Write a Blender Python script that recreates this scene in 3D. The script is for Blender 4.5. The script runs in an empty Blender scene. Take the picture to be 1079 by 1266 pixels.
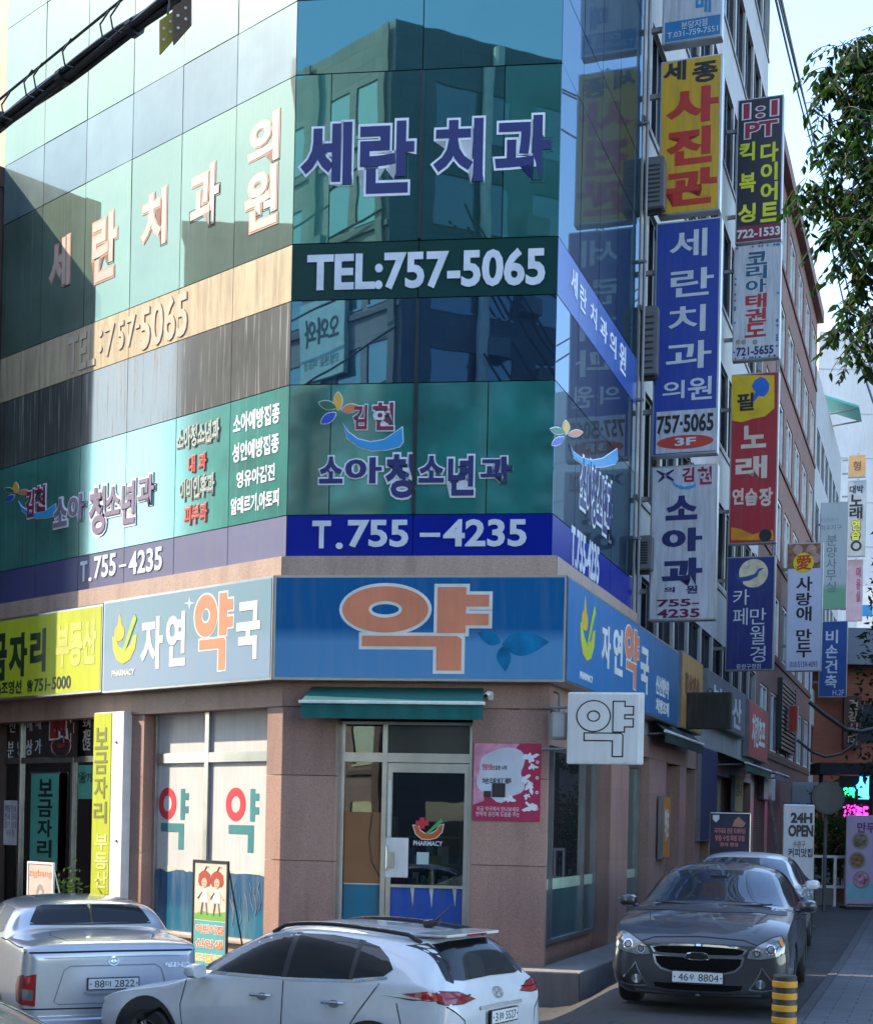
import bpy, bmesh, math, random
from mathutils import Vector, Matrix
from mathutils.bvhtree import BVHTree
from mathutils.geometry import tessellate_polygon
R = math.radians
rnd = random.Random(7)
S = bpy.context.scene
COL = S.collection
# ------------------------------------------------------------------ camera
FPX, PX, PY, ROLL, CAMZ = 1800.0, 540.0, 1015.0, 0.021, 2.45     # calibrated on the photograph (1079 x 1266 frame)
cam = bpy.data.cameras.new('camera')
cam.sensor_fit = 'HORIZONTAL'; cam.sensor_width = 36.0
cam.lens = 36.0 * FPX / 1079.0
cam.shift_x = (539.5 - PX) / 1079.0
cam.shift_y = (PY - 633.0) / 1079.0
cam.clip_start = 0.1; cam.clip_end = 3000.0
camo = bpy.data.objects.new('camera', cam); COL.objects.link(camo)
c_, s_ = math.cos(ROLL), math.sin(ROLL)
camo.matrix_world = Matrix(((c_, -s_, 0, 0), (0, 0, -1, 0), (s_, c_, 0, CAMZ), (0, 0, 0, 1)))
S.camera = camo
# ------------------------------------------------------------------ light
SUN_EL, SUN_DIR = R(39.0), Vector((-0.981, 0.196))                # towards the sun, in plan
w = bpy.data.worlds.new('World'); S.world = w; w.use_nodes = True
nt = w.node_tree; nt.nodes.clear()
out = nt.nodes.new('ShaderNodeOutputWorld'); bg = nt.nodes.new('ShaderNodeBackground')
sky = nt.nodes.new('ShaderNodeTexSky'); sky.sky_type = 'NISHITA'; sky.sun_disc = False
sky.sun_elevation = SUN_EL; sky.sun_rotation = math.atan2(SUN_DIR.x, SUN_DIR.y)
sky.air_density = 1.0; sky.dust_density = .5; sky.ozone_density = 1.0
bg.inputs['Strength'].default_value = 0.15
nt.links.new(sky.outputs[0], bg.inputs[0]); nt.links.new(bg.outputs[0], out.inputs[0])
sl = bpy.data.lights.new('sun', 'SUN'); sl.energy = 2.2; sl.angle = R(0.5); sl.color = (1.0, 0.86, 0.66)
so = bpy.data.objects.new('sun', sl); COL.objects.link(so)
d = Vector((SUN_DIR.x * math.cos(SUN_EL), SUN_DIR.y * math.cos(SUN_EL), math.sin(SUN_EL)))
so.rotation_euler = d.to_track_quat('Z', 'Y').to_euler(); so.location = (-30, 30, 40)
S.view_settings.view_transform = 'Standard'; S.view_settings.look = 'None'
S.view_settings.exposure = 2.15; S.view_settings.gamma = 1.0
S.render.engine = 'CYCLES'
S.cycles.use_denoising = True
S.cycles.max_bounces = 10; S.cycles.glossy_bounces = 5; S.cycles.diffuse_bounces = 3
S.cycles.transparent_max_bounces = 12; S.cycles.transmission_bounces = 6
S.cycles.caustics_reflective = False; S.cycles.caustics_refractive = False
S.cycles.sample_clamp_indirect = 6.0

# ------------------------------------------------------------------ materials
def nodemat(name):
    m = bpy.data.materials.new(name); m.use_nodes = True
    t = m.node_tree; p = t.nodes['Principled BSDF']
    return m, t, p
def coords(t, scale=(1, 1, 1), kind='Object'):
    c = t.nodes.new('ShaderNodeTexCoord'); mp = t.nodes.new('ShaderNodeMapping')
    mp.inputs['Scale'].default_value = scale
    t.links.new(c.outputs[kind], mp.inputs[0]); return mp.outputs[0]
def noise(t, vec, scale, detail=4, rough=.55):
    n = t.nodes.new('ShaderNodeTexNoise'); n.inputs['Scale'].default_value = scale
    n.inputs['Detail'].default_value = detail; n.inputs['Roughness'].default_value = rough
    if vec: t.links.new(vec, n.inputs['Vector'])
    return n.outputs['Fac']
def ramp(t, fac, stops):
    r = t.nodes.new('ShaderNodeValToRGB'); e = r.color_ramp.elements
    while len(e) < len(stops): e.new(.5)
    for k, (p, c) in enumerate(stops):
        e[k].position = p; e[k].color = tuple(c) + (1,) if len(c) == 3 else c
    t.links.new(fac, r.inputs[0]); return r.outputs[0]
def mixc(t, fac, a, b, mode='MIX'):
    m = t.nodes.new('ShaderNodeMix'); m.data_type = 'RGBA'; m.blend_type = mode
    for k, v in ((0, fac), (6, a), (7, b)):
        if hasattr(v, 'links') or hasattr(v, 'is_linked'): t.links.new(v, m.inputs[k])
        else: m.inputs[k].default_value = (tuple(v) + (1,)) if isinstance(v, (tuple, list)) else v
    return m.outputs[2]
def bump(t, p, h, strength=.3, dist=.02):
    b = t.nodes.new('ShaderNodeBump'); b.inputs['Strength'].default_value = strength; b.inputs['Distance'].default_value = dist
    t.links.new(h, b.inputs['Height']); t.links.new(b.outputs[0], p.inputs['Normal']); return b
MATS = {}
def P(name, col, rough=.5, metal=0., spec=.5, var=.12, vs=3., coat=0., bmp=0., bs=40., grime=0.):
    """principled with mottling, optional bump and a film of streaky grime"""
    if name in MATS: return MATS[name]
    m, t, p = nodemat(name)
    p.inputs['Roughness'].default_value = rough; p.inputs['Metallic'].default_value = metal
    p.inputs['Specular IOR Level'].default_value = spec; p.inputs['Coat Weight'].default_value = coat
    p.inputs['Coat Roughness'].default_value = .04
    base = None
    if var > 0:
        v = coords(t); n = noise(t, v, vs, 5)
        lo = tuple(max(0, c * (1 - var)) for c in col); hi = tuple(min(1, c * (1 + var)) for c in col)
        base = ramp(t, n, [(.3, lo), (.7, hi)])
    if grime > 0:
        v2 = coords(t, (9, 9, .7)); n2 = noise(t, v2, 1.2, 6, .7)
        g = ramp(t, n2, [(.43, (0, 0, 0)), (.70, (min(1, grime * 1.3),) * 3)])
        base = mixc(t, g, base if base else col, (.13, .11, .09))
        rr = t.nodes.new('ShaderNodeMath'); rr.operation = 'MULTIPLY_ADD'; rr.inputs[1].default_value = .3; rr.inputs[2].default_value = rough
        t.links.new(n2, rr.inputs[0]); t.links.new(rr.outputs[0], p.inputs['Roughness'])
    if base is not None: t.links.new(base, p.inputs['Base Color'])
    else: p.inputs['Base Color'].default_value = tuple(col) + (1,)
    if bmp > 0: bump(t, p, noise(t, coords(t), bs, 4), bmp, .01)
    MATS[name] = m; return m
def coated_glass(name, base, tint, refl=.5, rough=.012, wave=.05, wscale=.55, streak=0., var=.25, dust=0.):
    """reflective coated glazing: a dark tinted body under a mirror coat; rolled-glass waviness; drip stains"""
    if name in MATS: return MATS[name]
    m, t, p = nodemat(name)
    lo = tuple(c * (1 - var) for c in base); hi = tuple(c * (1 + var) for c in base)
    colr = ramp(t, noise(t, coords(t), .9, 3), [(.3, lo), (.7, hi)])
    p.inputs['Roughness'].default_value = .35; p.inputs['Specular IOR Level'].default_value = .2
    oi = t.nodes.new('ShaderNodeObjectInfo'); colr = mixc(t, 1., colr, ramp(t, oi.outputs['Random'], [(0, (.78, .80, .82)), (1, (1.2, 1.18, 1.15))]), 'MULTIPLY')
    if streak > 0:
        s = noise(t, coords(t, (14, 14, .35)), 1.3, 4, .6)
        sf = ramp(t, s, [(.55, (0, 0, 0)), (.75, (streak, streak, streak))])
        colr = mixc(t, sf, colr, (.55, .55, .5))
    if dust > 0:
        colr = mixc(t, dust, colr, (.5, .47, .42))
    t.links.new(colr, p.inputs['Base Color'])
    g = t.nodes.new('ShaderNodeBsdfGlossy'); g.inputs['Color'].default_value = tuple(tint) + (1,)
    g.inputs['Roughness'].default_value = rough
    fr = t.nodes.new('ShaderNodeFresnel'); fr.inputs['IOR'].default_value = 1.5
    ma = t.nodes.new('ShaderNodeMath'); ma.operation = 'MULTIPLY_ADD'; ma.use_clamp = True
    ma.inputs[1].default_value = 1 - refl; ma.inputs[2].default_value = refl
    t.links.new(fr.outputs[0], ma.inputs[0])
    fac = ma.outputs[0]
    if streak > 0:
        sb = t.nodes.new('ShaderNodeMath'); sb.operation = 'SUBTRACT'; sb.use_clamp = True
        t.links.new(fac, sb.inputs[0]); t.links.new(sf, sb.inputs[1]); fac = sb.outputs[0]
    b = t.nodes.new('ShaderNodeBump'); b.inputs['Strength'].default_value = wave; b.inputs['Distance'].default_value = .05
    t.links.new(noise(t, coords(t), wscale, 2), b.inputs['Height']); t.links.new(b.outputs[0], g.inputs['Normal']); t.links.new(b.outputs[0], fr.inputs['Normal'])
    mx = t.nodes.new('ShaderNodeMixShader'); t.links.new(fac, mx.inputs[0]); t.links.new(p.outputs[0], mx.inputs[1]); t.links.new(g.outputs[0], mx.inputs[2])
    t.links.new(mx.outputs[0], t.nodes['Material Output'].inputs[0])
    MATS[name] = m; return m
def clear_glass(name, tint=(.8, .88, .85), refl=.06):
    if name in MATS: return MATS[name]
    m, t, p = nodemat(name)
    tr = t.nodes.new('ShaderNodeBsdfTransparent'); tr.inputs[0].default_value = tuple(tint) + (1,)
    g = t.nodes.new('ShaderNodeBsdfGlossy'); g.inputs['Roughness'].default_value = .01
    fr = t.nodes.new('ShaderNodeFresnel'); fr.inputs['IOR'].default_value = 1.5
    ma = t.nodes.new('ShaderNodeMath'); ma.operation = 'ADD'; ma.use_clamp = True; ma.inputs[1].default_value = refl
    t.links.new(fr.outputs[0], ma.inputs[0])
    b = t.nodes.new('ShaderNodeBump'); b.inputs['Strength'].default_value = .04; b.inputs['Distance'].default_value = .05
    t.links.new(noise(t, coords(t), .8, 2), b.inputs['Height']); t.links.new(b.outputs[0], g.inputs['Normal'])
    mx = t.nodes.new('ShaderNodeMixShader'); t.links.new(ma.outputs[0], mx.inputs[0]); t.links.new(tr.outputs[0], mx.inputs[1]); t.links.new(g.outputs[0], mx.inputs[2])
    t.links.new(mx.outputs[0], t.nodes['Material Output'].inputs[0])
    MATS[name] = m; return m
def granite(name, col):
    if name in MATS: return MATS[name]
    m, t, p = nodemat(name)
    n = noise(t, coords(t), 55, 6, .75)
    a = ramp(t, n, [(.30, tuple(c * .35 for c in col)), (.45, tuple(c * .85 for c in col)), (.58, col), (.74, tuple(min(1, c * 1.5) for c in col))])
    st = noise(t, coords(t, (3, 3, .5)), 1.3, 5)
    a = mixc(t, ramp(t, st, [(.45, (0, 0, 0)), (.8, (.55, .55, .55))]), a, tuple(c * .42 for c in col))
    gi = t.nodes.new('ShaderNodeNewGeometry'); a = mixc(t, 1., a, ramp(t, gi.outputs['Random Per Island'], [(0, (.80, .80, .82)), (1, (1.12, 1.10, 1.08))]), 'MULTIPLY')
    t.links.new(a, p.inputs['Base Color']); p.inputs['Roughness'].default_value = .42; p.inputs['Specular IOR Level'].default_value = .35
    MATS[name] = m; return m
def brickmat(name, c1, c2, mortar, scale=1.0, bw=.21, rh=.07):
    if name in MATS: return MATS[name]
    m, t, p = nodemat(name)
    c = t.nodes.new('ShaderNodeTexCoord'); sx = t.nodes.new('ShaderNodeSeparateXYZ'); t.links.new(c.outputs['Object'], sx.inputs[0])
    ad = t.nodes.new('ShaderNodeMath'); t.links.new(sx.outputs[0], ad.inputs[0]); t.links.new(sx.outputs[1], ad.inputs[1])
    cb = t.nodes.new('ShaderNodeCombineXYZ'); t.links.new(ad.outputs[0], cb.inputs[0]); t.links.new(sx.outputs[2], cb.inputs[1])
    b = t.nodes.new('ShaderNodeTexBrick'); t.links.new(cb.outputs[0], b.inputs['Vector'])
    b.inputs['Scale'].default_value = scale; b.inputs['Brick Width'].default_value = bw; b.inputs['Row Height'].default_value = rh; b.inputs['Mortar Size'].default_value = .008
    for k, v in (('Color1', c1), ('Color2', c2), ('Mortar', mortar)): b.inputs[k].default_value = tuple(v) + (1,)
    n = noise(t, coords(t), .7, 5)
    t.links.new(mixc(t, .8, b.outputs[0], ramp(t, n, [(.3, (.72, .72, .72)), (.7, (1, 1, 1))]), 'MULTIPLY'), p.inputs['Base Color'])
    p.inputs['Roughness'].default_value = .8
    MATS[name] = m; return m
def lamp_mat(name, col, strength):
    if name in MATS: return MATS[name]
    m, t, p = nodemat(name); p.inputs['Base Color'].default_value = tuple(col) + (1,)
    p.inputs['Emission Color'].default_value = tuple(col) + (1,); p.inputs['Emission Strength'].default_value = strength
    MATS[name] = m; return m
def fade_mat(name, top, bot, z0, z1, rough=.35, horizontal=False, grime=.12, spec=.5):
    """printed sign face whose ink itself fades from one colour to another"""
    if name in MATS: return MATS[name]
    m, t, p = nodemat(name)
    c = t.nodes.new('ShaderNodeTexCoord'); sx = t.nodes.new('ShaderNodeSeparateXYZ'); t.links.new(c.outputs['Object'], sx.inputs[0])
    mr = t.nodes.new('ShaderNodeMapRange'); mr.inputs[1].default_value = z0; mr.inputs[2].default_value = z1
    t.links.new(sx.outputs[0 if horizontal else 2], mr.inputs[0])
    colr = ramp(t, mr.outputs[0], [(.0, bot), (.36, bot), (.5, top), (1, top)]) if not horizontal else ramp(t, mr.outputs[0], [(.0, bot), (1, top)])
    if grime:
        g = ramp(t, noise(t, coords(t, (5, 5, .5)), 1.6, 6), [(.45, (0, 0, 0)), (.8, (grime * 2, grime * 2, grime * 2))])
        colr = mixc(t, g, colr, (.3, .3, .3))
    t.links.new(colr, p.inputs['Base Color']); p.inputs['Roughness'].default_value = rough; p.inputs['Specular IOR Level'].default_value = spec
    MATS[name] = m; return m
def paint(name, col, rough=.25, metal=0., flake=0.):
    if name in MATS: return MATS[name]
    m, t, p = nodemat(name)
    d_ = ramp(t, noise(t, coords(t), 2.2, 6, .65), [(.3, tuple(c * .86 for c in col)), (.75, tuple(min(1, c * 1.05) for c in col))])
    t.links.new(d_, p.inputs['Base Color']); p.inputs['Metallic'].default_value = metal; p.inputs['Roughness'].default_value = rough
    p.inputs['Coat Weight'].default_value = 1.0; p.inputs['Coat Roughness'].default_value = .03
    t.links.new(ramp(t, noise(t, coords(t), 5, 5), [(.4, (.015,) * 3), (.8, (.14,) * 3)]), p.inputs['Coat Roughness'])
    MATS[name] = m; return m

HULL = None
WHITE = P('white_paint', (.78, .78, .76), .4, grime=.15)
STEEL = P('brushed_steel', (.55, .55, .54), .28, 1.0)
ALU = P('aluminium', (.42, .42, .41), .35, .9)
DARKM = P('dark_metal', (.03, .03, .032), .4)
GREYM = P('grey_metal', (.22, .23, .24), .45, .3, grime=.25)
BLACK = P('black_print', (.012, .012, .014), .45)
RUBBER = P('black_rubber', (.018, .018, .018), .75)
CHROME = P('chrome', (.75, .75, .76), .08, 1.0, var=0)

# ------------------------------------------------------------------ pixel helpers and facade frames
def unroll(px, py):
    u, v = px - PX, PY - py
    return u - v * ROLL, v + u * ROLL
class Frame:
    """upright plane; local x = right seen from its front, local z = up, local -y = outwards"""
    def __init__(s, o, phi_deg): s.o = Vector((o[0], o[1])); s.a = R(phi_deg); s.r = Vector((math.cos(s.a), math.sin(s.a))); s.n = Vector((math.sin(s.a), -math.cos(s.a)))
    def loc(s, px, py, off=0.):
        u, v = unroll(px, py)
        d = Vector((u / FPX, 1.0)); o = s.o + s.n * off
        k = o.dot(s.n) / d.dot(s.n)
        q = d * k - o
        return q.dot(s.r), CAMZ + v / FPX * k
    def box(s, x0, y0, x1, y1, off=0.):
        """pixel box (edges read at its centre lines) -> local x0, z0, x1, z1"""
        cx, cy = (x0 + x1) / 2, (y0 + y1) / 2
        return s.loc(x0, cy, off)[0], s.loc(cx, y1, off)[1], s.loc(x1, cy, off)[0], s.loc(cx, y0, off)[1]
    def at(s, x, off=0.): return s.o + s.r * x + s.n * off
def pix(X, Y, Z):
    u, v = FPX * X / Y, FPX * (Z - CAMZ) / Y
    return PX + u + v * ROLL, PY - (v - u * ROLL)
def ground_pt(px, py, z):
    u, v = unroll(px, py); k = (z - CAMZ) / (v / FPX); return u / FPX * k, k

# ------------------------------------------------------------------ object helpers
BASE = {}
def thing(name, label, cat, F=None, base=(0, 0, 0), group=None, loc=None, rz=0.):
    o = bpy.data.objects.new(name, None); COL.objects.link(o)
    o.empty_display_size = .2
    if F is not None:
        p = F.at(base[0], -base[1]); o.location = (p.x, p.y, base[2]); o.rotation_euler = (0, 0, F.a)
        BASE[o.name] = Vector(base)
    else:
        o.location = loc or (0, 0, 0); o.rotation_euler = (0, 0, rz); BASE[o.name] = Vector((0, 0, 0))
    o['label'] = label; o['category'] = cat
    if group: o['group'] = group
    return o
def baseof(p):
    while p is not None:
        if p.name in BASE: return BASE[p.name]
        p = p.parent
    return Vector((0, 0, 0))
def link(name, me, mat, parent=None, label=None):
    o = bpy.data.objects.new(name, me); COL.objects.link(o)
    if mat is not None:
        me.materials.clear()
        for m_ in (mat if isinstance(mat, (list, tuple)) else [mat]): me.materials.append(m_)
    if parent is not None: o.parent = parent
    if label: o['label'] = label
    return o
def structure(o): o['kind'] = 'structure'; return o
def stuff(o): o['kind'] = 'stuff'; return o
def expand(poly, e):
    """mitred outward offset of a polygon in its plane"""
    n = len(poly); ar = sum(poly[i][0] * poly[(i + 1) % n][1] - poly[(i + 1) % n][0] * poly[i][1] for i in range(n))
    sg = 1 if ar > 0 else -1; res = []
    for i in range(n):
        a, b, c = Vector(poly[i - 1]), Vector(poly[i]), Vector(poly[(i + 1) % n])
        d1, d2 = (b - a).normalized(), (c - b).normalized()
        n1, n2 = Vector((d1.y, -d1.x)) * sg, Vector((d2.y, -d2.x)) * sg
        k = 1 + n1.dot(n2); m = (n1 + n2) / max(k, .35)
        res.append(tuple(b + m * e))
    return res
class MB:
    def __init__(s): s.v, s.f, s.mi, s.cur = [], [], [], 0
    def add(s, vs, fs):
        b = len(s.v); s.v += [Vector(v) for v in vs]
        for f in fs: s.f.append([i + b for i in f]); s.mi.append(s.cur)
        return s
    def box(s, x0, x1, y0, y1, z0, z1):
        x0, x1 = min(x0, x1), max(x0, x1); y0, y1 = min(y0, y1), max(y0, y1); z0, z1 = min(z0, z1), max(z0, z1)
        return s.add([(x0, y0, z0), (x1, y0, z0), (x1, y1, z0), (x0, y1, z0), (x0, y0, z1), (x1, y0, z1), (x1, y1, z1), (x0, y1, z1)],
                     [(0, 3, 2, 1), (4, 5, 6, 7), (0, 1, 5, 4), (1, 2, 6, 5), (2, 3, 7, 6), (3, 0, 4, 7)])
    def prism(s, poly, y0, y1):
        """polygon in (x, z), thickened from y0 (front) to y1"""
        n = len(poly); tr = tessellate_polygon([[Vector((p[0], p[1], 0)) for p in poly]])
        ar = sum(poly[i][0] * poly[(i + 1) % n][1] - poly[(i + 1) % n][0] * poly[i][1] for i in range(n))
        if ar < 0: poly = poly[::-1]; tr = tessellate_polygon([[Vector((p[0], p[1], 0)) for p in poly]])
        vs = [(p[0], y0, p[1]) for p in poly] + [(p[0], y1, p[1]) for p in poly]
        fs = []
        for t in tr:
            a, b, c = (Vector((poly[i][0], poly[i][1])) for i in t)
            if (b - a).cross(c - a) < 0: t = t[::-1]
            fs.append(tuple(t)); fs.append(tuple(i + n for i in t[::-1]))
        for i in range(n):
            j = (i + 1) % n; fs.append((i, i + n, j + n, j))
        return s.add(vs, fs)
    def plan(s, poly, z0, z1):
        """polygon in plan (x, y) extruded up"""
        n = len(poly)
        ar = sum(poly[i][0] * poly[(i + 1) % n][1] - poly[(i + 1) % n][0] * poly[i][1] for i in range(n))
        if ar < 0: poly = poly[::-1]
        vs = [(p[0], p[1], z0) for p in poly] + [(p[0], p[1], z1) for p in poly]
        tr = tessellate_polygon([[Vector((p[0], p[1], 0)) for p in poly]]); fs = []
        for t in tr:
            a, b, c = (Vector((poly[i][0], poly[i][1])) for i in t)
            if (b - a).cross(c - a) < 0: t = t[::-1]
            fs.append(tuple(i + n for i in t)); fs.append(tuple(t[::-1]))
        for i in range(n):
            j = (i + 1) % n; fs.append((i, j, j + n, i + n))
        return s.add(vs, fs)
    def tube(s, pts, r, n=8, cap=True):
        pts = [Vector(p) for p in pts]; rs = r if isinstance(r, (list, tuple)) else [r] * len(pts)
        vs, fs = [], []; up = None
        for i, p in enumerate(pts):
            d = (pts[min(i + 1, len(pts) - 1)] - pts[max(i - 1, 0)]).normalized()
            if up is None: up = Vector((0, 0, 1)) if abs(d.z) < .9 else Vector((1, 0, 0))
            a = d.cross(up).normalized(); b = a.cross(d).normalized(); up = b
            for k in range(n):
                t = 2 * math.pi * k / n; vs.append(p + (a * math.cos(t) + b * math.sin(t)) * rs[i])
        for i in range(len(pts) - 1):
            for k in range(n):
                k2 = (k + 1) % n; fs.append((i * n + k, i * n + k2, (i + 1) * n + k2, (i + 1) * n + k))
        if cap: fs.append(tuple(range(n))[::-1]); fs.append(tuple(range((len(pts) - 1) * n, len(pts) * n)))
        return s.add(vs, fs)
    def disc(s, x, z, r0, y0, y1, n=28, rz=None):
        """solid disc facing -y"""
        return s.prism([(x + r0 * math.cos(2 * math.pi * k / n), z + (rz or r0) * math.sin(2 * math.pi * k / n)) for k in range(n)], y0, y1)
    def ring(s, x, z, ra, rza, rb, rzb, y0, y1, n=40):
        vs, fs = [], []
        for k in range(n):
            c, q = math.cos(2 * math.pi * k / n), math.sin(2 * math.pi * k / n)
            vs += [(x + ra * c, y0, z + rza * q), (x + rb * c, y0, z + rzb * q), (x + ra * c, y1, z + rza * q), (x + rb * c, y1, z + rzb * q)]
        for k in range(n):
            a, b = 4 * k, 4 * ((k + 1) % n)
            fs += [(a + 1, a, b, b + 1), (a, a + 2, b + 2, b), (a + 3, a + 1, b + 1, b + 3), (a + 2, a + 3, b + 3, b + 2)]
        return s.add(vs, fs)
    def lathe(s, prof, n=24, c=(0, 0)):
        vs, fs = [], []
        for r, z in prof:
            for k in range(n):
                t = 2 * math.pi * k / n; vs.append((c[0] + r * math.cos(t), c[1] + r * math.sin(t), z))
        for i in range(len(prof) - 1):
            for k in range(n):
                k2 = (k + 1) % n; fs.append((i * n + k, i * n + k2, (i + 1) * n + k2, (i + 1) * n + k))
        fs.append(tuple(range(n))[::-1]); fs.append(tuple(range((len(prof) - 1) * n, len(prof) * n)))
        return s.add(vs, fs)
    def build(s, name, mat, parent=None, label=None, bevel=0., smooth=False, seg=2, raw=False):
        b = Vector((0, 0, 0)) if raw else baseof(parent)
        me = bpy.data.meshes.new(name)
        me.from_pydata([v - b for v in s.v], [], s.f); me.validate()
        for i, p in enumerate(me.polygons): p.material_index = s.mi[i] if i < len(s.mi) else 0
        if bevel > 0:
            bm = bmesh.new(); bm.from_mesh(me)
            ed = [e for e in bm.edges if len(e.link_faces) == 2 and e.calc_face_angle(0) > .5]
            bmesh.ops.bevel(bm, geom=ed, offset=bevel, segments=seg, affect='EDGES', clamp_overlap=True)
            bm.to_mesh(me); bm.free()
        if smooth: smooth_by_angle(me)
        return link(name, me, mat, parent, label)
def smooth_by_angle(me, ang=.6):
    bm = bmesh.new(); bm.from_mesh(me)
    for f in bm.faces: f.smooth = True
    for e in bm.edges: e.smooth = not (len(e.link_faces) == 2 and e.calc_face_angle(0) > ang)
    bm.to_mesh(me); bm.free()
# ------------------------------------------------------------------ lettering (real raised letters in the built-in font)
GLYPH = {}
def glyph(s, bold, ext, res=3, shear=0., spacing=1., align='CENTER', lsp=1.):
    key = (s, bold, ext, res, shear, spacing, align, lsp)
    if key in GLYPH: return GLYPH[key]
    c = bpy.data.curves.new('lettering', 'FONT'); c.body = s; c.size = 1; c.offset = bold; c.extrude = ext
    c.resolution_u = res; c.shear = shear; c.space_character = spacing; c.align_x = align; c.space_line = lsp
    o = bpy.data.objects.new('lettering', c); me = o.to_mesh()
    vs = [v.co.copy() for v in me.vertices]; fs = [tuple(p.vertices) for p in me.polygons]
    o.to_mesh_clear(); bpy.data.objects.remove(o); bpy.data.curves.remove(c)
    GLYPH[key] = (vs, fs); return GLYPH[key]
def put_text(mb, s, box, y, depth=.012, bold=.02, grow=0., shear=0., spacing=1., res=3, lsp=1.):
    """fit the string into box (x0, z0, x1, z1); front face at y - depth"""
    vs0, _ = glyph(s, bold, 0, 2, shear, spacing, 'CENTER', lsp)
    vs, fs = glyph(s, bold + grow, .5, res, shear, spacing, 'CENTER', lsp) if grow or True else (None, None)
    if not vs0: return mb
    ax, bx = min(v.x for v in vs0), max(v.x for v in vs0); ay, by = min(v.y for v in vs0), max(v.y for v in vs0)
    x0, z0, x1, z1 = box; kx, kz = (x1 - x0) / max(bx - ax, 1e-6), (z1 - z0) / max(by - ay, 1e-6)
    return mb.add([(x0 + (v.x - ax) * kx, y - depth * (v.z + .5), z0 + (v.y - ay) * kz) for v in vs], fs)
def text(parent, s, box, y, mat, depth=.012, bold=.02, outline=None, ow=.03, shear=0., spacing=1., label=None, name='lettering', res=3, vertical=False, pad=.06, lsp=1.):
    items = [(s, box)]
    if vertical:
        x0, z0, x1, z1 = box; n = len(s); h = (z1 - z0) / n
        items = [(ch, (x0, z1 - (i + 1) * h + h * pad, x1, z1 - i * h - h * pad)) for i, ch in enumerate(s) if ch != ' ']
    m = MB()
    for ch, b in items: put_text(m, ch, b, y, depth, bold, 0., shear, spacing, res, lsp)
    o = m.build(name, mat, parent, label)
    if outline:
        m2 = MB()
        for ch, b in items: put_text(m2, ch, b, y, depth * .6, bold, ow, shear, spacing, res, lsp)
        m2.build(name.replace('lettering', 'lettering_outline'), outline, parent)
    return o
def glyphs(parent, items, y, mat, depth=.012, bold=.02, outline=None, ow=.03, label=None, name='lettering'):
    """items: (string, box)"""
    if len(items) > 1 and any(len(s) > 1 for s, _ in items):
        return [glyphs(parent, [it], y, mat, depth, bold, outline, ow, label, name) for it in items][0]
    m = MB(); m2 = MB()
    for s, b in items:
        put_text(m, s, b, y, depth, bold)
        if outline: put_text(m2, s, b, y, depth * .6, bold, ow)
    o = m.build(name, mat, parent, label)
    if outline: m2.build('lettering_outline', outline, parent)
    return o
def yak(mb, box, y0, y1, e=0.):
    """the big block syllable of the pharmacy, as ring, bar with two ticks, and hook; e grows every stroke"""
    x0, z0, x1, z1 = box; W, H = x1 - x0, z1 - z0
    X = lambda a: x0 + a * W
    Z = lambda b: z1 - b * H
    mb.ring(X(.295), Z(.275), .295 * W + e, .275 * H + e, max(.115 * W - e, .001), max(.10 * H - e, .001), y0, y1)
    mb.prism(expand([(X(.65), Z(.555)), (X(.65), Z(.01)), (X(.845), Z(.01)), (X(.845), Z(.10)), (X(1), Z(.10)), (X(1), Z(.24)), (X(.845), Z(.24)), (X(.845), Z(.325)), (X(1), Z(.325)), (X(1), Z(.46)), (X(.845), Z(.46)), (X(.845), Z(.555))], e), y0, y1)
    mb.prism(expand([(X(.14), Z(.715)), (X(.14), Z(.59)), (X(.79), Z(.59)), (X(.82), Z(.625)), (X(.82), Z(1)), (X(.65), Z(1)), (X(.65), Z(.715))], e), y0 + .0005, y1)
    return mb
# ================================================================== ground
def smooth01(t): t = max(0., min(1., t)); return t * t * (3 - 2 * t)
def gz(x, y):
    return .56 * smooth01((x - .45 - .27 * max(0., y - 15.)) / 1.4) + .02 * max(0., min(y - 21., 40.)) - .29 * smooth01((-1.6 - x) / 2.)
def pave(name, mat, xs, ys, lift=0., inside=None, clip=None):
    m = MB(); nx, ny = len(xs), len(ys)
    m.v = [Vector((x, y, gz(x, y) + lift)) for y in ys for x in xs]
    for j in range(ny - 1):
        for i in range(nx - 1):
            if inside is None or inside((xs[i] + xs[i + 1]) / 2, (ys[j] + ys[j + 1]) / 2):
                m.f.append([j * nx + i, j * nx + i + 1, (j + 1) * nx + i + 1, (j + 1) * nx + i]); m.mi.append(0)
    return structure(m.build(name, mat, smooth=True))
def lin(a, b, n): return [a + (b - a) * i / n for i in range(n + 1)]
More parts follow.
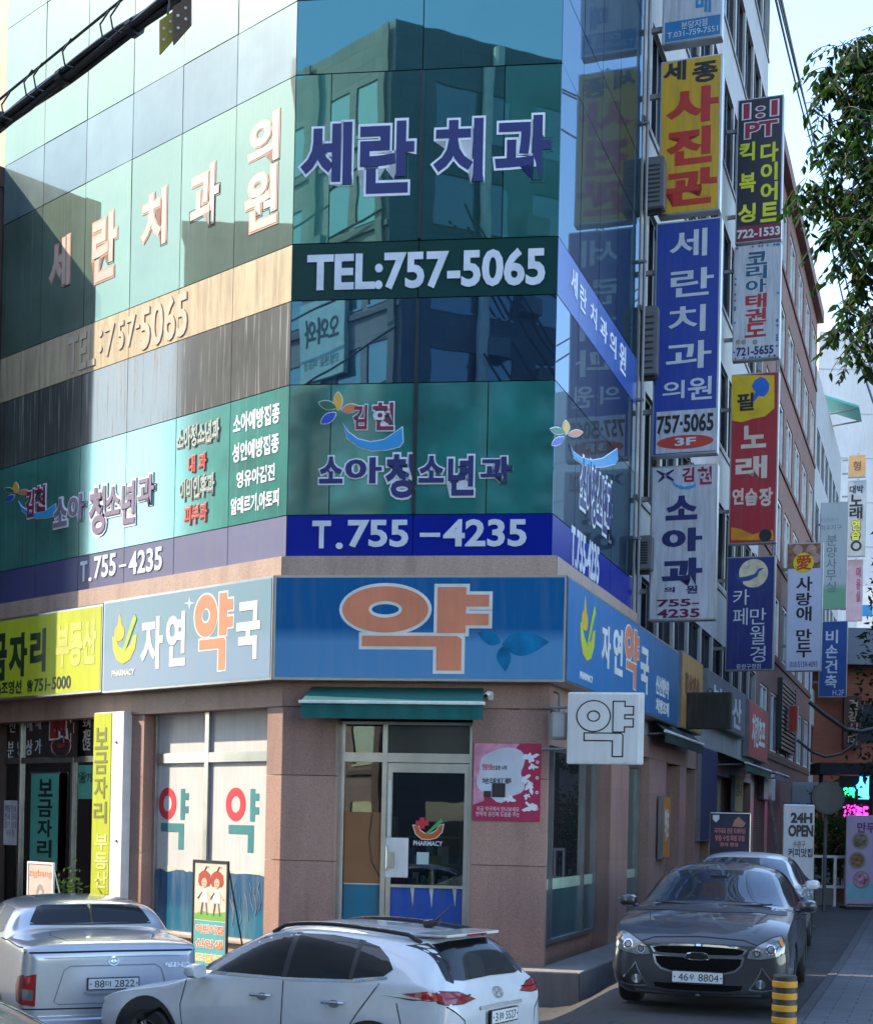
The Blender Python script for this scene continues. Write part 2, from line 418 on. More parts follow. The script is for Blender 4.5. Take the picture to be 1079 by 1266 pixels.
def asphalt(name, c):
    m, t, p = nodemat(name)
    n1, n2 = noise(t, coords(t), 130, 4, .7), noise(t, coords(t), .55, 6, .65)
    a = ramp(t, n1, [(.3, tuple(x * .6 for x in c)), (.5, c), (.75, tuple(x * 1.7 for x in c))])
    a = mixc(t, .8, a, ramp(t, n2, [(.3, (.6, .6, .6)), (.7, (1, 1, 1))]), 'MULTIPLY')
    t.links.new(a, p.inputs['Base Color']); p.inputs['Roughness'].default_value = .82
    vo = t.nodes.new('ShaderNodeTexVoronoi'); vo.feature = 'DISTANCE_TO_EDGE'; vo.inputs['Scale'].default_value = .45
    wv = t.nodes.new('ShaderNodeVectorMath'); wv.operation = 'ADD'; n3 = t.nodes.new('ShaderNodeTexNoise'); n3.inputs['Scale'].default_value = 2.5; cc = coords(t); t.links.new(cc, n3.inputs['Vector']); t.links.new(cc, wv.inputs[0]); t.links.new(n3.outputs['Color'], wv.inputs[1]); t.links.new(wv.outputs[0], vo.inputs['Vector'])
    a = mixc(t, ramp(t, vo.outputs['Distance'], [(.0, (.8, .8, .8)), (.012, (0, 0, 0))]), a, (.012, .012, .012))
    v2 = t.nodes.new('ShaderNodeTexVoronoi'); v2.inputs['Scale'].default_value = .3; t.links.new(cc, v2.inputs['Vector'])
    a = mixc(t, .35, a, ramp(t, v2.outputs['Color'], [(.2, (.6, .6, .6)), (.8, (1, 1, 1))]), 'MULTIPLY')
    t.links.new(a, p.inputs['Base Color']); bump(t, p, n1, .5, .01); return m
ASPH = asphalt('asphalt', (.062, .06, .06))
pave('road', ASPH, [-1500, -300, -80] + lin(-30, -4, 13) + lin(-3.5, 4, 30) + lin(5, 30, 12) + [80, 300, 1500],
     [-1500, -300, -80, -30] + lin(-10, 60, 70) + [80, 150, 400, 1500])

# ================================================================== corner building
PL, PR = Vector((-2.2, 20.48)), Vector((1.5, 20.0))
FL = Frame(PL, -43.6); FC = Frame(PL, math.degrees(math.atan2(PR.y - PL.y, PR.x - PL.x))); FR = Frame(PR, 71.0)
CW = (PR - PL).length; LL = 7.94; RL = 5.5
TOP = 21.5
ZL = [5.87, 6.125, 6.705, 8.54, 9.72, 10.52, 12.90, 13.95, 16.4, 17.4, TOP]     # cornice, blue band, film, dark row, phone band, glass, ...
def place(o, F, root):
    r = root.location; o.parent = root; o.location = (F.o.x - r.x, F.o.y - r.y, -r.z); o.rotation_euler = (0, 0, F.a); return o
root = thing('corner_building', 'corner building with green mirror glass upper floors over pink granite shopfronts', 'building', loc=(PL.x, PL.y, .5)); del BASE[root.name]
GRAN = granite('pink_granite', (.44, .27, .215))
GRANL = granite('pale_granite', (.48, .35, .28))
CORE = P('facade_core', (.02, .025, .025), .6)
glL = coated_glass('green_mirror_glass', (.17, .26, .205), (.15, .215, .16), .55, .015, .035, .5, streak=.12)
glLs = coated_glass('spandrel_glass', (.22, .33, .33), (.092, .125, .13), .5, .03, .03, .5, streak=.06)
glLd = coated_glass('dark_spandrel_glass', (.10, .10, .09), (.30, .33, .30), .24, .06, .03, .5, streak=.8)
glC = coated_glass('teal_corner_glass', (.008, .060, .058), (.14, .33, .33), .50, .012, .026, .7, streak=.0)
glCt = coated_glass('turquoise_corner_glass', (.02, .17, .14), (.17, .36, .34), .40, .012, .026, .7)
glCd = coated_glass('blue_corner_glass', (.006, .025, .055), (.115, .25, .35), .42, .012, .026, .7)
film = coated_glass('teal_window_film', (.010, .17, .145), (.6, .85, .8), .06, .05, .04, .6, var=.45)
filmL = coated_glass('teal_window_film_sunny', (.03, .21, .17), (.6, .85, .75), .2, .12, .04, .6, var=.4, streak=.15)  # brighter copy of the teal film, with sunlight in its colour
glR = coated_glass('blue_mirror_glass', (.02, .05, .07), (.21, .33, .42), .42, .012, .02, .4)
glRd = coated_glass('dark_mirror_glass', (.015, .03, .045), (.38, .5, .62), .35, .012, .02, .4)
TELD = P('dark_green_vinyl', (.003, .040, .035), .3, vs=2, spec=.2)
TELL = P('streaky_beige_vinyl', (.50, .40, .25), .6, vs=1.2, grime=.45)  # left phone band, beige where the corner's is dark green
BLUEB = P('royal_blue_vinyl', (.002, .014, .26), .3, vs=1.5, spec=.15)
BLUEL = P('glare_dusty_blue_vinyl', (.05, .055, .17), .34, vs=1.2, spec=.9, grime=.25)  # dusty copy of the blue film, with sun glare in its paler colour
def facade(F, x0, x1, cols, mats, filmcols=None, midcols=None):
    wall = MB().box(x0, x1, .03, .30, 4.15, TOP - .02).build('facade_wall', CORE, raw=True); place(wall, F, root)
    for k in range(len(ZL) - 1):
        z0, z1 = ZL[k], ZL[k + 1]
        cs = filmcols if (k == 2 and filmcols) else (midcols if (k == 5 and midcols) else cols)
        for a, b in zip(cs[:-1], cs[1:]):
            g = .007
            m = MB().box(a + g, b - g, 0, .026, z0 + g, z1 - g)
            if k == 0: continue
            o = m.build('glass_panel', glCt if (k == 5 and midcols and (a < .1 or b > x1 - .1)) else mats[k], None, raw=True); o.parent = wall
            if k in (3, 5, 6, 7) or mats[k].name.find('glass') >= 0:      # panes never sit perfectly true
                cx, cz = (a + b) / 2, (z0 + z1) / 2
                tz, tx = rnd.gauss(0, .0028), rnd.gauss(0, .0022)
                for v in o.data.vertices:
                    v.co.y += (v.co.x - cx) * tz + (v.co.z - cz) * tx
    return wall
colsL = [-LL + i * LL / 6 for i in range(7)]
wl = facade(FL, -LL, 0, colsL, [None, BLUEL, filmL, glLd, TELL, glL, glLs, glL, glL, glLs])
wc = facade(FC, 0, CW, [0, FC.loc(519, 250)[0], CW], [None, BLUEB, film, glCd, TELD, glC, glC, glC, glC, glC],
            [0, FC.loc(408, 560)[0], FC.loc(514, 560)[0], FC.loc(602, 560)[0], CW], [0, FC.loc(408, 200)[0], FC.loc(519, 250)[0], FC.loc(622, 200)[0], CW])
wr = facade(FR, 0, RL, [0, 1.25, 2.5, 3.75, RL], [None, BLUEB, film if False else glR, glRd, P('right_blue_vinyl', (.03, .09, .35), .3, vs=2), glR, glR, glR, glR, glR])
xm_ = FC.loc(519, 250)[0]
for za, zb_ in ((6.72, 9.70), (10.54, 12.88)): MB().box(xm_ - .022, xm_ + .022, -.035, .02, za, zb_).build('mullion', P('anodised_mullion', (.03, .04, .045), .3, .6), wc, raw=True)
# granite cornice, soffit, roof
m = MB()
def ring_plan(o): # the footprint's street edge pushed out by o
    pts = [FL.at(-LL, o)]
    for A, B, C in ((FL, FC, PL), (FC, FR, PR)):
        s_ = A.n + B.n; pts.append(C + s_ * (o / (1 + A.n.dot(B.n))))
    pts.append(FR.at(RL, o)); return pts
def band(o0, o1, z0, z1):
    a, b = ring_plan(o0), ring_plan(o1); q = MB(); r = root.location
    for i in range(3):
        q.plan([tuple(p) for p in (a[i], a[i + 1], b[i + 1], b[i])], z0, z1)
    for v in q.v: v -= Vector(r)
    return q
band(-.02, .10, ZL[0] - .04, ZL[1] - .012).build('cornice', GRANL, root, raw=True, bevel=.008)
band(-.28, .02, 4.02, ZL[0] - .05).build('fascia_wall', GRAN, root, raw=True)
band(-.3, .04, TOP, TOP + .35).build('parapet', GRANL, root, raw=True)
back = [FR.at(RL, -.3), FR.at(RL + .0, -11.), FL.at(-LL, -9.), FL.at(-LL, -.3)]
rp = ring_plan(-.3)
m = MB().plan([tuple(p) for p in rp[1:3]] + [tuple(p) for p in back], 4.06, TOP - .1)
for v in m.v: v -= Vector(root.location)
m.build('upper_wall', P('render_wall', (.35, .33, .30), .8), root, raw=True)
# shop interior shell: floor, back walls
m = MB(); q = [tuple(p) for p in ring_plan(-.30)] + [tuple(FR.at(RL, -5.)), tuple(FL.at(-LL, -6.))]
m.plan(q, .45, .58)
for v in m.v: v -= Vector(root.location)
m.build('shop_floor', P('shop_floor_tile', (.12, .11, .10), .4), root, raw=True)
a, b = FR.at(RL - .05, -5.2), FL.at(-LL, -6.2)
m = MB().plan([tuple(FR.at(RL, -5.0)), tuple(FL.at(-LL, -6.)), tuple(FL.at(-LL, -6.2)), tuple(FR.at(RL, -5.2))], .5, 4.1)
for v in m.v: v -= Vector(root.location)
m.build('shop_back_wall', P('shop_wall', (.10, .10, .10), .7), root, raw=True)
m = MB().plan([tuple(FL.at(-4.0, -.42)), tuple(FL.at(-4.1, -.42)), tuple(FL.at(-4.1, -6.)), tuple(FL.at(-4.0, -6.))], .4, 4.05)
for v in m.v: v -= Vector(root.location)
m.build('partition', P('shop_wall', (.10, .10, .10), .7), root, raw=True)
m = MB().plan([tuple(FR.at(RL - .05, -.1)), tuple(FR.at(RL + .05, -.1)), tuple(FR.at(RL + .05, -5.2)), tuple(FR.at(RL - .05, -5.2))], .4, 4.05)
for v in m.v: v -= Vector(root.location)
m.build('partition', P('shop_wall', (.10, .10, .10), .7), root, raw=True)
# ---- lettering on the glass
NAVY = P('navy_letter', (.012, .02, .13), .4); PALE = P('pale_letter', (.62, .66, .72), .45); LWHITE = P('white_letter', (.75, .77, .80), .45)
CREAM = P('cream_letter', (.44, .33, .27), .5); PINKE = P('terracotta_letter_edge', (.42, .20, .13), .55)
MAROON = P('crimson_letter', (.22, .012, .05), .4); REDL = P('red_letter', (.62, .06, .03), .45); SKYB = P('sky_blue_print', (.03, .30, .62), .4)
def boxes(F, items, off=0.): return [(s, F.box(*b, off)) for s, b in items]
glyphs(wc, boxes(FC, [('세', (372, 152, 435, 229)), ('란', (445, 150, 512, 239)), ('치', (536, 147, 597, 225)), ('과', (612, 143, 681, 223))]), 0, NAVY, .012, .035, LWHITE, .036, label='navy dental clinic letters with white edges')
text(wc, 'TEL:757-5065', FC.box(380, 310, 674, 357), 0, PALE, .02, .032)
glyphs(wc, boxes(FC, [('T', (386, 644, 409, 678)), ('.', (415, 671, 424, 679)), ('755', (430, 643, 505, 677)), ('-', (519, 659, 544, 664)), ('4235', (548, 642, 651, 676))]), 0, PALE, .012, .028)
glyphs(wc, boxes(FC, [('소', (395, 565, 424, 598)), ('아', (427, 566, 472, 598)), ('청', (477, 562, 512, 616)), ('소', (518, 564, 549, 597)), ('년', (554, 564, 586, 613)), ('과', (594, 565, 632, 597))]), 0, NAVY, .025, .035, LWHITE, .05, label='navy paediatrics letters with white edges')
glyphs(wc, boxes(FC, [('김', (437, 501, 454, 531)), ('현', (461, 498, 487, 532))]), 0, MAROON, .02, .03, LWHITE, .045)
def flower_logo(F, wall, cx, cy, k=1., y=0., dim=False):
    """five petals and a smile-shaped swoosh"""
    pet = [((418 - 418, 497 - 505), 90, (.75, .42, .05)), ((-13, -3), 165, (.02, .14, .07)), ((-12, 13), 215, (.02, .08, .45)), ((15, 1), 10, (.70, .22, .08))]
    wm = MB()
    for (dx, dy), ang, c in pet:
        L, W = 12 * k, 5 * k; pts = []
        for i in range(16):
            t = 2 * math.pi * i / 16; px_, py_ = L * math.cos(t), W * math.sin(t) * (1 - .25 * math.cos(2 * t))
            a = R(ang); pts.append((px_ * math.cos(a) - py_ * math.sin(a), px_ * math.sin(a) + py_ * math.cos(a)))
        loc = [F.loc(cx + dx * k + p[0], cy + dy * k - p[1]) for p in pts]
        wm.prism(loc, y - .004, y)
        MB().prism(expand(loc, -.012), y - .014, y - .004).build('petal', P('petal_%d' % int(c[0] * 99 + c[2] * 9), c, .4), wall, raw=True)
    sw = [F.loc(cx + a * k, cy + b * k) for a, b in [(5, 18), (12, 30), (24, 39), (40, 43), (57, 40), (72, 30), (79, 25), (80, 42), (76, 48), (60, 52), (42, 53), (25, 48), (12, 38)]]
    wm.prism(expand(sw, .014), y - .004, y)
    wm.build('logo_outline', LWHITE, wall, raw=True)
    MB().prism(sw, y - .014, y - .004).build('swoosh', SKYB, wall, raw=True)
flower_logo(FC, wc, 418, 504)
# left elevation
glyphs(wl, boxes(FL, [('세', (62, 296, 87, 356)), ('란', (115, 266, 145, 345)), ('치', (176, 238, 206, 306)), ('과', (236, 207, 271, 281)), ('의', (308, 145, 345, 204)), ('원', (304, 211, 343, 282))]), 0, CREAM, .012, .03, PINKE, .03, label='cream raised dental clinic letters with terracotta edges')
glyphs(wl, boxes(FL, [('TEL', (85, 412, 118, 457)), (':', (122, 408, 127, 436)), ('7', (130, 402, 142, 440)), ('5', (146, 397, 154, 432)), ('7', (157, 391, 168, 428)), ('-', (168, 402, 173, 406)), ('5065', (174, 370, 232, 424))]), 0, P('dull_cream_letter', (.42, .35, .25), .55), .014, .02)
glyphs(wl, boxes(FL, [('T', (100, 694, 108, 719)), ('.', (110, 714, 114, 719)), ('755', (117, 686, 144, 714)), ('-', (148, 698, 157, 701)), ('4235', (160, 679, 201, 708))]), 0, PALE, .012, .025)
PURP = P('grey_violet_letter', (.20, .16, .24), .45)
glyphs(wl, boxes(FL, [('소', (68, 617, 84, 651)), ('아', (86, 612, 106, 644)), ('청', (112, 603, 132, 661)), ('소', (132, 602, 150, 637)), ('년', (152, 596, 168, 648)), ('과', (172, 588, 192, 625))]), 0, PURP, .03, .03, LWHITE, .06)
glyphs(wl, boxes(FL, [('김', (33, 606, 43, 640)), ('현', (44, 601, 57, 632))]), 0, MAROON, .02, .03, LWHITE, .05)
flower_logo(FL, wl, 20, 608, .62)
glyphs(wl, boxes(FL, [('소아청소년과', (220, 525, 272, 551)), ('이비인후과', (223, 590, 266, 616))]), 0, P('sage_letter', (.30, .40, .36), .5), .02, .03, CREAM, .05)
glyphs(wl, boxes(FL, [('내 과', (234, 562, 256, 583)), ('피부과', (229, 624, 257, 647))]), 0, REDL, .02, .02, CREAM, .05)
glyphs(wl, boxes(FL, [('소아예방접종', (289, 505, 346, 530)), ('성인예방접종', (288, 542, 345, 566)), ('영유아검진', (293, 578, 340, 599)), ('알레르기,아토피', (286, 610, 345, 633))]), 0, LWHITE, .008, .026)
# right elevation
glyphs(wr, boxes(FR, [('세', (705, 332, 713, 366)), ('란', (716, 354, 724, 386)), ('치', (729, 376, 737, 404)), ('과', (741, 394, 750, 422)), ('의', (753, 411, 761, 440)), ('원', (765, 424, 773, 462))]), 0, PALE, .01, .02)
text(wr, 'T.755-4235', FR.box(705, 662, 740, 712), 0, PALE, .01, .025)
glyphs(wr, boxes(FR, [('소아청소년과', (716, 578, 756, 652))]), 0, NAVY, .02, .03, LWHITE, .06)
flower_logo(FR, wr, 699, 535, .8)
# ---- ground floor
def part(m, name, mat, F, bevel=0., label=None, parent=root):
    o = m.build(name, mat, raw=True, bevel=bevel)
    if label: o['label'] = label
    return place(o, F, parent)
lx = lambda px, py=1000: FL.loc(px, py)[0]
cx_ = lambda px, py=1000: FC.loc(px, py)[0]
rx_ = lambda px, py=1000: FR.loc(px, py)[0]
GB = .5     # foot of the wall
def pier(F, x0, x1, mat=GRAN, depth=.4, joints=(1.35, 2.55)):
    zs = [GB - 1.4] + [GB + j for j in joints] + [4.02]; m = MB()
    for a, b in zip(zs[:-1], zs[1:]): m.box(x0, x1, .006, depth, a + .004, b - .004)
    m.box(x0 + .005, x1 - .005, .014, depth - .01, GB - 1.4, 4.02)
    return part(m, 'pier', mat, F, .003)
pw = .36
# corner pier left: both faces in one plan piece
def plan_pier(pts, joints=(1.35, 2.55)):
    zs = [GB - 1.4] + [GB + j for j in joints] + [4.02]; m = MB()
    for a, b in zip(zs[:-1], zs[1:]): m.plan(pts, a + .004, b - .004)
    for v in m.v: v -= Vector(root.location)
    return m.build('pier', GRAN, root, raw=True, bevel=.003)
xdl, xdr = cx_(413), cx_(582)
plan_pier([tuple(FL.at(lx(328), -.005)), tuple(ring_plan(-.005)[1]), tuple(FC.at(xdl, -.005)), tuple(FC.at(xdl, -.42)), tuple(FL.at(lx(328), -.42))])
plan_pier([tuple(FC.at(xdr, -.005)), tuple(ring_plan(-.005)[2]), tuple(FR.at(.12, -.005)), tuple(FR.at(.12, -.42)), tuple(FC.at(xdr, -.42))])
pier(FL, lx(150), lx(176)); pier(FR, rx_(754, 1050), rx_(776, 1050))
# left pharmacy bay window
bx0, bx1 = lx(176), lx(328); y0 = .24
zt = FL.loc(250, 872, -y0)[1]; ztr = FL.loc(250, 937, -y0)[1]; zb = FL.loc(250, 1076, -y0)[1]; zsill = FL.loc(280, 1163, -y0)[1]
xm = FL.loc(257, 1000, -y0)[0]
win = MB()
for a, b in ((bx0, bx0 + .07), (xm - .05, xm + .05), (bx1 - .06, bx1)): win.box(a, b, y0 - .05, y0 + .05, zsill, zt)
for a, b in ((bx0 + .07, xm - .05), (xm + .05, bx1 - .06)):
    for z, h in ((zt - .03, .03), (ztr, .075), (zsill + .03, .03)): win.box(a, b, y0 - .047, y0 + .05, z - h, z + h)
wbay = part(win, 'window', STEEL, FL, .004, label='steel framed pharmacy window with white film')
blind = P('white_window_film', (.62, .61, .60), .35, vs=1.0, var=.08, grime=.12)
bluef = fade_mat('blue_window_film', (.008, .085, .20), (.012, .14, .24), zsill, zb, .3, grime=.25)
for a, b in ((bx0 + .07, xm - .05), (xm + .05, bx1 - .06)):
    MB().box(a + .002, b - .002, y0, y0 + .012, ztr + .077, zt - .062).build('pane', blind, wbay, raw=True)
    MB().box(a + .002, b - .002, y0, y0 + .012, zb + .002, ztr - .077).build('pane', blind, wbay, raw=True)
    MB().box(a + .002, b - .002, y0, y0 + .012, zsill + .062, zb - .002).build('pane', bluef, wbay, raw=True, label='lower pane with blue film')
    # torn edge of the film
    m = MB(); n = 14; w_ = (b - a)
    pts = [(a + .01, zb + .03)] + [(a + .01 + (w_ - .02) * i / n, zb - .015 - .05 * rnd.random() ** 2) for i in range(n + 1)] + [(b - .01, zb + .03)]
    m.prism(pts, y0 - .003, y0); m.build('torn_film', P('glue_residue', (.55, .58, .50), .6), wbay, raw=True)
TEAL = P('teal_letter', (.03, .22, .24), .4, grime=.2); RED = P('red_print', (.62, .035, .06), .4, grime=.15)
def yak_decal(F, wall, pxb, y):
    b = F.box(*pxb, -y0); x0, z0, x1, z1 = b; W, H = x1 - x0, z1 - z0
    MB().ring(x0 + .3 * W, z1 - .26 * H, .30 * W, .26 * H, .14 * W, .13 * H, y - .004, y).build('lettering', RED, wall, raw=True)
    m = MB()
    m.prism([(x0 + .74 * W, z1 - .52 * H), (x0 + .74 * W, z1 - .02 * H), (x0 + .88 * W, z1 - .02 * H), (x0 + .88 * W, z1 - .09 * H), (x1, z1 - .09 * H), (x1, z1 - .2 * H), (x0 + .88 * W, z1 - .2 * H), (x0 + .88 * W, z1 - .3 * H), (x1, z1 - .3 * H), (x1, z1 - .41 * H), (x0 + .88 * W, z1 - .41 * H), (x0 + .88 * W, z1 - .52 * H)], y - .004, y)
    m.prism([(x0 + .1 * W, z1 - .72 * H), (x0 + .1 * W, z1 - .58 * H), (x0 + .86 * W, z1 - .58 * H), (x0 + .86 * W, z0), (x0 + .69 * W, z0), (x0 + .69 * W, z1 - .72 * H)], y - .0045, y)
    m.build('lettering', TEAL, wall, raw=True)
yak_decal(FL, wbay, (196, 974, 233, 1050), y0); yak_decal(FL, wbay, (279, 974, 320, 1054), y0)
sc = P('scraped_film', (.55, .60, .58), .6)
m = MB()
for k in range(7):
    x = FL.loc(285 + 6 * k, 1100, -y0)[0]; z = zb - .08 - .35 * rnd.random(); pts = [(x, y0 - .003, z)]
    for j in range(4): pts.append((pts[-1][0] + rnd.uniform(-.05, .05), y0 - .003, pts[-1][2] - .1))
    if pts[-1][2] > zsill + .05: m.tube(pts, .006, 5)
m.build('scratch', sc, wbay, raw=True)
part(MB().box(bx0, bx1, .04, .40, GB - 1.4, zsill).box(bx0, bx1, -.02, .4, zsill, zsill + .028), 'window_sill', GRANL, FL, .003)
# corner entrance: side light and door
dy = .30
px_mull = cx_(478)
zdt = FC.loc(500, 893, -dy)[1]; ztr2 = FC.loc(500, 943, -dy)[1]; zbl = FC.loc(520, 1097, -dy)[1]
fr = MB()
xs0, xs1, xs2 = xdl + .02, FC.loc(474, 1000, -dy)[0], FC.loc(580, 1000, -dy)[0]
for a, b in ((xdl, xdl + .09), (xs1 - .02, xs1 + .05), (xdr - .06, xdr)): fr.box(a, b, dy - .06, dy + .06, GB + .05, zdt)
for a, b in ((xdl + .09, xs1 - .02), (xs1 + .05, xdr - .06)): fr.box(a, b, dy - .056, dy + .056, ztr2, ztr2 + .13); fr.box(a, b, dy - .056, dy + .056, zdt - .04, zdt)
frame = part(fr, 'entrance_frame', STEEL, FC, .004)
CG = clear_glass('shop_glass', (.66, .72, .70), .05)
MB().box(xdl + .09, xs1 - .02, dy, dy + .01, ztr2 + .13, zdt - .04).build('pane', CG, frame, raw=True)
MB().box(xs1 + .05, xdr - .06, dy, dy + .01, ztr2 + .13, zdt - .04).build('pane', P('smoked_pane', (.05, .055, .06), .12), frame, raw=True)
MB().box(xdl + .09, xs1 - .02, dy, dy + .01, GB + .05, ztr2).build('pane', CG, frame, raw=True)
zbt = FC.loc(442, 1004, -dy)[1]; zbb = FC.loc(442, 1092, -dy)[1]
MB().box(xdl + .10, xs1 - .03, dy - .014, dy - .002, zbb, zbt).build('hardboard_sheet', P('brown_hardboard', (.27, .125, .05), .6, vs=1.5), frame, raw=True)
MB().box(xdl + .10, xs1 - .03, dy - .004, dy - .001, GB + .1, zbb - .02).build('blue_film', P('blue_teal_film', (.012, .17, .27), .3, grime=.3), frame, raw=True)
MB().box(xdl + .10, xs1 - .03, dy - .005, dy - .001, zbb - .018, zbb).build('film_edge', WHITE, frame, raw=True)
m = MB().tube([(xdl + .5, dy - .02, zbt - .02), (xdl + .46, dy - .02, zbt - .35), (xdl + .50, dy - .02, zbt - .7), (xdl + .66, dy - .02, zbt - .98)], .008, 6)
m.build('cable', DARKM, frame, raw=True)
# the door leaf
da, db = xs1 + .055, xdr - .065
dm = MB()
for a, b in ((da, da + .07), (db - .06, db)): dm.box(a, b, dy - .03, dy + .03, GB + .06, ztr2 - .01)
dm.box(da + .07, db - .06, dy - .029, dy + .03, ztr2 - .14, ztr2 - .01); dm.box(da + .07, db - .06, dy - .029, dy + .03, GB + .06, GB + .2)
dm.box(da + .07, db - .06, dy - .029, dy + .03, zbl - .012, zbl + .03)
door = part(dm, 'door', STEEL, FC, .004, label='steel framed glass pharmacy door')
MB().box(da + .07, db - .06, dy, dy + .01, zbl + .03, ztr2 - .14).build('pane', CG, door, raw=True)
MB().box(da + .07, db - .06, dy, dy + .01, GB + .2, zbl - .012).build('kick_panel', P('bright_blue_film', (.008, .08, .42), .3, grime=.25), door, raw=True, label='blue film lower panel with torn white edge')
m = MB()
for x in (.35, .62, .95): m.prism([(da + x, zbl - .014), (da + x + .06, zbl - .014), (da + x + .04, zbl - .2 - .1 * rnd.random()), (da + x + .02, zbl - .12)], dy - .003, dy)
m.build('torn_film', P('glue_residue', (.5, .5, .5), .6), door, raw=True)
b = FC.box(474, 1036, 505, 1085, -dy); MB().box(b[0], b[2], dy - .045, dy - .031, b[1], b[3]).build('push_plate', WHITE, door, raw=True, bevel=.006)
MB().tube([(b[0] + .05, dy - .05, b[3] - .12), (b[0] + .05, dy - .11, b[3] - .12), (b[0] + .05, dy - .11, b[1] + .12), (b[0] + .05, dy - .05, b[1] + .12)], .018, 8).box(b[0] + .01, b[0] + .16, dy - .075, dy - .045, b[1] + .15, b[3] - .2).build('handle', STEEL, door, raw=True)
MB().box(da + .01, da + .06, dy - .05, dy - .03, b[3] + .02, ztr2 - .25).build('pull_bar', WHITE, door, raw=True, bevel=.004)
def logo_xz(px, py): return FC.loc(px, py, -dy)
def mortar(F, wall, pts_bowl, y, c1):
    return MB().prism(pts_bowl, y - .004, y).build('logo', c1, wall, raw=True)
bowl = [logo_xz(*p) for p in [(511, 1021), (514, 1031), (521, 1037), (530, 1038), (539, 1036), (546, 1029), (548, 1020), (543, 1021), (540, 1027), (533, 1031), (525, 1031), (519, 1027), (517, 1021)]]
MB().prism(expand(bowl, .012), dy - .003, dy).build('logo_outline', LWHITE, door, raw=True)
MB().prism(bowl, dy - .006, dy - .003).build('logo', P('orange_red_print', (.65, .13, .03), .4), door, raw=True)
crs = [logo_xz(*p) for p in [(519, 1011), (525, 1011), (525, 1015), (530, 1015), (530, 1021), (525, 1021), (525, 1025), (519, 1025), (519, 1021), (514, 1021), (514, 1015), (519, 1015)]]
MB().prism(crs, dy - .012, dy - .006).build('logo', RED, door, raw=True)
pes = [logo_xz(*p) for p in [(526, 1031), (529, 1032), (548, 1016), (546, 1012), (542, 1015)]]
MB().prism(pes, dy - .014, dy - .012).build('logo', P('green_print', (.08, .42, .12), .4), door, raw=True)
text(door, 'PHARMACY', FC.box(511, 1040, 547, 1046, -dy), dy, LWHITE, .004, .02)
bq = FC.box(515, 1054, 530, 1069, -dy); MB().box(bq[0], bq[2], dy - .004, dy - .001, bq[1], bq[3]).build('sticker', P('pale_sticker', (.5, .62, .62), .5), door, raw=True)
# right elevation windows
ry = .22
def shop_window(F, x0, x1, z0, zmid, z1, y, mull, mid_mat, low_mat, glass, label):
    m = MB()
    cs = [x0] + mull + [x1]
    for c in cs: m.box(c - .035, c + .035, y - .05, y + .05, z0, z1)
    for a, b in zip(cs[:-1], cs[1:]):
        m.box(a + .035, b - .035, y - .046, y + .05, z0, z0 + .06); m.box(a + .035, b - .035, y - .046, y + .05, z1 - .06, z1)
    o = part(m, 'window', ALU, F, .003, label=label)
    for a, b in zip(cs[:-1], cs[1:]):
        MB().box(a + .036, b - .036, y, y + .01, z0 + .062, zmid - .16).build('pane', low_mat, o, raw=True)
        MB().box(a + .036, b - .036, y - .002, y + .012, zmid - .158, zmid).build('stripe', mid_mat, o, raw=True)
        MB().box(a + .036, b - .036, y, y + .01, zmid + .002, z1 - .062).build('pane', glass, o, raw=True)
    return o
mint = P('pale_mint_film', (.42, .52, .36), .5); frost = coated_glass('frosted_teal_film', (.05, .12, .12), (.8, .9, .9), .12, .12, .03)
dkg = coated_glass('dark_shop_glass', (.012, .016, .018), (.8, .85, .85), .22, .01, .03)
z_lo = 1.05 - .35; zmid = FR.loc(720, 1082, -ry)[1]; zt3 = 3.55
shop_window(FR, .2, rx_(750, 1050) - .02, z_lo, zmid, zt3, ry, [rx_(697, 1050), rx_(735, 1050)], mint, frost, dkg, 'pharmacy side window with mint stripe')
shop_window(FR, rx_(778, 1050), rx_(800, 1050), z_lo, zmid, zt3, ry, [], mint, frost, coated_glass('green_film_glass', (.05, .11, .10), (.8, .9, .9), .1, .1), 'green filmed side window')
pier(FR, rx_(801, 1050), rx_(822, 1050))
part(MB().box(.1, RL, .28, .36, GB - .4, z_lo), 'window_apron', GRAN, FR); part(MB().box(.12, RL, .1, .3, zt3 + .001, 4.03), 'lintel', GRAN, FR)
# concrete ledge along the lane
a_, b_ = ring_plan(-.02), ring_plan(.64); q = MB()
for i in (1, 2): q.plan([tuple(p) for p in (a_[i] if i > 1 else FC.at(xdl - .6, -.02), a_[i + 1] if i < 2 else FR.at(RL, -.02), b_[i + 1] if i < 2 else FR.at(RL, .64), b_[i] if i > 1 else FC.at(xdl - .6, .64))], GB - 1.2, GB - .03)
for v in q.v: v -= Vector(root.location)
q.build('ledge', P('concrete', (.23, .22, .21), .8, grime=.3, bmp=.2), root, raw=True, bevel=.012)
# ================================================================== signs and fittings of the corner building
OFF = .29
def xin(F, p): return (Vector(p) - F.o).dot(F.r)
rpo = ring_plan(OFF); rpi = ring_plan(.015)
def fascia(name, label, F, x0, x1, xb0, xb1, z0, z1, face, frame=ALU, off=OFF, back=-.015, cat='sign', fr=.035):
    t = thing(name, label, cat, F, ((x0 + x1) / 2, 0, z0))
    MB().plan([(x0, -off), (x1, -off), (xb1, back), (xb0, back)], z0, z1).build('housing', frame, t, bevel=.006)
    MB().box(x0 + fr, x1 - fr, -off - .006, -off + .002, z0 + fr, z1 - fr).build('face_panel', face, t)
    return t
z1c = FC.loc(515, 711, OFF)[1]; z0c = FC.loc(515, 842, OFF)[1]
cA, cB = xin(FC, rpo[1]), xin(FC, rpo[2])
facec = fade_mat('deep_blue_sign_print', (.001, .105, .29), (.09, .26, .48), 0, z1c - z0c, .4, spec=.2, grime=.06)
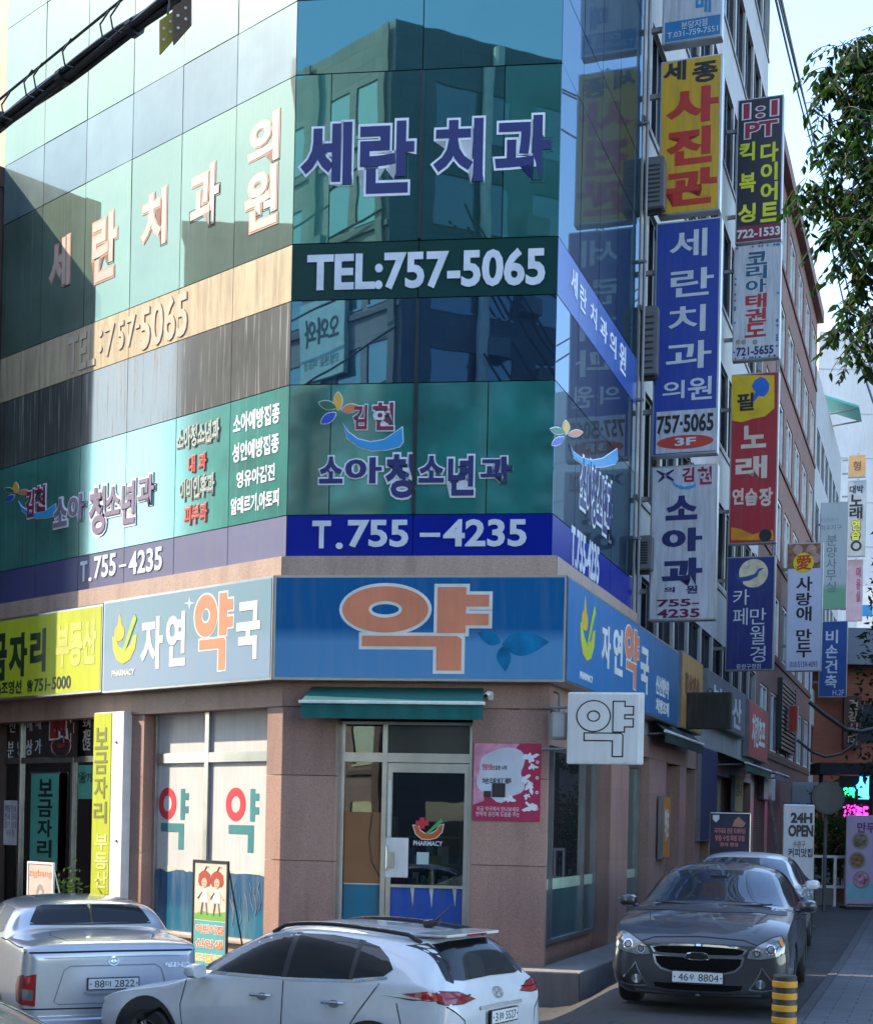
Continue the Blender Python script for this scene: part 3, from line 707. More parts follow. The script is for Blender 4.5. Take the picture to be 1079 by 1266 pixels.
t = fascia('pharmacy_sign', 'deep blue fascia sign with one huge orange syllable over the corner entrance', FC, cA + .004, cB - .004, xin(FC, rpi[1]) + .01, xin(FC, rpi[2]) - .01, z0c, z1c, facec)
by = -OFF - .006
ORANGE = P('coral_print', (.74, .24, .12), .4, vs=1.2, grime=.1); CREAMO = P('cream_outline', (.70, .70, .64), .45)
bx = FC.box(423, 725, 604, 829, OFF)
yak(MB(), bx, by - .003, by, .045).build('lettering_outline', CREAMO, t)
yak(MB(), bx, by - .007, by - .003).build('lettering', ORANGE, t)
LEAFB = P('leaf_print', (.004, .17, .36), .4, var=.4, spec=.2)
def leafshape(F, a, b, wd, off):
    A, B = Vector(F.loc(*a, off)), Vector(F.loc(*b, off)); d_ = B - A; n_ = Vector((-d_.y, d_.x)).normalized(); pts = []
    for s_ in (1, -1):
        for i in range(9):
            q = i / 8 if s_ > 0 else 1 - i / 8
            pts.append(tuple(A + d_ * q + n_ * (s_ * wd * math.sin(math.pi * q ** .8))))
    return pts[:8] + pts[9:-1]
m = MB()
for a, b, w_ in (((620, 797), (679, 794), .17), ((621, 799), (625, 831), .10), ((619, 795), (590, 782), .09)): m.prism(leafshape(FC, a, b, w_, OFF), by - .002, by)
m.build('leaf_print', LEAFB, t)
# left and right pharmacy fascias
def pharmacy_print(F, t, P0, off):
    """P0: pixel boxes of the pieces"""
    yy = -off - .006
    if 'bowl' in P0:
        x0, y0_, x1, y1_ = P0['bowl']; b = F.box(x0, y0_, x1, y1_, off); X = lambda a: b[0] + a * (b[2] - b[0]); Z = lambda a: b[3] - a * (b[3] - b[1])
        pts = [(X(.02), Z(.42)), (X(.06), Z(.70)), (X(.22), Z(.92)), (X(.48), Z(1)), (X(.76), Z(.92)), (X(.94), Z(.7)), (X(1), Z(.42)), (X(.84), Z(.46)), (X(.76), Z(.62)), (X(.5), Z(.74)), (X(.26), Z(.62)), (X(.14), Z(.42))]
        MB().prism(pts, yy - .005, yy).build('logo', P('yellow_green_print', (.55, .60, .03), .4), t)
        MB().prism([(X(.45), Z(.72)), (X(.55), Z(.75)), (X(.98), Z(.12)), (X(.9), Z(.02)), (X(.82), Z(.1))], yy - .009, yy - .005).build('logo', P('lime_print', (.40, .58, .05), .4), t)
        MB().disc(X(.30), Z(.36), .2 * (X(1) - X(0)), yy - .005, yy, 20, .17 * (Z(0) - Z(1))).build('logo', P('amber_print', (.75, .47, .02), .4), t)
        MB().prism([(X(.22), Z(.22)), (X(.3), Z(-.05)), (X(.40), Z(.22))], yy - .0045, yy).build('logo', P('amber_print', (.75, .47, .02), .4), t)
    for s_, bx_ in P0['white']: glyphs(t, [(s_, F.box(*bx_, off))], yy, P0.get('mat', CREAMW), .006, P0.get('bold', .035))
    if 'yak' in P0:
        b = F.box(*P0['yak'], off)
        yak(MB(), b, yy - .003, yy, .026).build('lettering_outline', CREAMW, t)
        yak(MB(), b, yy - .007, yy - .003).build('lettering', ORANGE, t)
CREAMW = P('off_white_print', (.74, .73, .68), .45)
zL1, zL0 = z1c, z0c
xd = FL.loc(127, 800, OFF)[0]
faceL = fade_mat('glare_washed_sign_print', (.17, .29, .36), (.21, .31, .43), 0, z1c - z0c, .34)  # sun glare on this sign is put into its paler, greyer colour
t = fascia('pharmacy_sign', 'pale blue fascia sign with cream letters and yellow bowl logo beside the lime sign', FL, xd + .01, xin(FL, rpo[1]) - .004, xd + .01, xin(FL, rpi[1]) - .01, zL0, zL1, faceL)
pharmacy_print(FL, t, {'bowl': (139, 760, 170, 821), 'yak': (241, 734, 288, 829), 'white': [('자', (175, 763, 202, 828)), ('연', (206, 757, 230, 824)), ('국', (293, 744, 322, 816)), ('PHARMACY', (139, 828, 167, 836))]}, OFF)
st = [FL.loc(235 + (7 if i % 2 == 0 else 2) * math.sin(math.pi * i / 4), 746 - (9 if i % 2 == 0 else 2.5) * math.cos(math.pi * i / 4), OFF) for i in range(8)]
MB().prism(st, by - .004, by).build('star_print', P('pale_star', (.45, .58, .66), .4), t)
faceR = fade_mat('lane_blue_sign_print', (.02, .12, .25), (.02, .17, .42), 0, 4.6, .38, horizontal=True)
xe = FR.loc(838, 850, OFF)[0]
t = fascia('pharmacy_sign', 'long blue fascia sign running down the lane side with yellow bowl logo', FR, xin(FR, rpo[2]) + .004, xe, xin(FR, rpi[2]) + .01, xe, z0c, z1c, faceR)
pharmacy_print(FR, t, {'bowl': (716, 742, 735, 818), 'yak': (771, 776, 789, 850), 'white': [('자', (743, 773, 754, 826)), ('연', (757, 776, 769, 835)), ('국', (791, 801, 801, 858)), ('PHARMACY', (716, 833, 732, 842)), ('신선한약', (810, 838, 826, 862)), ('처방조제', (810, 866, 826, 884))]}, OFF)
# estate agent's lime fascia
LIME = P('lime_sign_print', (.50, .56, .015), .36, vs=.9, var=.1, grime=.15)
t = fascia('estate_agent_sign', 'lime yellow fascia sign with black lettering and a phone number over the estate agent', FL, -LL - .02, xd - .012, -LL - .02, xd - .012, zL0 + .02, zL1 - .03, LIME)
INK = P('dark_green_ink', (.01, .035, .012), .4)
glyphs(t, boxes(FL, [('금', (-11, 784, 9, 842)), ('자', (12, 783, 34, 837)), ('리', (38, 778, 57, 831))], OFF), by, INK, .006, .045)
glyphs(t, boxes(FL, [(')조영선', (-1, 842, 27, 861)), ('☎', (34, 841, 41, 856)), ('751', (43, 839, 58, 855)), ('-', (59, 846, 63, 848)), ('5000', (65, 836, 88, 852))], OFF), by, INK, .006, .02)
glyphs(t, boxes(FL, [('부동산', (70, 768, 120, 824))], OFF), by, P('faded_pale_print', (.58, .60, .12), .4), .004, .05)
# awning over the entrance
wz = FC.loc(484, 849, .02)[1]; x0a, x1a = FC.loc(372, 868, .5)[0], FC.loc(597, 868, .5)[0]; fz = FC.loc(484, 868, .5)[1]; vz = FC.loc(484, 889, .5)[1]
t = thing('awning', 'dark green retractable awning over the corner entrance', 'awning', FC, ((x0a + x1a) / 2, 0, vz))
AWN = P('green_awning_fabric', (.006, .115, .105), .75, vs=4, grime=.15)
zc = min(wz, z0c - .03)
MB().add([(x0a + .05, .0, zc), (x1a - .05, .0, zc), (x1a, -.5, fz), (x0a, -.5, fz), (x0a + .05, .0, zc - .012), (x1a - .05, .0, zc - .012), (x1a, -.5, fz - .012), (x0a, -.5, fz - .012)],
         [(0, 3, 2, 1), (4, 5, 6, 7), (0, 1, 5, 4), (1, 2, 6, 5), (2, 3, 7, 6), (3, 0, 4, 7)]).build('canopy', AWN, t)
m = MB(); n = 40
for i in range(n):
    a, b = x0a + (x1a - x0a) * i / n, x0a + (x1a - x0a) * (i + 1) / n; ya, yb = -.495 + .008 * math.sin(i * 1.1), -.495 + .008 * math.sin((i + 1) * 1.1)
    m.add([(a, ya, fz - .03), (b, yb, fz - .03), (b, yb, vz), (a, ya, vz), (a, ya + .006, fz - .03), (b, yb + .006, fz - .03), (b, yb + .006, vz), (a, ya + .006, vz)], [(0, 3, 2, 1), (4, 5, 6, 7), (3, 7, 6, 2), (0, 1, 5, 4)])
m.build('valance', AWN, t, smooth=True)
MB().box(x0a - .03, x1a + .03, -.53, -.49, fz - .03, fz + .012).build('front_bar', WHITE, t, bevel=.005)
for x in (x0a + .2, x1a - .2): MB().tube([(x, -.02, fz - .05), (x, -.48, fz - .02)], .014, 8).build('arm', WHITE, t)
# security camera by the awning
c = FC.loc(606, 860, .1)
t = thing('security_camera', 'small white camera on the granite beside the dark green awning', 'camera', FC, (c[0], 0, c[1]))
MB().box(c[0] - .035, c[0] + .035, -.05, .012, c[1] - .06, c[1] + .05).build('bracket', WHITE, t, bevel=.005)
MB().tube([(c[0], -.05, c[1] + .03), (c[0] - .02, -.12, c[1] + .03), (c[0] - .05, -.25, c[1] - .02)], .035, 10).build('camera_body', WHITE, t, smooth=True)
MB().tube([(c[0] - .045, -.245, c[1] - .018), (c[0] - .052, -.268, c[1] - .026)], .028, 10).build('lens', BLACK, t)
k = [FC.loc(*p, .0) for p in ((609, 864), (618, 870), (626, 876), (640, 877), (650, 873), (660, 868))]
MB().tube([(p[0], -.0, p[1]) for p in k], .009, 6).build('cable', P('brown_cable', (.08, .03, .02), .6), t)
# crimson poster
b = FC.box(585, 919, 668, 1015, .02)
t = thing('poster', 'crimson and pink poster with white splash pinned to the granite pier beside the entrance', 'poster', FC, ((b[0] + b[2]) / 2, 0, b[1]))
MB().box(b[0], b[2], -.016, .004, b[1], b[3]).build('sheet', P('crimson_print', (.42, .015, .075), .4, grime=.1), t)
X = lambda a: b[0] + a * (b[2] - b[0]); Z = lambda a: b[3] - a * (b[3] - b[1])
def blob(cx, cy, rx, ry, n=36, j=.12, seed=1):
    q = random.Random(seed); ph = [q.uniform(0, 6.28) for _ in range(5)]
    return [(X(cx + rx * math.cos(2 * math.pi * i / n) * (1 + j * sum(math.sin((k + 2) * 2 * math.pi * i / n + ph[k]) for k in range(5)) / 2.2)), Z(cy + ry * math.sin(2 * math.pi * i / n) * (1 + j * sum(math.sin((k + 2) * 2 * math.pi * i / n + ph[k]) for k in range(5)) / 2.2))) for i in range(n)]
MB().prism([(X(.0) + .002, Z(.005)), (X(.68), Z(.005)), (X(.5), Z(.2)), (X(.22), Z(.42)), (X(.16), Z(.75)), (X(0) + .002, Z(.80))], -.019, -.016).build('print_patch', P('pink_wash', (.68, .28, .40), .45, var=.3, vs=6), t)
MB().prism(blob(.42, .40, .37, .34, seed=5), -.022, -.019).build('print_patch', P('pale_wash', (.58, .60, .66), .45), t)
m = MB()
for i, (cx, cy, r_) in enumerate([(.84, .18, .08), (.88, .3, .05), (.78, .46, .06), (.84, .56, .07), (.86, .82, .08), (.55, .72, .06), (.8, .68, .04)]): m.prism(blob(cx, cy, r_, r_ * .8, 20, .5, i + 3), -.0225 - .0004 * i, -.016)
m.build('blossom_print', LWHITE, t)
for i, z in enumerate((.24, .44, .63, .84)): MB().ring(X(.95), Z(z), .022, .022, .011, .011, -.02, -.016, 16).build('ring_print', LWHITE, t)
text(t, '연말선물', (X(.13), Z(.35), X(.28), Z(.27)), -.022, P('rose_print', (.6, .08, .15), .4), .003, .03)
text(t, '건강한 시작', (X(.28), Z(.35), X(.50), Z(.29)), -.022, BLACK, .003, .02)
text(t, '地球紅夢', (X(.13), Z(.53), X(.57), Z(.45)), -.022, BLACK, .003, .01)
m = MB()
for a, q, c_2, d_2 in ((.28, .70, .48, .52), (.16, .70, .27, .62)): m.box(X(a), X(c_2), -.026, -.022, Z(q), Z(d_2))
m.build('product_print', P('dark_box_print', (.03, .025, .03), .4), t)
text(t, '지금 약국에서 만나보세요\n면역력 증진에 도움을 주는', (X(.05), Z(.95), X(.7), Z(.82)), -.016, P('pale_pink_ink', (.75, .55, .6), .4), .003, .01)
# meter box and square projecting sign by the corner
F2 = Frame(PR + Vector((.10, -.28)), -9)
b = F2.box(680, 880, 699, 914); t = thing('meter_box', 'small grey electrical box on a bracket behind the square white sign', 'box', F2, (b[0], 0, b[1]))
MB().box(b[0], b[2] + .02, .02, .22, b[1], b[3]).build('housing', P('grey_plastic', (.33, .34, .34), .5, grime=.2), t, bevel=.02)
MB().box(b[0] + .03, b[2] - .01, .012, .022, b[1] + .03, b[3] - .03).build('cover', P('grey_plastic_cover', (.38, .39, .39), .5), t, bevel=.005)
MB().tube([(b[0] + .1, .18, b[3]), (b[0] + .1, .18, b[3] + .25), (b[0] + .02, .35, b[3] + .3)], .014, 8).build('conduit', GREYM, t)
b = F2.box(701, 856, 789, 945, .1)
t = thing('pharmacy_sign', 'square white projecting sign with one black outlined syllable hanging at the lane corner', 'sign', F2, (b[0], 0, b[1]))
SWH = P('white_acrylic', (.66, .66, .64), .3, vs=1, var=.05, grime=.12)
MB().box(b[0], b[2] + .07, -.1, .1, b[1], b[3]).build('housing', WHITE, t, bevel=.012)
MB().box(b[0] + .03, b[2] - .005, -.106, -.09, b[1] + .03, b[3] - .03).build('face_panel', SWH, t)
yb = F2.box(713, 867, 782, 935, .1)
yak(MB(), yb, -.109, -.106, .014).build('lettering_outline', BLACK, t)
yak(MB(), yb, -.112, -.109, -.004).build('lettering', SWH, t)
MB().tube([(b[0] - .02, 0, b[3] - .2), (b[0] - .35, .12, b[3] - .2)], .02, 8).tube([(b[0] - .02, 0, b[1] + .2), (b[0] - .35, .12, b[1] + .2)], .02, 8).build('bracket', GREYM, t)
# ---- the estate agent's shopfront (left)
ey = .32
L = lambda px, py: FL.loc(px, py, -ey)
xr_, xl_ = L(127, 1000)[0], -LL - .0
zt_ = L(60, 876)[1]; zband = L(60, 940)[1]; zlow = -.1
m = MB()
xs = [xl_, L(3, 1000)[0], L(26, 1000)[0], L(91, 1000)[0], xr_]
for x in xs[1:]: m.box(x - .035, x + .035, ey - .05, ey + .05, zlow, zt_)
for a, b2 in zip(xs[:-1], xs[1:]): m.box(a + .036, b2 - .036, ey - .045, ey + .05, zband - .05, zband + .05)
shop = part(m, 'shopfront', STEEL, FL, .004, label='steel framed estate agent shopfront with dark upper lights')
for a, b2 in zip(xs[:-1], xs[1:]):
    MB().box(a + .036, b2 - .036, ey, ey + .01, zband + .051, zt_).build('pane', coated_glass('smoked_sign_glass', (.025, .02, .018), (.8, .8, .8), .12, .02, .03), shop, raw=True)
    MB().box(a + .036, b2 - .036, ey, ey + .01, zlow, zband - .051).build('pane', clear_glass('agent_glass', (.75, .8, .78), .16), shop, raw=True)
part(MB().box(xl_, lx(150), .36, 3.2, -.3, .05), 'shop_floor', P('shop_tile', (.3, .28, .25), .4), FL)
glyphs(shop, boxes(FL, [('전', (12, 888, 19, 906)), ('월', (24, 888, 30, 905)), ('매', (34, 888, 40, 904)), ('매', (45, 887, 51, 902)), ('분', (10, 917, 17, 937)), ('양', (22, 916, 28, 935)), ('상', (33, 915, 40, 934)), ('가', (44, 914, 51, 932)), ('토지', (103, 885, 112, 900)), ('건물', (103, 902, 112, 928))], -ey), ey, LWHITE, .01, .0)
b = FL.box(61, 884, 92, 936, -ey + .14); MB().box(b[0], b[2], ey - .14, ey - .07, b[1], b[3]).build('sign_panel', P('dark_sign_panel', (.03, .02, .02), .4), shop, raw=True)
o = text(shop, '땅', FL.box(63, 886, 90, 933, -ey + .14), ey - .14, P('deep_red_print', (.30, .01, .02), .4), .02, .05, CREAMO, .05)
# vertical lime sign on the pier, and its white box
F4 = Frame(FL.at(0, .16), -43.6)
b = FL.box(114, 881, 136, 1107, .16); bw = FL.box(137, 882, 151, 1107, .16)
t = thing('vertical_sign', 'tall narrow lime sign with vertical lettering beside the estate agent window', 'sign', FL, (b[0], 0, 0.05))
MB().box(b[0], bw[2], -.155, .0, .05, b[3]).build('housing', WHITE, t, bevel=.008)
MB().box(b[0] + .01, b[2], -.163, -.15, .4, b[3] - .02).build('face_panel', LIME, t)
text(t, '보금자리', FL.box(117, 898, 133, 1020, .163), -.163, P('olive_ink', (.20, .21, .02), .4), .005, .02, vertical=True)
text(t, '부동산', FL.box(117, 1030, 133, 1100, .163), -.163, P('pale_lime_ink', (.66, .68, .25), .4), .005, .02, vertical=True)
m = MB()
for py in (918, 1040):
    q = FL.loc(144, py, .16); m.disc(q[0], q[1], .018, -.17, -.15, 12)
m.build('bolt', DARKM, t)
# hanging teal banner, a second one added as its reflection, sheets, notice
TEALB = P('teal_banner_cloth', (.08, .36, .28), .6, vs=1.5)
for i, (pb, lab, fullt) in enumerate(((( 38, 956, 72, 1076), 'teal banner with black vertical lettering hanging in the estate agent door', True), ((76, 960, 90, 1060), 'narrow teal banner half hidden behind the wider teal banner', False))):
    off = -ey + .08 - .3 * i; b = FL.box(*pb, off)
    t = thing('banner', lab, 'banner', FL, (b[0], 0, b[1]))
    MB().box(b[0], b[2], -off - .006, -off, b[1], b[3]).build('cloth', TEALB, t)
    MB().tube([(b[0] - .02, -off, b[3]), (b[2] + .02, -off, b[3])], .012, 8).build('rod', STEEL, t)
    if fullt: text(t, '보금자리', FL.box(47, 962, 65, 1062, off), -off - .006, BLACK, .003, .03, vertical=True); text(t, '부', FL.box(46, 1063, 65, 1075, off), -off - .006, RED, .003, .03)
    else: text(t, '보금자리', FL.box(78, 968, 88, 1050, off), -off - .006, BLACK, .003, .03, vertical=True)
for pb, s_, mt, lab in (((4, 990, 22, 1045), None, P('white_sheet', (.6, .6, .62), .6, var=.2, vs=4), 'white notice sheet with grey print in the estate agent window'), ((97, 946, 115, 988), '☎75', TEALB, 'small teal window sticker with a telephone number')):
    b = FL.box(*pb, -ey + .03); o = thing('notice', lab, 'notice', FL, (b[0], 0, b[1]))
    MB().box(b[0], b[2], ey - .03, ey - .026, b[1], b[3]).build('sheet', mt, o)
    if s_: text(o, s_, (b[0] + .01, b[1] + .45 * (b[3] - b[1]), b[2] - .01, b[1] + .8 * (b[3] - b[1])), ey - .03, BLACK, .003, .01)
    else: text(o, '매물안내\n전세 월세\n상가 임대\n사무실', (b[0] + .05, b[1] + .15, b[2] - .05, b[3] - .08), ey - .03, P('grey_ink', (.15, .15, .2), .6), .003, 0.)
# standing posters
def foliage(m, pts, n, size, seed, spread, flat=.5):
    q = random.Random(seed)
    for i in range(n):
        c = q.choice(pts); p = Vector((c[0] + q.gauss(0, spread), c[1] + q.gauss(0, spread), c[2] + q.gauss(0, spread)))
        a = Vector((q.gauss(0, 1), q.gauss(0, 1), q.gauss(-.3, .6))).normalized(); b_ = a.cross(Vector((q.gauss(0, 1), q.gauss(0, 1), q.gauss(0, 1)))).normalized()
        l, w_ = size * q.uniform(.7, 1.3), size * q.uniform(.35, .5); nn = a.cross(b_) * (w_ * .25)
        m.add([p, p + a * l * .35 + b_ * w_ * .5 + nn, p + a * l, p + a * l * .35 - b_ * w_ * .5 + nn, p + a * l * .5], [(0, 1, 4), (1, 2, 4), (2, 3, 4), (3, 0, 4)])
    return m
def leafmat(name, c1, c2):
    if name in MATS: return MATS[name]
    m, t, p = nodemat(name)
    g = t.nodes.new('ShaderNodeNewGeometry')
    t.links.new(ramp(t, g.outputs['Random Per Island'], [(0, c1), (1, c2)]), p.inputs['Base Color']); p.inputs['Roughness'].default_value = .65; p.inputs['Specular IOR Level'].default_value = .15
    tr = t.nodes.new('ShaderNodeBsdfTranslucent'); tr.inputs[0].default_value = (c2[0] * 1.6, c2[1] * 1.8, c2[2] * .7, 1)
    mx = t.nodes.new('ShaderNodeMixShader'); mx.inputs[0].default_value = .3
    t.links.new(p.outputs[0], mx.inputs[1]); t.links.new(tr.outputs[0], mx.inputs[2]); t.links.new(mx.outputs[0], t.nodes['Material Output'].inputs[0])
    MATS[name] = m; return m
LEAF1 = leafmat('shrub_leaf', (.03, .075, .02), (.07, .13, .03)); SOIL = P('potting_soil', (.04, .025, .015), .9); TERRA = P('terracotta_pot', (.30, .12, .06), .7)
def potted_plant(x, y, z, h, r, label, seed, n=260, size=.1, mat=LEAF1, pot=TERRA, cat='plant', name='potted_plant'):
    t = thing(name, label, cat, loc=(x, y, z))
    MB().lathe([(.11, 0), (.16, .3), (.175, .3), (.175, .34), (.15, .34), (.15, .3)], 20).build('pot', pot, t, smooth=True)
    m = MB(); q = random.Random(seed)
    pts = []
    for k in range(5):
        a = q.uniform(0, 6.28); top = (math.cos(a) * r * .5, math.sin(a) * r * .5, h * q.uniform(.75, 1)); m.tube([(0, 0, .28), (top[0] * .4, top[1] * .4, h * .5), top], [.012, .009, .004], 6)
        for j in range(7): f = .3 + .7 * j / 6; pts.append((top[0] * f, top[1] * f, .25 + (top[2] - .25) * f))
    m.build('stem', P('stem', (.10, .08, .03), .7), t)
    foliage(MB(), pts, n, size, seed, r * .32).build('foliage', mat, t)
    return t
p = FL.at(FL.loc(80, 1080, .55)[0], .55); potted_plant(p.x, p.y, gz(p.x, p.y), 1.85, .3, 'slim potted shrub outside the estate agent window', 4, 360, .10)
def stand_poster(F, pb, off, label, face, foot=.0, name='poster_stand', fr=BLACK):
    b = F.box(*pb, off); pz = F.at((b[0] + b[2]) / 2, off); g = gz(pz.x, pz.y)
    t = thing(name, label, 'poster stand', F, ((b[0] + b[2]) / 2, -off, g)); zf = g + .06; y = -off
    m = MB()
    for x in (b[0], b[2]): m.box(x - .018, x + .018, y - .015, y + .015, g, b[3])
    m.box(b[0] + .018, b[2] - .018, y - .015, y + .015, b[3] - .036, b[3]); m.box(b[0] + .018, b[2] - .018, y - .015, y + .015, zf, zf + .036)
    m.build('frame', fr, t, bevel=.003)
    m = MB()
    for x in (b[0], b[2]): m.tube([(x, y + .01, b[3] - .1), (x, y + .5, g + .01)], .012, 6)
    m.build('rear_leg', fr, t)
    MB().box(b[0] + .019, b[2] - .019, y - .005, y + .005, zf + .037, b[3] - .037).build('sheet', face, t)
    return t, b, y - .005, zf
t, b, y, zf = stand_poster(FL, (239, 1064, 281, 1185), .75, 'narrow standing poster of two red haired dancing children before the pharmacy window', P('poster_cream', (.66, .60, .48), .5, vs=2))
X = lambda a: b[0] + a * (b[2] - b[0]); Z = lambda a: b[3] - a * 1.35
SKINC = P('printed_skin', (.75, .48, .33), .5); HAIRR = P('printed_red_hair', (.42, .06, .03), .5)
for cx in (.33, .70):
    m = MB(); m.prism([(X(cx - .19), Z(.23)), (X(cx - .17), Z(.15)), (X(cx - .08), Z(.115)), (X(cx), Z(.105)), (X(cx + .08), Z(.115)), (X(cx + .17), Z(.15)), (X(cx + .19), Z(.23)), (X(cx + .14), Z(.27)), (X(cx - .14), Z(.27))], y - .003, y)
    m.tube([(X(cx), y - .002, Z(.11)), (X(cx + .06), y - .002, Z(.06)), (X(cx + .12), y - .002, Z(.07))], .008, 6); m.build('printed_hair', HAIRR, t)
    MB().disc(X(cx), Z(.235), .062, y - .006, y - .003, 18, .066).build('printed_face', SKINC, t); MB().disc(X(cx) - .022, Z(.235), .008, y - .008, y - .006, 10).disc(X(cx) + .022, Z(.235), .008, y - .008, y - .006, 10).box(X(cx) - .018, X(cx) + .018, y - .008, y - .006, Z(.265), Z(.262)).build('printed_eyes', BLACK, t)
    MB().prism([(X(cx - .08), Z(.31)), (X(cx + .08), Z(.31)), (X(cx + .13), Z(.44)), (X(cx - .13), Z(.44))], y - .003, y).build('printed_dress', P('printed_white', (.7, .7, .7), .5), t)
    m = MB()
    for s_ in (-1, 1): m.tube([(X(cx + s_ * .05), y - .002, Z(.44)), (X(cx + s_ * .09), y - .002, Z(.56))], .012, 6); m.tube([(X(cx + s_ * .07), y - .002, Z(.33)), (X(cx + s_ * .2), y - .002, Z(.40))], .01, 6)
    m.build('printed_limbs', SKINC, t)
MB().prism([(X(.05), Z(.56)), (X(.3), Z(.53)), (X(.6), Z(.55)), (X(.95), Z(.52)), (X(.95), Z(.62)), (X(.05), Z(.62))], y - .002, y).build('printed_grass', P('printed_green', (.18, .42, .08), .5), t)
MB().box(X(.05), X(.95), y - .002, y, zf + .05, Z(.63)).build('print_band', P('printed_teal', (.10, .40, .42), .5), t)
for i, s_ in enumerate(('어린이집', '신입생', '모집중')): text(t, s_, (X(.1), Z(.76 + .15 * i), X(.9), Z(.67 + .15 * i)), y - .002, P('printed_orange', (.72, .22, .05), .5) if i < 2 else P('printed_yellow', (.75, .5, .05), .5), .003, .03, LWHITE, .05)
t, b, y, zf = stand_poster(FL, (35, 1066, 66, 1110), .9, 'low standing poster with a pink face panel in front of the estate agent', P('poster_pink', (.68, .48, .42), .5), fr=WHITE)
text(t, 'zigbang', (b[0] + .03, b[3] - .26, b[2] - .03, b[3] - .12), y, P('printed_orange', (.72, .22, .05), .5), .003, .0)
MB().ring((b[0] + b[2]) / 2, b[3] - .55, .12, .2, .07, .12, y - .003, y).build('print_patch', P('poster_grey', (.3, .28, .28), .5), t)
# orange slatted bench by the agent's window
p = FL.at(-LL + .1, .7); g = gz(p.x, p.y); t = thing('bench', 'white and orange slatted bench before the estate agent window', 'bench', FL, (-LL + .1, -.7, g))
m = MB()
for i in range(5): m.box(-LL + .02 + .16 * i, -LL + .12 + .16 * i, -.72, -.69, g + .5, g + 1.45)
m.build('backrest', WHITE, t)
MB().box(-LL + .01, -LL + .8, -.76, -.725, g + .95, g + 1.12).build('rail', P('orange_paint', (.62, .17, .02), .5), t)
MB().box(-LL + .01, -LL + .8, -1.15, -.77, g + .43, g + .48).build('seat', P('orange_paint', (.62, .17, .02), .5), t, bevel=.006)
for x in (-LL + .06, -LL + .75): MB().box(x - .03, x + .03, -1.12, -.8, g, g + .429).build('leg', WHITE, t)
# things inside the pharmacy: shelves of boxes seen through the door
def shelf_unit(F, x0, x1, y, label, seed):
    t = thing('shelf_unit', label, 'shelf', F, ((x0 + x1) / 2, y, .58)); q = random.Random(seed)
    m = MB()
    for z in (.6, 1.0, 1.4, 1.8, 2.2): m.box(x0, x1, y - .15, y + .15, z, z + .025)
    m.box(x0 - .02, x0, y - .15, y + .16, .58, 2.5); m.box(x1, x1 + .02, y - .15, y + .16, .58, 2.5); m.build('rack', P('shelf_board', (.4, .36, .3), .5), t)
    cl = [(.6, .1, .08), (.1, .25, .5), (.65, .6, .5), (.1, .4, .3), (.7, .5, .1), (.6, .6, .62)]
    for ci, c in enumerate(cl):
        m = MB()
        for z in (.63, 1.03, 1.43, 1.83):
            for k in range(2):
                x = x0 + (x1 - x0 - .2) * ((ci * 2 + k + q.random() * .4) / 12.); m.box(x, x + q.uniform(.07, .13), y - .12, y + .05, z - .004, z + q.uniform(.1, .3))
        m.build('medicine_boxes', P('carton_%d' % ci, c, .5), t)
shelf_unit(FC, 1.5, 2.45, .95, 'shelf of medicine cartons seen through the pharmacy door', 3)
shelf_unit(FC, 2.3, 3.4, 2.5, 'deeper shelf of cartons towards the back of the pharmacy', 5)
t = thing('counter', 'pale pharmacy counter behind the entrance glass', 'counter', FC, (2.1, 1.1, .58))
MB().box(1.4, 3.0, 1.25, 1.65, .58, 1.35).build('body', P('counter_white', (.5, .5, .48), .4), t, bevel=.01); MB().box(1.36, 3.04, 1.2, 1.7, 1.351, 1.39).build('top', P('counter_top', (.2, .2, .2), .2), t)
# ================================================================== the lane: buildings along the right elevation's line
PANEL = P('white_cladding', (.36, .36, .35), .45, vs=.6, grime=.3)
WGL = coated_glass('dark_window_glass', (.012, .018, .024), (.75, .85, .95), .18, .01, .03)
WGL2 = coated_glass('pale_window_glass', (.05, .07, .08), (.85, .92, .95), .30, .01, .04)
BRICK = brickmat('red_brick', (.21, .072, .048), (.16, .055, .04), (.20, .16, .14))
def windows(t, F, y, spec, frame_mat, glass, fw=.05, name='window'):
    """spec: (x0, x1, z0, z1); a frame with a mullion and one pane each"""
    first = {}
    for (x0, x1, z0, z1) in spec:
        key = (round(x1 - x0, 3), round(z1 - z0, 3))
        if key not in first:
            m = MB(); cx = (x0 + x1) / 2
            for a, b in ((x0, x0 + fw), (cx - fw / 2, cx + fw / 2), (x1 - fw, x1)): m.box(a, b, y - .04, y + .10, z0, z1)
            for a, b in ((x0 + fw, cx - fw / 2), (cx + fw / 2, x1 - fw)): m.box(a, b, y - .037, y + .1, z0, z0 + fw); m.box(a, b, y - .037, y + .1, z1 - fw, z1)
            bv = baseof(t)
            for v in m.v: v -= Vector((x0, 0, z0))
            o = m.build(name, frame_mat, t, raw=True); o.location = Vector((x0, 0, z0)) - bv
            g = MB().box(fw, x1 - x0 - fw, y + .02, y + .03, fw, z1 - z0 - fw).build('pane', glass, o, raw=True)
            first[key] = (o, g)
        else:
            o0, g0 = first[key]; o = o0.copy(); COL.objects.link(o); o.parent = t; o.location = Vector((x0, 0, z0)) - baseof(t)
            g = g0.copy(); COL.objects.link(g); g.parent = o
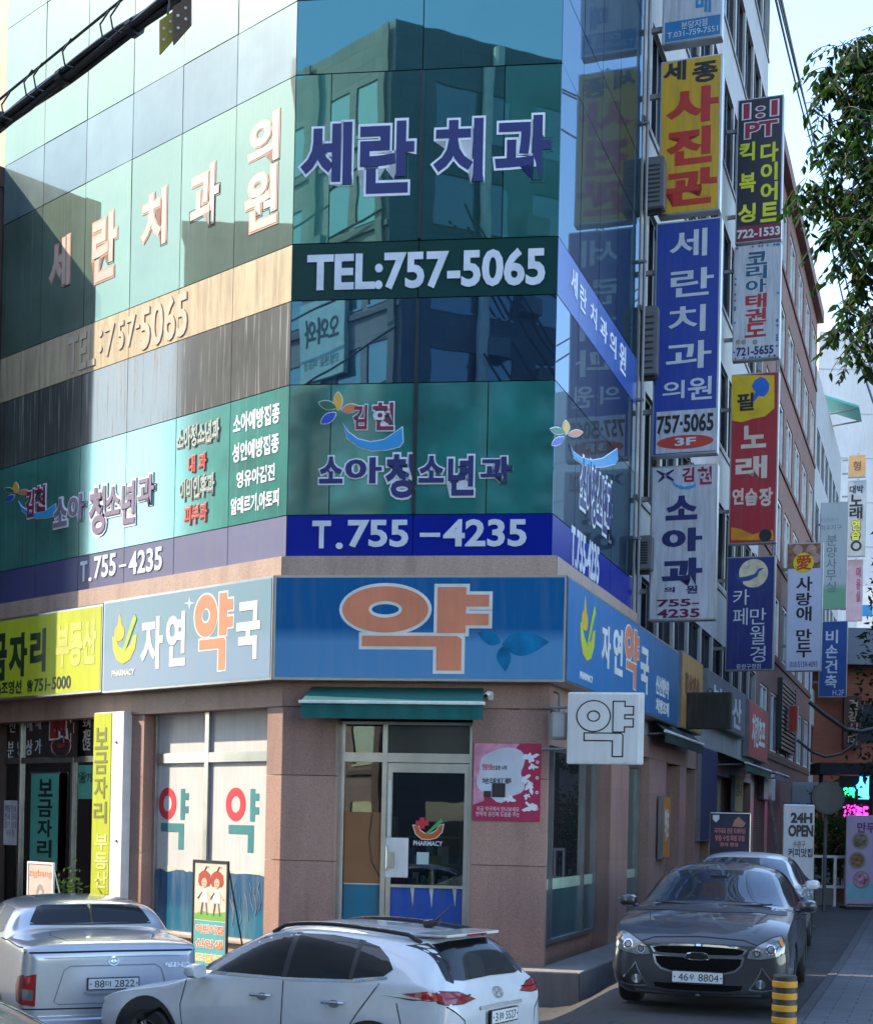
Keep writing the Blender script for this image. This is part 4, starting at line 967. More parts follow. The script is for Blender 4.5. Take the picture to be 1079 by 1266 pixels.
def wall_with_holes(t, F, x0, x1, z0, z1, depth, holes_rows, mat, name='wall', y=0., reveal=.18):
    """street wall built of piers and spandrels around window rows: holes_rows = [(za, zb, [(xa, xb), ...])]"""
    m = MB(); z = z0; e = .0
    for za, zb, hs in holes_rows:
        m.box(x0, x1, y, y + reveal, z, za); xx = x0
        for a, b in hs: m.box(xx, a, y, y + reveal, za, zb); xx = b
        m.box(xx, x1, y, y + reveal, za, zb); z = zb
    m.box(x0, x1, y, y + reveal, z, z1)
    m.box(x0, x1, y + reveal + .002, y + depth, z0, z1 - .02)
    return m.build(name, mat, t)
# --- pale panelled building next to the glass corner
xb0, xb1 = RL + .12, 23.5
t = thing('office_building', 'pale panelled office building with dark window bands carrying the first rows of hanging signs', 'building', FR, (xb0, 0, .4))
rows = []; spec = []
for f in range(8):
    za = 5.0 + f * 3.3; hs = [(xb0 + .7 + k * 1.75, xb0 + .7 + k * 1.75 + 1.55) for k in range(10)]
    rows.append((za, za + 1.9, hs)); spec += [(a, b, za, za + 1.9) for a, b in hs]
wall_with_holes(t, FR, xb0, xb1, 4.1, 31.5, 9., rows, PANEL)
windows(t, FR, .1, spec, DARKM, WGL)
MB().box(xb0 - .05, xb1, -.10, .2, 31.5, 32.0).build('parapet', PANEL, t)
m = MB()
for f in range(8): m.box(xb0, xb1, -.035, .0, 4.82 + f * 3.3, 4.90 + f * 3.3)
m.build('ledge_trim', GREYM, t)
# ground floor of that building: brown granite piers between shop windows
for px in (838, 857, 875, 905, 926, 944):
    a = rx_(px, 1010); MB().box(a, a + .8, -.02, .5, .1, 3.69).build('pier', GRAN, t)
MB().box(RL + .01, xb1, .5, .7, .1, 4.1).build('shop_back_wall', DARKM, t)
MB().box(RL + .01, xb1, -.01, .48, 3.7, 4.09).build('lintel', GRAN, t)
m = MB()
m.box(RL + .05, xb1 - .1, .30, .33, .9, 3.69); m.build('shop_window', dkg, t)
m = MB()
for k in range(12): a = RL + .5 + k * 1.4; m.box(a, a + .06, .24, .36, .5, 3.69)
m.box(RL + .05, xb1, .25, .35, 1.5, 1.62); m.build('shop_frame', ALU, t)
def duct(label, x, z0, z1, w_, d_):
    o = thing('air_conditioner', label, 'air conditioner', FR, (x, 0, z0))
    MB().box(x, x + w_, -d_, -.03, z0, z1).build('casing', P('grey_casing', (.13, .14, .155), .5, grime=.3), o, bevel=.02)
    m = MB()
    for i in range(9): z = z0 + .1 + (z1 - z0 - .2) * i / 9; m.box(x - .006, x + .004, -d_ + .06, -.09, z, z + .03)
    m.build('grille', DARKM, o)
    MB().box(x + .1, x + .15, -d_ + .04, 0, z0 - .06, z0).box(x + w_ - .15, x + w_ - .1, -d_ + .04, 0, z0 - .06, z0).build('bracket', DARKM, o)
duct('tall grey outdoor unit on the wall beside the blue dental sign', RL + .2, 10.3, 11.5, .3, .30)
duct('grey outdoor unit on the wall beside the yellow photo studio sign', RL + .2, 13.2, 14.1, .3, .36)
duct('grey outdoor unit on the wall beside the white paediatrics sign', RL + .2, 6.9, 7.5, .3, .28)
o = thing('downpipe', 'steel downpipe between the glass corner and the pale panelled building', 'pipe', FR, (RL + .05, 0, 4.3))
MB().tube([(RL + .05, -.09, 4.2), (RL + .05, -.09, 22)], .028, 10).build('pipe', GREYM, o, smooth=True)
m = MB()
for k in range(7): m.box(RL + .01, RL + .09, -.125, 0, 5 + k * 2.4, 5.04 + k * 2.4)
m.build('clip', GREYM, o)
# --- red brick building
xc0, xc1 = 23.6, 42.
t = thing('brick_building', 'red brick building with white framed windows behind the second row of signs', 'building', FR, (xc0, 0, .5))
rows = []; spec = []
for f in range(6):
    za = 4.9 + f * 3.15; hs = [(xc0 + 1.0 + k * 3.0, xc0 + 3.2 + k * 3.0) for k in range(6)]
    rows.append((za, za + 1.9, hs)); spec += [(a, b, za, za + 1.9) for a, b in hs]
wall_with_holes(t, FR, xc0, xc1, .3, 23.2, 9., rows, BRICK)
windows(t, FR, .08, spec, WHITE, WGL2, .07)
MB().box(xc0 - .1, xc1 + .1, -.25, 9.1, 23.2, 23.65).build('cornice', P('brown_fascia', (.15, .06, .045), .7), t)
m = MB()
for f in range(6): m.box(xc0, xc1, -.05, 0, 4.62 + f * 3.15, 4.78 + f * 3.15)
m.build('string_course', P('dark_brick_course', (.12, .045, .035), .8), t)
# fire stair / lattice on its flank
o = thing('cable_ladder', 'thin steel cable ladder standing on the brick roof edge', 'ladder', FR, (xc0 + 1.2, 0, 17))
m = MB()
for x in (xc0 + 1.0, xc0 + 1.5): m.tube([(x, -.30, 8), (x, -.30, 23.1)], .03, 6)
for k in range(30): m.tube([(xc0 + 1.0, -.30, 8.2 + k * .5), (xc0 + 1.5, -.30, 8.2 + k * .5)], .015, 5)
m.box(xc0 + 1.0, xc0 + 1.5, -.3, 0, 10, 10.04).box(xc0 + 1.0, xc0 + 1.5, -.3, 0, 20, 20.04)
m.build('rails', GREYM, o)
# --- grey building further on
t = thing('grey_building', 'slim light grey building beyond the red brick one', 'building', FR, (42.2, 0, .6))
rows = []; spec = []
for f in range(5):
    za = 5.2 + f * 3.1; hs = [(42.9 + k * 2.4, 44.7 + k * 2.4) for k in range(6)]; rows.append((za, za + 1.6, hs)); spec += [(a, b, za, za + 1.6) for a, b in hs]
wall_with_holes(t, FR, 42.2, 58., .4, 21.5, 8., rows, P('grey_render', (.40, .41, .42), .75, grime=.3))
windows(t, FR, .08, spec, GREYM, WGL2, .06)
# --- the tall blank wall behind
F0 = Frame((0, 0), 0)
def world_box(px, Y): return (px - PX) / FPX * Y
t = thing('apartment_block', 'tall blank light grey block rising behind the brick building at the end of the lane', 'building', loc=(26, 92, .9))
m = MB().box(-2.5, 24, 0, 14, -.5, 33.0)
m.build('wall', P('pale_render', (.58, .57, .56), .85, vs=.25, grime=.12), t, raw=True)
m = MB()
for k in range(11): m.box(-2.52, 24.02, -.02, -.001, 2.6 + 2.8 * k, 2.66 + 2.8 * k)
m.build('string_course', P('pale_joint', (.38, .38, .37), .85), t, raw=True)
for k in range(8):
    for j in range(2):
        o = MB().box(9 + j * 5, 10.6 + j * 5, -.05, .0, 3.6 + 2.8 * k, 5.0 + 2.8 * k).build('window', GREYM, t, raw=True)
        MB().box(9.08 + j * 5, 10.52 + j * 5, -.06, -.051, 3.68 + 2.8 * k, 4.92 + 2.8 * k).build('pane', WGL2, o, raw=True)
t = thing('roof_canopy', 'teal canopy roof showing between the brick building and the blank grey wall', 'canopy', FR, (50, 0, 21.5))
MB().add([(49.5, -1.3, 21.8), (52, -1.3, 21.8), (52, .5, 22.5), (49.5, .5, 22.5), (49.5, -1.3, 21.7), (52, -1.3, 21.7), (52, .5, 22.4), (49.5, .5, 22.4)], [(0, 1, 2, 3), (7, 6, 5, 4), (0, 4, 5, 1), (1, 5, 6, 2), (2, 6, 7, 3), (3, 7, 4, 0)]).build('roof_sheet', P('teal_sheet', (.03, .30, .28), .5), t)
m = MB()
for x in (49.7, 51.8): MB().tube([(x, .4, 21.5), (x, .4, 22.4)], .05, 6).tube([(x, .38, 21.52), (x, -1.2, 21.7)], .04, 6).build('post', GREYM, t)
# --- orange brick house at the lane's end
t = thing('orange_brick_house', 'orange brick house with a dark tiled roof closing the end of the lane', 'house', loc=(17.4, 62, 1.0))
OB = brickmat('orange_brick', (.42, .10, .045), (.34, .08, .035), (.28, .16, .10))
MB().box(-1.5, 8, 0, 8, -.5, 8.4).build('wall', OB, t, raw=True)
MB().add([(-2.2, -.8, 8.4), (8.6, -.8, 8.4), (8.6, 8.8, 8.4), (-2.2, 8.8, 8.4), (.5, 4, 10.6), (6, 4, 10.6)], [(0, 1, 5, 4), (1, 2, 5), (2, 3, 4, 5), (3, 0, 4), (3, 2, 1, 0)]).build('roof', P('dark_roof_tile', (.045, .05, .058), .6, bmp=.5, bs=20), t, raw=True)
for k in range(3):
    o = MB().box(.3 + k * 2.4, 1.7 + k * 2.4, -.06, .0, 5.2, 6.8).build('window', DARKM, t, raw=True); MB().box(.38 + k * 2.4, 1.62 + k * 2.4, -.07, -.061, 5.28, 6.72).build('pane', WGL, o, raw=True)
# buildings on the right side of the lane, outside the frame; seen in the mirror glass
def plain_block(name, label, x, y, phi, w_, d_, h, mat, cols, floors, z=0., glass=WGL, wcol=WHITE, fh=3.3):
    F = Frame((x, y), phi); t = thing(name, label, 'building', F, (0, 0, z))
    rows = []; spec = []
    for f in range(floors):
        za = z + 1.0 + f * fh; hs = [(w_ * (k + .2) / cols, w_ * (k + .8) / cols) for k in range(cols)]
        rows.append((za, za + 1.7, hs)); spec += [(a, b, za, za + 1.7) for a, b in hs]
    wall_with_holes(t, F, 0, w_, z - .5, z + h, d_, rows, mat); windows(t, F, .08, spec, wcol, glass)
    MB().box(-.1, w_ + .1, -.12, d_ + .1, z + h, z + h + .5).build('parapet', mat, t)
    return t
plain_block('rendered_building', 'cream rendered building on the far side of the lane reflected in the mirror glass', 16.1, 37, 251, 17, 8, 7.4, P('cream_render', (.55, .50, .42), .8, grime=.2), 7, 2, .6, WGL2)
plain_block('tiled_building', 'grey tiled building further up the far side of the lane reflected in the glass', 23.2, 57, 251, 19, 8, 10.5, P('grey_tile', (.42, .42, .42), .5, grime=.2), 7, 3, .8, WGL2)

# ================================================================== hanging signs
def blade(pb, label, face, name='hanging_sign', gap=.2, th=.24, frame=ALU, group=None, F=FR, phi=-19, minx=None):
    cy = (pb[1] + pb[3]) / 2; tt = F.loc(pb[0], cy, gap)[0]
    o = F.at(tt, gap); Fb = Frame(o, phi)
    b = Fb.box(*pb); t = thing(name, label, 'sign', Fb, (b[0], 0, b[1]), group)
    MB().box(b[0], b[2], 0, th, b[1], b[3]).build('housing', frame, t, bevel=.012)
    MB().box(b[0] + .03, b[2] - .03, -.006, .004, b[1] + .03, b[3] - .03).build('face_panel', face, t)
    m = MB()
    for z in (b[1] + .2 * (b[3] - b[1]), b[1] + .8 * (b[3] - b[1])): m.box(b[0] - gap - .1, b[0] - .002, th * .35, th * .65, z - .04, z + .04)
    hx_ = b[0] + .55 * (b[2] - b[0]); m.build('bracket', GREYM, t)
    MB().tube([(hx_ - .05, th / 2, b[3] - .01), (hx_ - .05, th / 2, b[3] + .05), (hx_, th / 2, b[3] + .09), (hx_ + .05, th / 2, b[3] + .05), (hx_ + .05, th / 2, b[3] - .01)], .012, 6).build('lifting_hook', DARKM, t)
    t['_'] = 0; del t['_']
    return t, Fb, b
SY = -.006
def put(t, Fb, s, pb, mat, vertical=False, bold=.03, outline=None, ow=.03, depth=.006, y=SY, pad=.06):
    b = Fb.box(*pb); return text(t, s, b, y, mat, depth, bold, outline, ow, vertical=vertical, pad=pad)
def sub_panel(t, Fb, pb, mat, y=SY, name='print_band', d_=.003):
    b = Fb.box(*pb); return MB().box(b[0], b[2], y - d_, y, b[1], b[3]).build(name, mat, t)
YEL = P('amber_yellow_acrylic', (.66, .38, .008), .32, vs=1, var=.06, grime=.3); RB = P('ultramarine_acrylic', (.012, .045, .30), .32, vs=1, var=.12, grime=.2)
WAC = P('milky_acrylic', (.52, .54, .58), .32, vs=1, var=.05, grime=.35); BLK = P('black_acrylic', (.018, .014, .022), .3, vs=1); NAV = P('navy_acrylic', (.012, .022, .15), .3, vs=1, grime=.15)
CRIM = P('crimson_acrylic', (.36, .012, .025), .34, vs=1, grime=.25); INKR = P('signal_red_ink', (.50, .03, .015), .4); INKB = P('navy_ink', (.012, .02, .11), .4); INKK = P('black_ink', (.015, .013, .015), .45)
YGR = P('acid_yellow_ink', (.62, .62, .02), .4); SIL = P('silver_ink', (.58, .62, .64), .4); TEALS = P('cyan_blue_acrylic', (.02, .17, .38), .35)
t, Fb, b = blade((819, -70, 893, 50), 'white and blue hanging sign with a small phone number above the yellow one', WAC)
sub_panel(t, Fb, (822, 23, 890, 47), TEALS); put(t, Fb, '매', (860, -14, 879, 16), P('azure_ink', (.03, .22, .45), .4)); put(t, Fb, '분당지점', (842, 25, 874, 34), SIL, y=SY - .003, bold=.01); put(t, Fb, 'T.031-759-7551', (825, 36, 887, 43), SIL, y=SY - .003, bold=.005)
t, Fb, b = blade((815, 71, 891, 263), 'yellow hanging sign of the photo studio with red and black lettering', YEL)
put(t, Fb, '세', (820, 76, 848, 100), INKK); put(t, Fb, '종', (856, 76, 887, 101), INKK)
for s_, q in (('사', (824, 108, 888, 152)), ('진', (824, 158, 880, 203)), ('관', (822, 209, 886, 253))): put(t, Fb, s_, q, INKR, bold=.045)
t, Fb, b = blade((808, 272, 889, 562), 'tall blue hanging sign of the dental clinic with white vertical lettering', RB)
for s_, q in (('세', (828, 284, 874, 318)), ('란', (829, 332, 882, 366)), ('치', (826, 378, 872, 411)), ('과', (823, 422, 879, 456)), ('의', (819, 471, 846, 493)), ('원', (850, 466, 880, 494))): put(t, Fb, s_, q, SIL, bold=.015)
sub_panel(t, Fb, (811, 507, 886, 559), WAC); put(t, Fb, '757·5065', (812, 512, 882, 535), INKK, y=SY - .003)
q = Fb.box(812, 538, 882, 555); MB().disc((q[0] + q[2]) / 2, (q[1] + q[3]) / 2, (q[2] - q[0]) / 2, SY - .006, SY - .003, 32, (q[3] - q[1]) / 2).build('print_ellipse', P('vermilion_ink', (.5, .05, .03), .4), t)
put(t, Fb, '3F', (834, 541, 860, 551), SIL, y=SY - .006)
t, Fb, b = blade((803, 575, 885, 767), 'white hanging sign of the paediatric clinic with navy lettering', WAC)
for s_, q in (('소', (823, 613, 862, 643)), ('아', (818, 653, 868, 682)), ('과', (818, 690, 868, 725))): put(t, Fb, s_, q, INKB, bold=.05)
put(t, Fb, '의', (821, 726, 834, 733), INKB, bold=.03); put(t, Fb, '원', (848, 724, 862, 734), INKB, bold=.03); put(t, Fb, '755-', (812, 741, 864, 750), P('plum_ink', (.10, .01, .05), .4)); put(t, Fb, '4235', (812, 753, 865, 764), P('plum_ink', (.10, .01, .05), .4))
put(t, Fb, '김', (843, 578, 858, 596), P('plum_red_ink', (.28, .01, .04), .4)); put(t, Fb, '현', (862, 577, 880, 599), P('plum_red_ink', (.28, .01, .04), .4))
q = [Fb.loc(*p) for p in ((828, 592), (836, 599), (846, 602), (856, 600), (860, 597), (860, 602), (852, 605), (842, 605), (834, 601))]; MB().prism(q, SY - .005, SY).build('swoosh', SKYB, t)
m = MB()
for p in (((821, 587), (812, 582)), ((821, 589), (814, 596)), ((824, 587), (833, 581)), ((825, 589), (833, 594))): m.tube([(Fb.loc(*p[0])[0], SY - .002, Fb.loc(*p[0])[1]), (Fb.loc(*p[1])[0], SY - .002, Fb.loc(*p[1])[1])], [.03, .012], 6)
m.build('petal', INKB, t)
t, Fb, b = blade((910, 120, 967, 298), 'black hanging sign of the kickboxing gym with acid yellow lettering', BLK)
put(t, Fb, '1:1', (919, 126, 961, 145), P('dark_crimson_ink', (.30, .005, .03), .4), outline=SIL, ow=.045); put(t, Fb, 'PT', (921, 150, 961, 169), P('dark_crimson_ink', (.30, .005, .03), .4), outline=SIL, ow=.045)
put(t, Fb, '킥', (914, 176, 933, 199), YGR); put(t, Fb, '복', (914, 214, 934, 238), YGR); put(t, Fb, '싱', (912, 252, 934, 275), YGR)
for s_, q in (('다', (940, 176, 962, 200)), ('이', (940, 201, 961, 223)), ('어', (940, 225, 961, 248)), ('트', (940, 250, 962, 274))): put(t, Fb, s_, q, YGR)
sub_panel(t, Fb, (911, 278, 965, 296), P('maroon_acrylic', (.20, .01, .03), .35)); put(t, Fb, '722-1533', (911, 282, 964, 293), SIL, y=SY - .003)
t, Fb, b = blade((906, 302, 964, 444), 'pale grey hanging sign of the taekwondo school with vertical lettering', WAC)
TK = P('teal_navy_ink', (.02, .09, .16), .4)
put(t, Fb, '코리아', (922, 311, 948, 362), TK, vertical=True, outline=SIL, ow=.03, pad=.02); put(t, Fb, '태권도', (921, 363, 947, 417), P('brick_red_ink', (.38, .03, .03), .4), vertical=True, pad=.02); put(t, Fb, '721-5655', (910, 428, 956, 439), INKB)
m = MB()
for k, px in enumerate((912, 919, 933)): q = Fb.loc(px, 423); m.disc(q[0], q[1], .06, SY - .003, SY, 14)
m.build('emblem', P('grey_gold_ink', (.25, .24, .18), .5), t)
m = MB(); q_ = random.Random(2)
for k in range(36):
    s_ = k % 4; u_ = q_.random(); x = b[0] + .05 + (b[2] - b[0] - .1) * u_ if s_ < 2 else (b[0] + .05, b[2] - .05)[s_ - 2]; z = (b[1] + .05, b[3] - .05)[s_] if s_ < 2 else b[1] + .05 + (b[3] - b[1] - .1) * u_
    m.disc(x, z, .022, SY - .02, SY, 8)
m.build('bulbs', P('blue_bulb', (.05, .12, .45), .2), t)
fy = fade_mat('yellow_to_crimson_print', (.66, .42, .01), (.36, .012, .025), 2.95, 3.35, .34)
t, Fb, b = blade((902, 461, 961, 672), 'crimson and yellow hanging sign of the singing practice room', CRIM)
q = [Fb.loc(*p) for p in ((904.5, 464), (957, 464), (957, 505), (945, 515), (930, 518), (917, 522), (904.5, 520))]; MB().prism(q, SY - .003, SY).build('print_patch', P('chrome_yellow_print', (.62, .42, .01), .4, var=.15), t)
q = [Fb.loc(*p) for p in ((903.5, 652), (915, 654), (930, 661), (945, 657), (955, 655), (956, 668), (903.5, 668))]; MB().prism(q, SY - .003, SY).build('print_patch', P('orange_yellow_print', (.55, .22, .01), .4, var=.3), t)
put(t, Fb, '필', (911, 486, 932, 508), INKK, y=SY - .003)
q = [Fb.loc(*p) for p in ((929, 478), (933, 470), (940, 466), (946, 468), (951, 475), (950, 484), (944, 491), (938, 489), (932, 497), (930, 490), (934, 485))]; MB().prism(q, SY - .006, SY - .003).build('print_splash', P('cobalt_print', (.02, .12, .50), .4), t)
for s_, q in (('노', (916, 526, 947, 554)), ('래', (909, 564, 948, 592)), ('연', (905, 604, 919, 624)), ('습', (921, 604, 936, 625)), ('장', (938, 603, 955, 626))): put(t, Fb, s_, q, P('pale_gold_ink', (.60, .50, .42), .4), bold=.035)
q = Fb.loc(946, 662); MB().disc(q[0], q[1], .15, SY - .008, SY - .003, 20).build('emblem', INKK, t)
t, Fb, b = blade((897, 688, 957, 829), 'navy hanging sign of the cafe with a whale crossing a full moon', NAV)
q = Fb.loc(928, 709); MB().disc(q[0] + .06, q[1], .34, SY - .003, SY, 32).build('moon_print', P('moon_print', (.60, .52, .36), .5, var=.3, vs=5), t)
q = [Fb.loc(*p) for p in ((908, 706), (914, 714), (922, 713), (932, 710), (938, 703), (945, 702), (938, 707), (936, 713), (926, 718), (918, 719), (919, 725), (914, 719), (910, 716))]; MB().prism(q, SY - .006, SY - .003).build('whale_print', P('whale_blue_print', (.03, .06, .24), .4), t)
for s_, q in (('카', (906, 729, 926, 748)), ('페', (906, 752, 924, 773)), ('만', (927, 752, 947, 772)), ('월', (927, 774, 945, 797)), ('경', (927, 799, 946, 819))): put(t, Fb, s_, q, SIL, bold=.0)
put(t, Fb, '중원구청점', (910, 821, 940, 827), SIL, bold=0.)
MAN = P('lavender_white_acrylic', (.56, .60, .74), .32, vs=1, var=.04)
t, Fb, b = blade((972, 671, 1016, 830), 'white hanging sign of the dumpling shop with a yellow disc on top', MAN)
sub_panel(t, Fb, (973, 672.5, 1014, 703), P('dumpling_photo_print', (.22, .10, .06), .5, var=.7, vs=6))
m = MB()
for px, py, r_ in ((986, 680, .16), (1003, 680, .17), (998, 688, .16), (1008, 690, .16)): q = Fb.loc(px, py); m.disc(q[0], q[1], r_, SY - .006, SY - .003, 18)
m.build('dumpling_print', P('pink_dough_print', (.42, .26, .2), .5, var=.3, vs=8), t)
q = Fb.loc(993, 696); MB().disc(q[0], q[1], .33, SY - .01, SY - .006, 28).build('disc_print', P('sun_yellow_print', (.75, .58, .01), .4), t)
put(t, Fb, '愛', (984, 686, 1003, 705), INKR, y=SY - .01, bold=.02)
for s_, q in (('사', (984, 713, 1004, 731)), ('랑', (984, 733, 1003, 749)), ('애', (984, 750, 1003, 768)), ('만', (984, 778, 1003, 793)), ('두', (984, 795, 1003, 813))): put(t, Fb, s_, q, INKK, bold=.025)
put(t, Fb, '010-5159-4093', (976, 818, 1010, 825), INKB, bold=.0)
GRN = fade_mat('misty_green_print', (.42, .48, .50), (.16, .36, .22), 0, 2.2, .4)
t, Fb, b = blade((1013, 621, 1047, 753), 'misty green hanging sign of the sales office', GRN)
put(t, Fb, '분양사무실', (1021, 661, 1034, 733), P('slate_ink', (.16, .20, .22), .4), vertical=True, bold=.01, pad=.04); put(t, Fb, '여수지구', (1014, 649, 1040, 656), P('slate_ink', (.16, .20, .22), .4), bold=0.); put(t, Fb, '더테라스', (1015, 640, 1037, 646), P('slate_ink2', (.26, .3, .32), .4), bold=0.)
t, Fb, b = blade((1012, 768, 1047, 862), 'blue hanging sign of the construction firm with pale vertical lettering', P('dark_cobalt_acrylic', (.015, .07, .26), .32, vs=1))
put(t, Fb, '비손건축', (1020, 778, 1035, 852), SIL, vertical=True, bold=.02)
put(t, Fb, 'H.2F', (1029, 853, 1043, 860), SIL, bold=0.)
t, Fb, b = blade((1047, 594, 1070, 688), 'narrow pale hanging sign of the second singing room', P('pale_grey_acrylic', (.38, .40, .40), .4, grime=.2))
put(t, Fb, '대박', (1050, 600, 1067, 610), INKK); put(t, Fb, '노래', (1050, 611, 1066, 642), INKK, vertical=True, pad=.02); put(t, Fb, '연습', (1052, 643, 1063, 668), YGR, vertical=True, pad=.02, outline=INKK, ow=.05)
q = Fb.loc(1058, 675); MB().ring(q[0], q[1], .28, .28, .17, .17, SY - .004, SY, 24).build('emblem', INKK, t)
t, Fb, b = blade((1048, 562, 1070, 590), 'small tan hanging sign above the narrow singing room sign', P('tan_acrylic', (.42, .24, .08), .4)); put(t, Fb, '형', (1054, 570, 1064, 582), P('brown_ink', (.16, .06, .02), .4), bold=.02)
t, Fb, b = blade((1046, 692, 1066, 768), 'faded pink hanging sign under the misty green sales office sign', P('faded_pink_acrylic', (.36, .28, .36), .4, grime=.2)); put(t, Fb, '미용실', (1058, 700, 1063, 745), P('dark_rose_ink', (.25, .06, .12), .4), vertical=True)
t, Fb, b = blade((1013, 868, 1043, 938), 'pale hanging sign with a round dark emblem below the blue construction sign', P('pale_lilac_acrylic', (.42, .45, .50), .4, grime=.15)); q = Fb.loc(1026, 899); MB().ring(q[0], q[1], .34, .34, .24, .24, SY - .004, SY, 28).disc(q[0], q[1], .18, SY - .004, SY, 20).build('emblem', P('ink_green', (.02, .05, .05), .4), t); put(t, Fb, '신선', (1018, 914, 1034, 934), P('slate_ink3', (.2, .24, .28), .4), vertical=True)
t, Fb, b = blade((1058, 724, 1079, 792), 'small white sign with a blue field in front of the grey block', P('pale_white_board', (.55, .55, .55), .5)); sub_panel(t, Fb, (1064, 748, 1078, 762), TEALS)
# dark box sign over the lane shopfronts
t, Fb, b = blade((843, 856, 903, 901), 'blank black box sign with a mossy frame projecting under the orange tan sign', P('blackened_acrylic', (.018, .016, .014), .5, grime=.2), frame=P('mossy_frame', (.03, .05, .025), .7), gap=.1)
# flat signs along the lane
def flat(pb, label, face, texts=(), off=.18, name='shop_sign', housing=GREYM):
    b = FR.box(*pb, off); t = thing(name, label, 'sign', FR, (b[0], 0, b[1]))
    MB().box(b[0], b[2], -off, -.02, b[1], b[3]).build('housing', housing, t, bevel=.008)
    MB().box(b[0] + .03, b[2] - .03, -off - .006, -off + .002, b[1] + .03, b[3] - .03).build('face_panel', face, t)
    for s_, q, mt in texts: text(t, s_, FR.box(*q, off), -off - .006, mt, .006, .03)
    return t
flat((842, 812, 868, 905), 'orange tan fascia sign at the end of the long blue pharmacy sign', P('orange_tan_print', (.46, .24, .06), .45, grime=.2), [('홍삼마을', (846, 835, 864, 862), P('brown_ink', (.16, .06, .02), .4))])
flat((874, 842, 921, 902), 'grey fascia sign with white lettering above the lane shops', P('grey_fascia_print', (.15, .15, .17), .5, grime=.2), [('부동산', (880, 855, 916, 896), SIL)])
flat((925, 872, 949, 940), 'faded red fascia sign beyond the grey one', P('faded_red_print', (.40, .06, .05), .5, grime=.2), [('치킨호프', (929, 886, 945, 926), SIL)])
t = flat((944, 952, 958, 990), 'small white square sign under the faded red fascia', WAC)
def lane_awning(pb, label, mat, off=.7):
    x0, z0, x1, z1 = FR.box(*pb, .02); t = thing('awning', label, 'awning', FR, (x0, 0, z0))
    MB().add([(x0, 0, z1), (x1, 0, z1), (x1, -off, z0 + .2), (x0, -off, z0 + .2), (x0, -off, z0), (x1, -off, z0), (x0, 0, z1 - .03), (x1, 0, z1 - .03), (x1, -off + .02, z0 + .17), (x0, -off + .02, z0 + .17), (x0, -off + .02, z0), (x1, -off + .02, z0)], [(0, 3, 2, 1), (3, 4, 5, 2), (6, 7, 8, 9), (9, 8, 11, 10), (4, 10, 11, 5)]).build('canopy', mat, t)
    MB().tube([(x0, -off, z0 + .2), (x1, -off, z0 + .2)], .03, 8).build('front_bar', WHITE, t)
    m = MB()
    for x in (x0 + .1, x1 - .1): m.tube([(x, -.02, z0 + .15), (x, -off + .03, z0 + .17)], .02, 6)
    m.build('arm', GREYM, t)
lane_awning((800, 893, 850, 925), 'dark folded awning under the long blue pharmacy sign', P('black_green_fabric', (.015, .03, .025), .8), .35)
lane_awning((886, 935, 922, 958), 'faded green awning over the navy shopfront in the lane', P('faded_green_fabric', (.04, .12, .07), .8))
lane_awning((928, 946, 947, 966), 'grey awning beyond the faded green one', P('grey_fabric', (.16, .17, .19), .8))
flat((819, 985, 828, 1062), 'narrow orange and white upright sign between two lane piers', P('orange_reflection_print', (.55, .22, .03), .45, grime=.2), [('약초', (821, 1000, 826, 1040), SIL)], .12)  # panel added where an orange reflection shows in the lane glass
flat((866, 925, 886, 1040), 'plain navy shopfront panel beside the dark poster board in the lane', P('navy_panel', (.02, .03, .10), .5, grime=.2), (), .12, 'hoarding')
flat((908, 960, 918, 1005), 'small yellow and white notice panel on the lane shopfront wall', P('pale_yellow_print', (.55, .48, .2), .5, grime=.2), [('임대', (910, 968, 916, 985), INKK)], .12, 'notice')
# free standing things in the lane
def board(px0, py0, px1, Y, phi, name, label, cat='banner', face=WAC, ht=None, th=.03, base_py=None):
    X = unroll((px0 + px1) / 2, py0)[0] / FPX * Y; F = Frame((X, Y), phi); g = gz(X, Y)
    b = F.box(px0, py0, px1, py0 + 10); x0, x1, zt = b[0], b[2], F.loc((px0 + px1) / 2, py0)[1]
    t = thing(name, label, cat, F, (0, 0, g))
    MB().box(x0, x1, -.01, .01, g + .12, zt).build('sheet', face, t)
    MB().tube([(x0, .02, g + .05), (x0, .02, zt)], .014, 8).tube([(x1, .02, g + .05), (x1, .02, zt)], .014, 8).tube([(x0, .02, zt), (x1, .02, zt)], .014, 8).tube([(x0, .02, g + .1), (x1, .02, g + .1)], .014, 8).build('frame', STEEL, t)
    MB().box(x0 - .05, x1 + .05, -.2, .25, g, g + .06).build('foot', DARKM, t, bevel=.01)
    return t, F, (x0, g, x1, zt)
t, F, b = board(969, 996, 1006, 26., -8, 'standing_banner', 'tall white standing banner advertising 24 hour coffee behind the parked cars', face=P('banner_white', (.50, .52, .54), .55, var=.1))
put(t, F, '24H', (977, 1005, 1004, 1018), INKK, y=-.011, bold=.05); put(t, F, 'OPEN', (974, 1020, 1005, 1035), INKK, y=-.011, bold=.05); put(t, F, '수원구', (980, 1040, 995, 1048), INKK, y=-.011, bold=0.); put(t, F, '커피맛집', (974, 1049, 1004, 1060), INKK, y=-.011, bold=.02)
t, F, b = board(1047, 1009, 1090, 31., 4, 'standing_banner', 'lilac standing banner of the dumpling shop with two round dish photos', face=P('banner_lilac', (.55, .45, .62), .55, var=.08))
put(t, F, '만두', (1059, 1017, 1082, 1030), P('violet_ink', (.20, .05, .22), .4), y=-.011); sub_panel(t, F, (1047, 1093, 1090, 1112), P('banner_aqua', (.25, .55, .62), .5), y=-.0101)
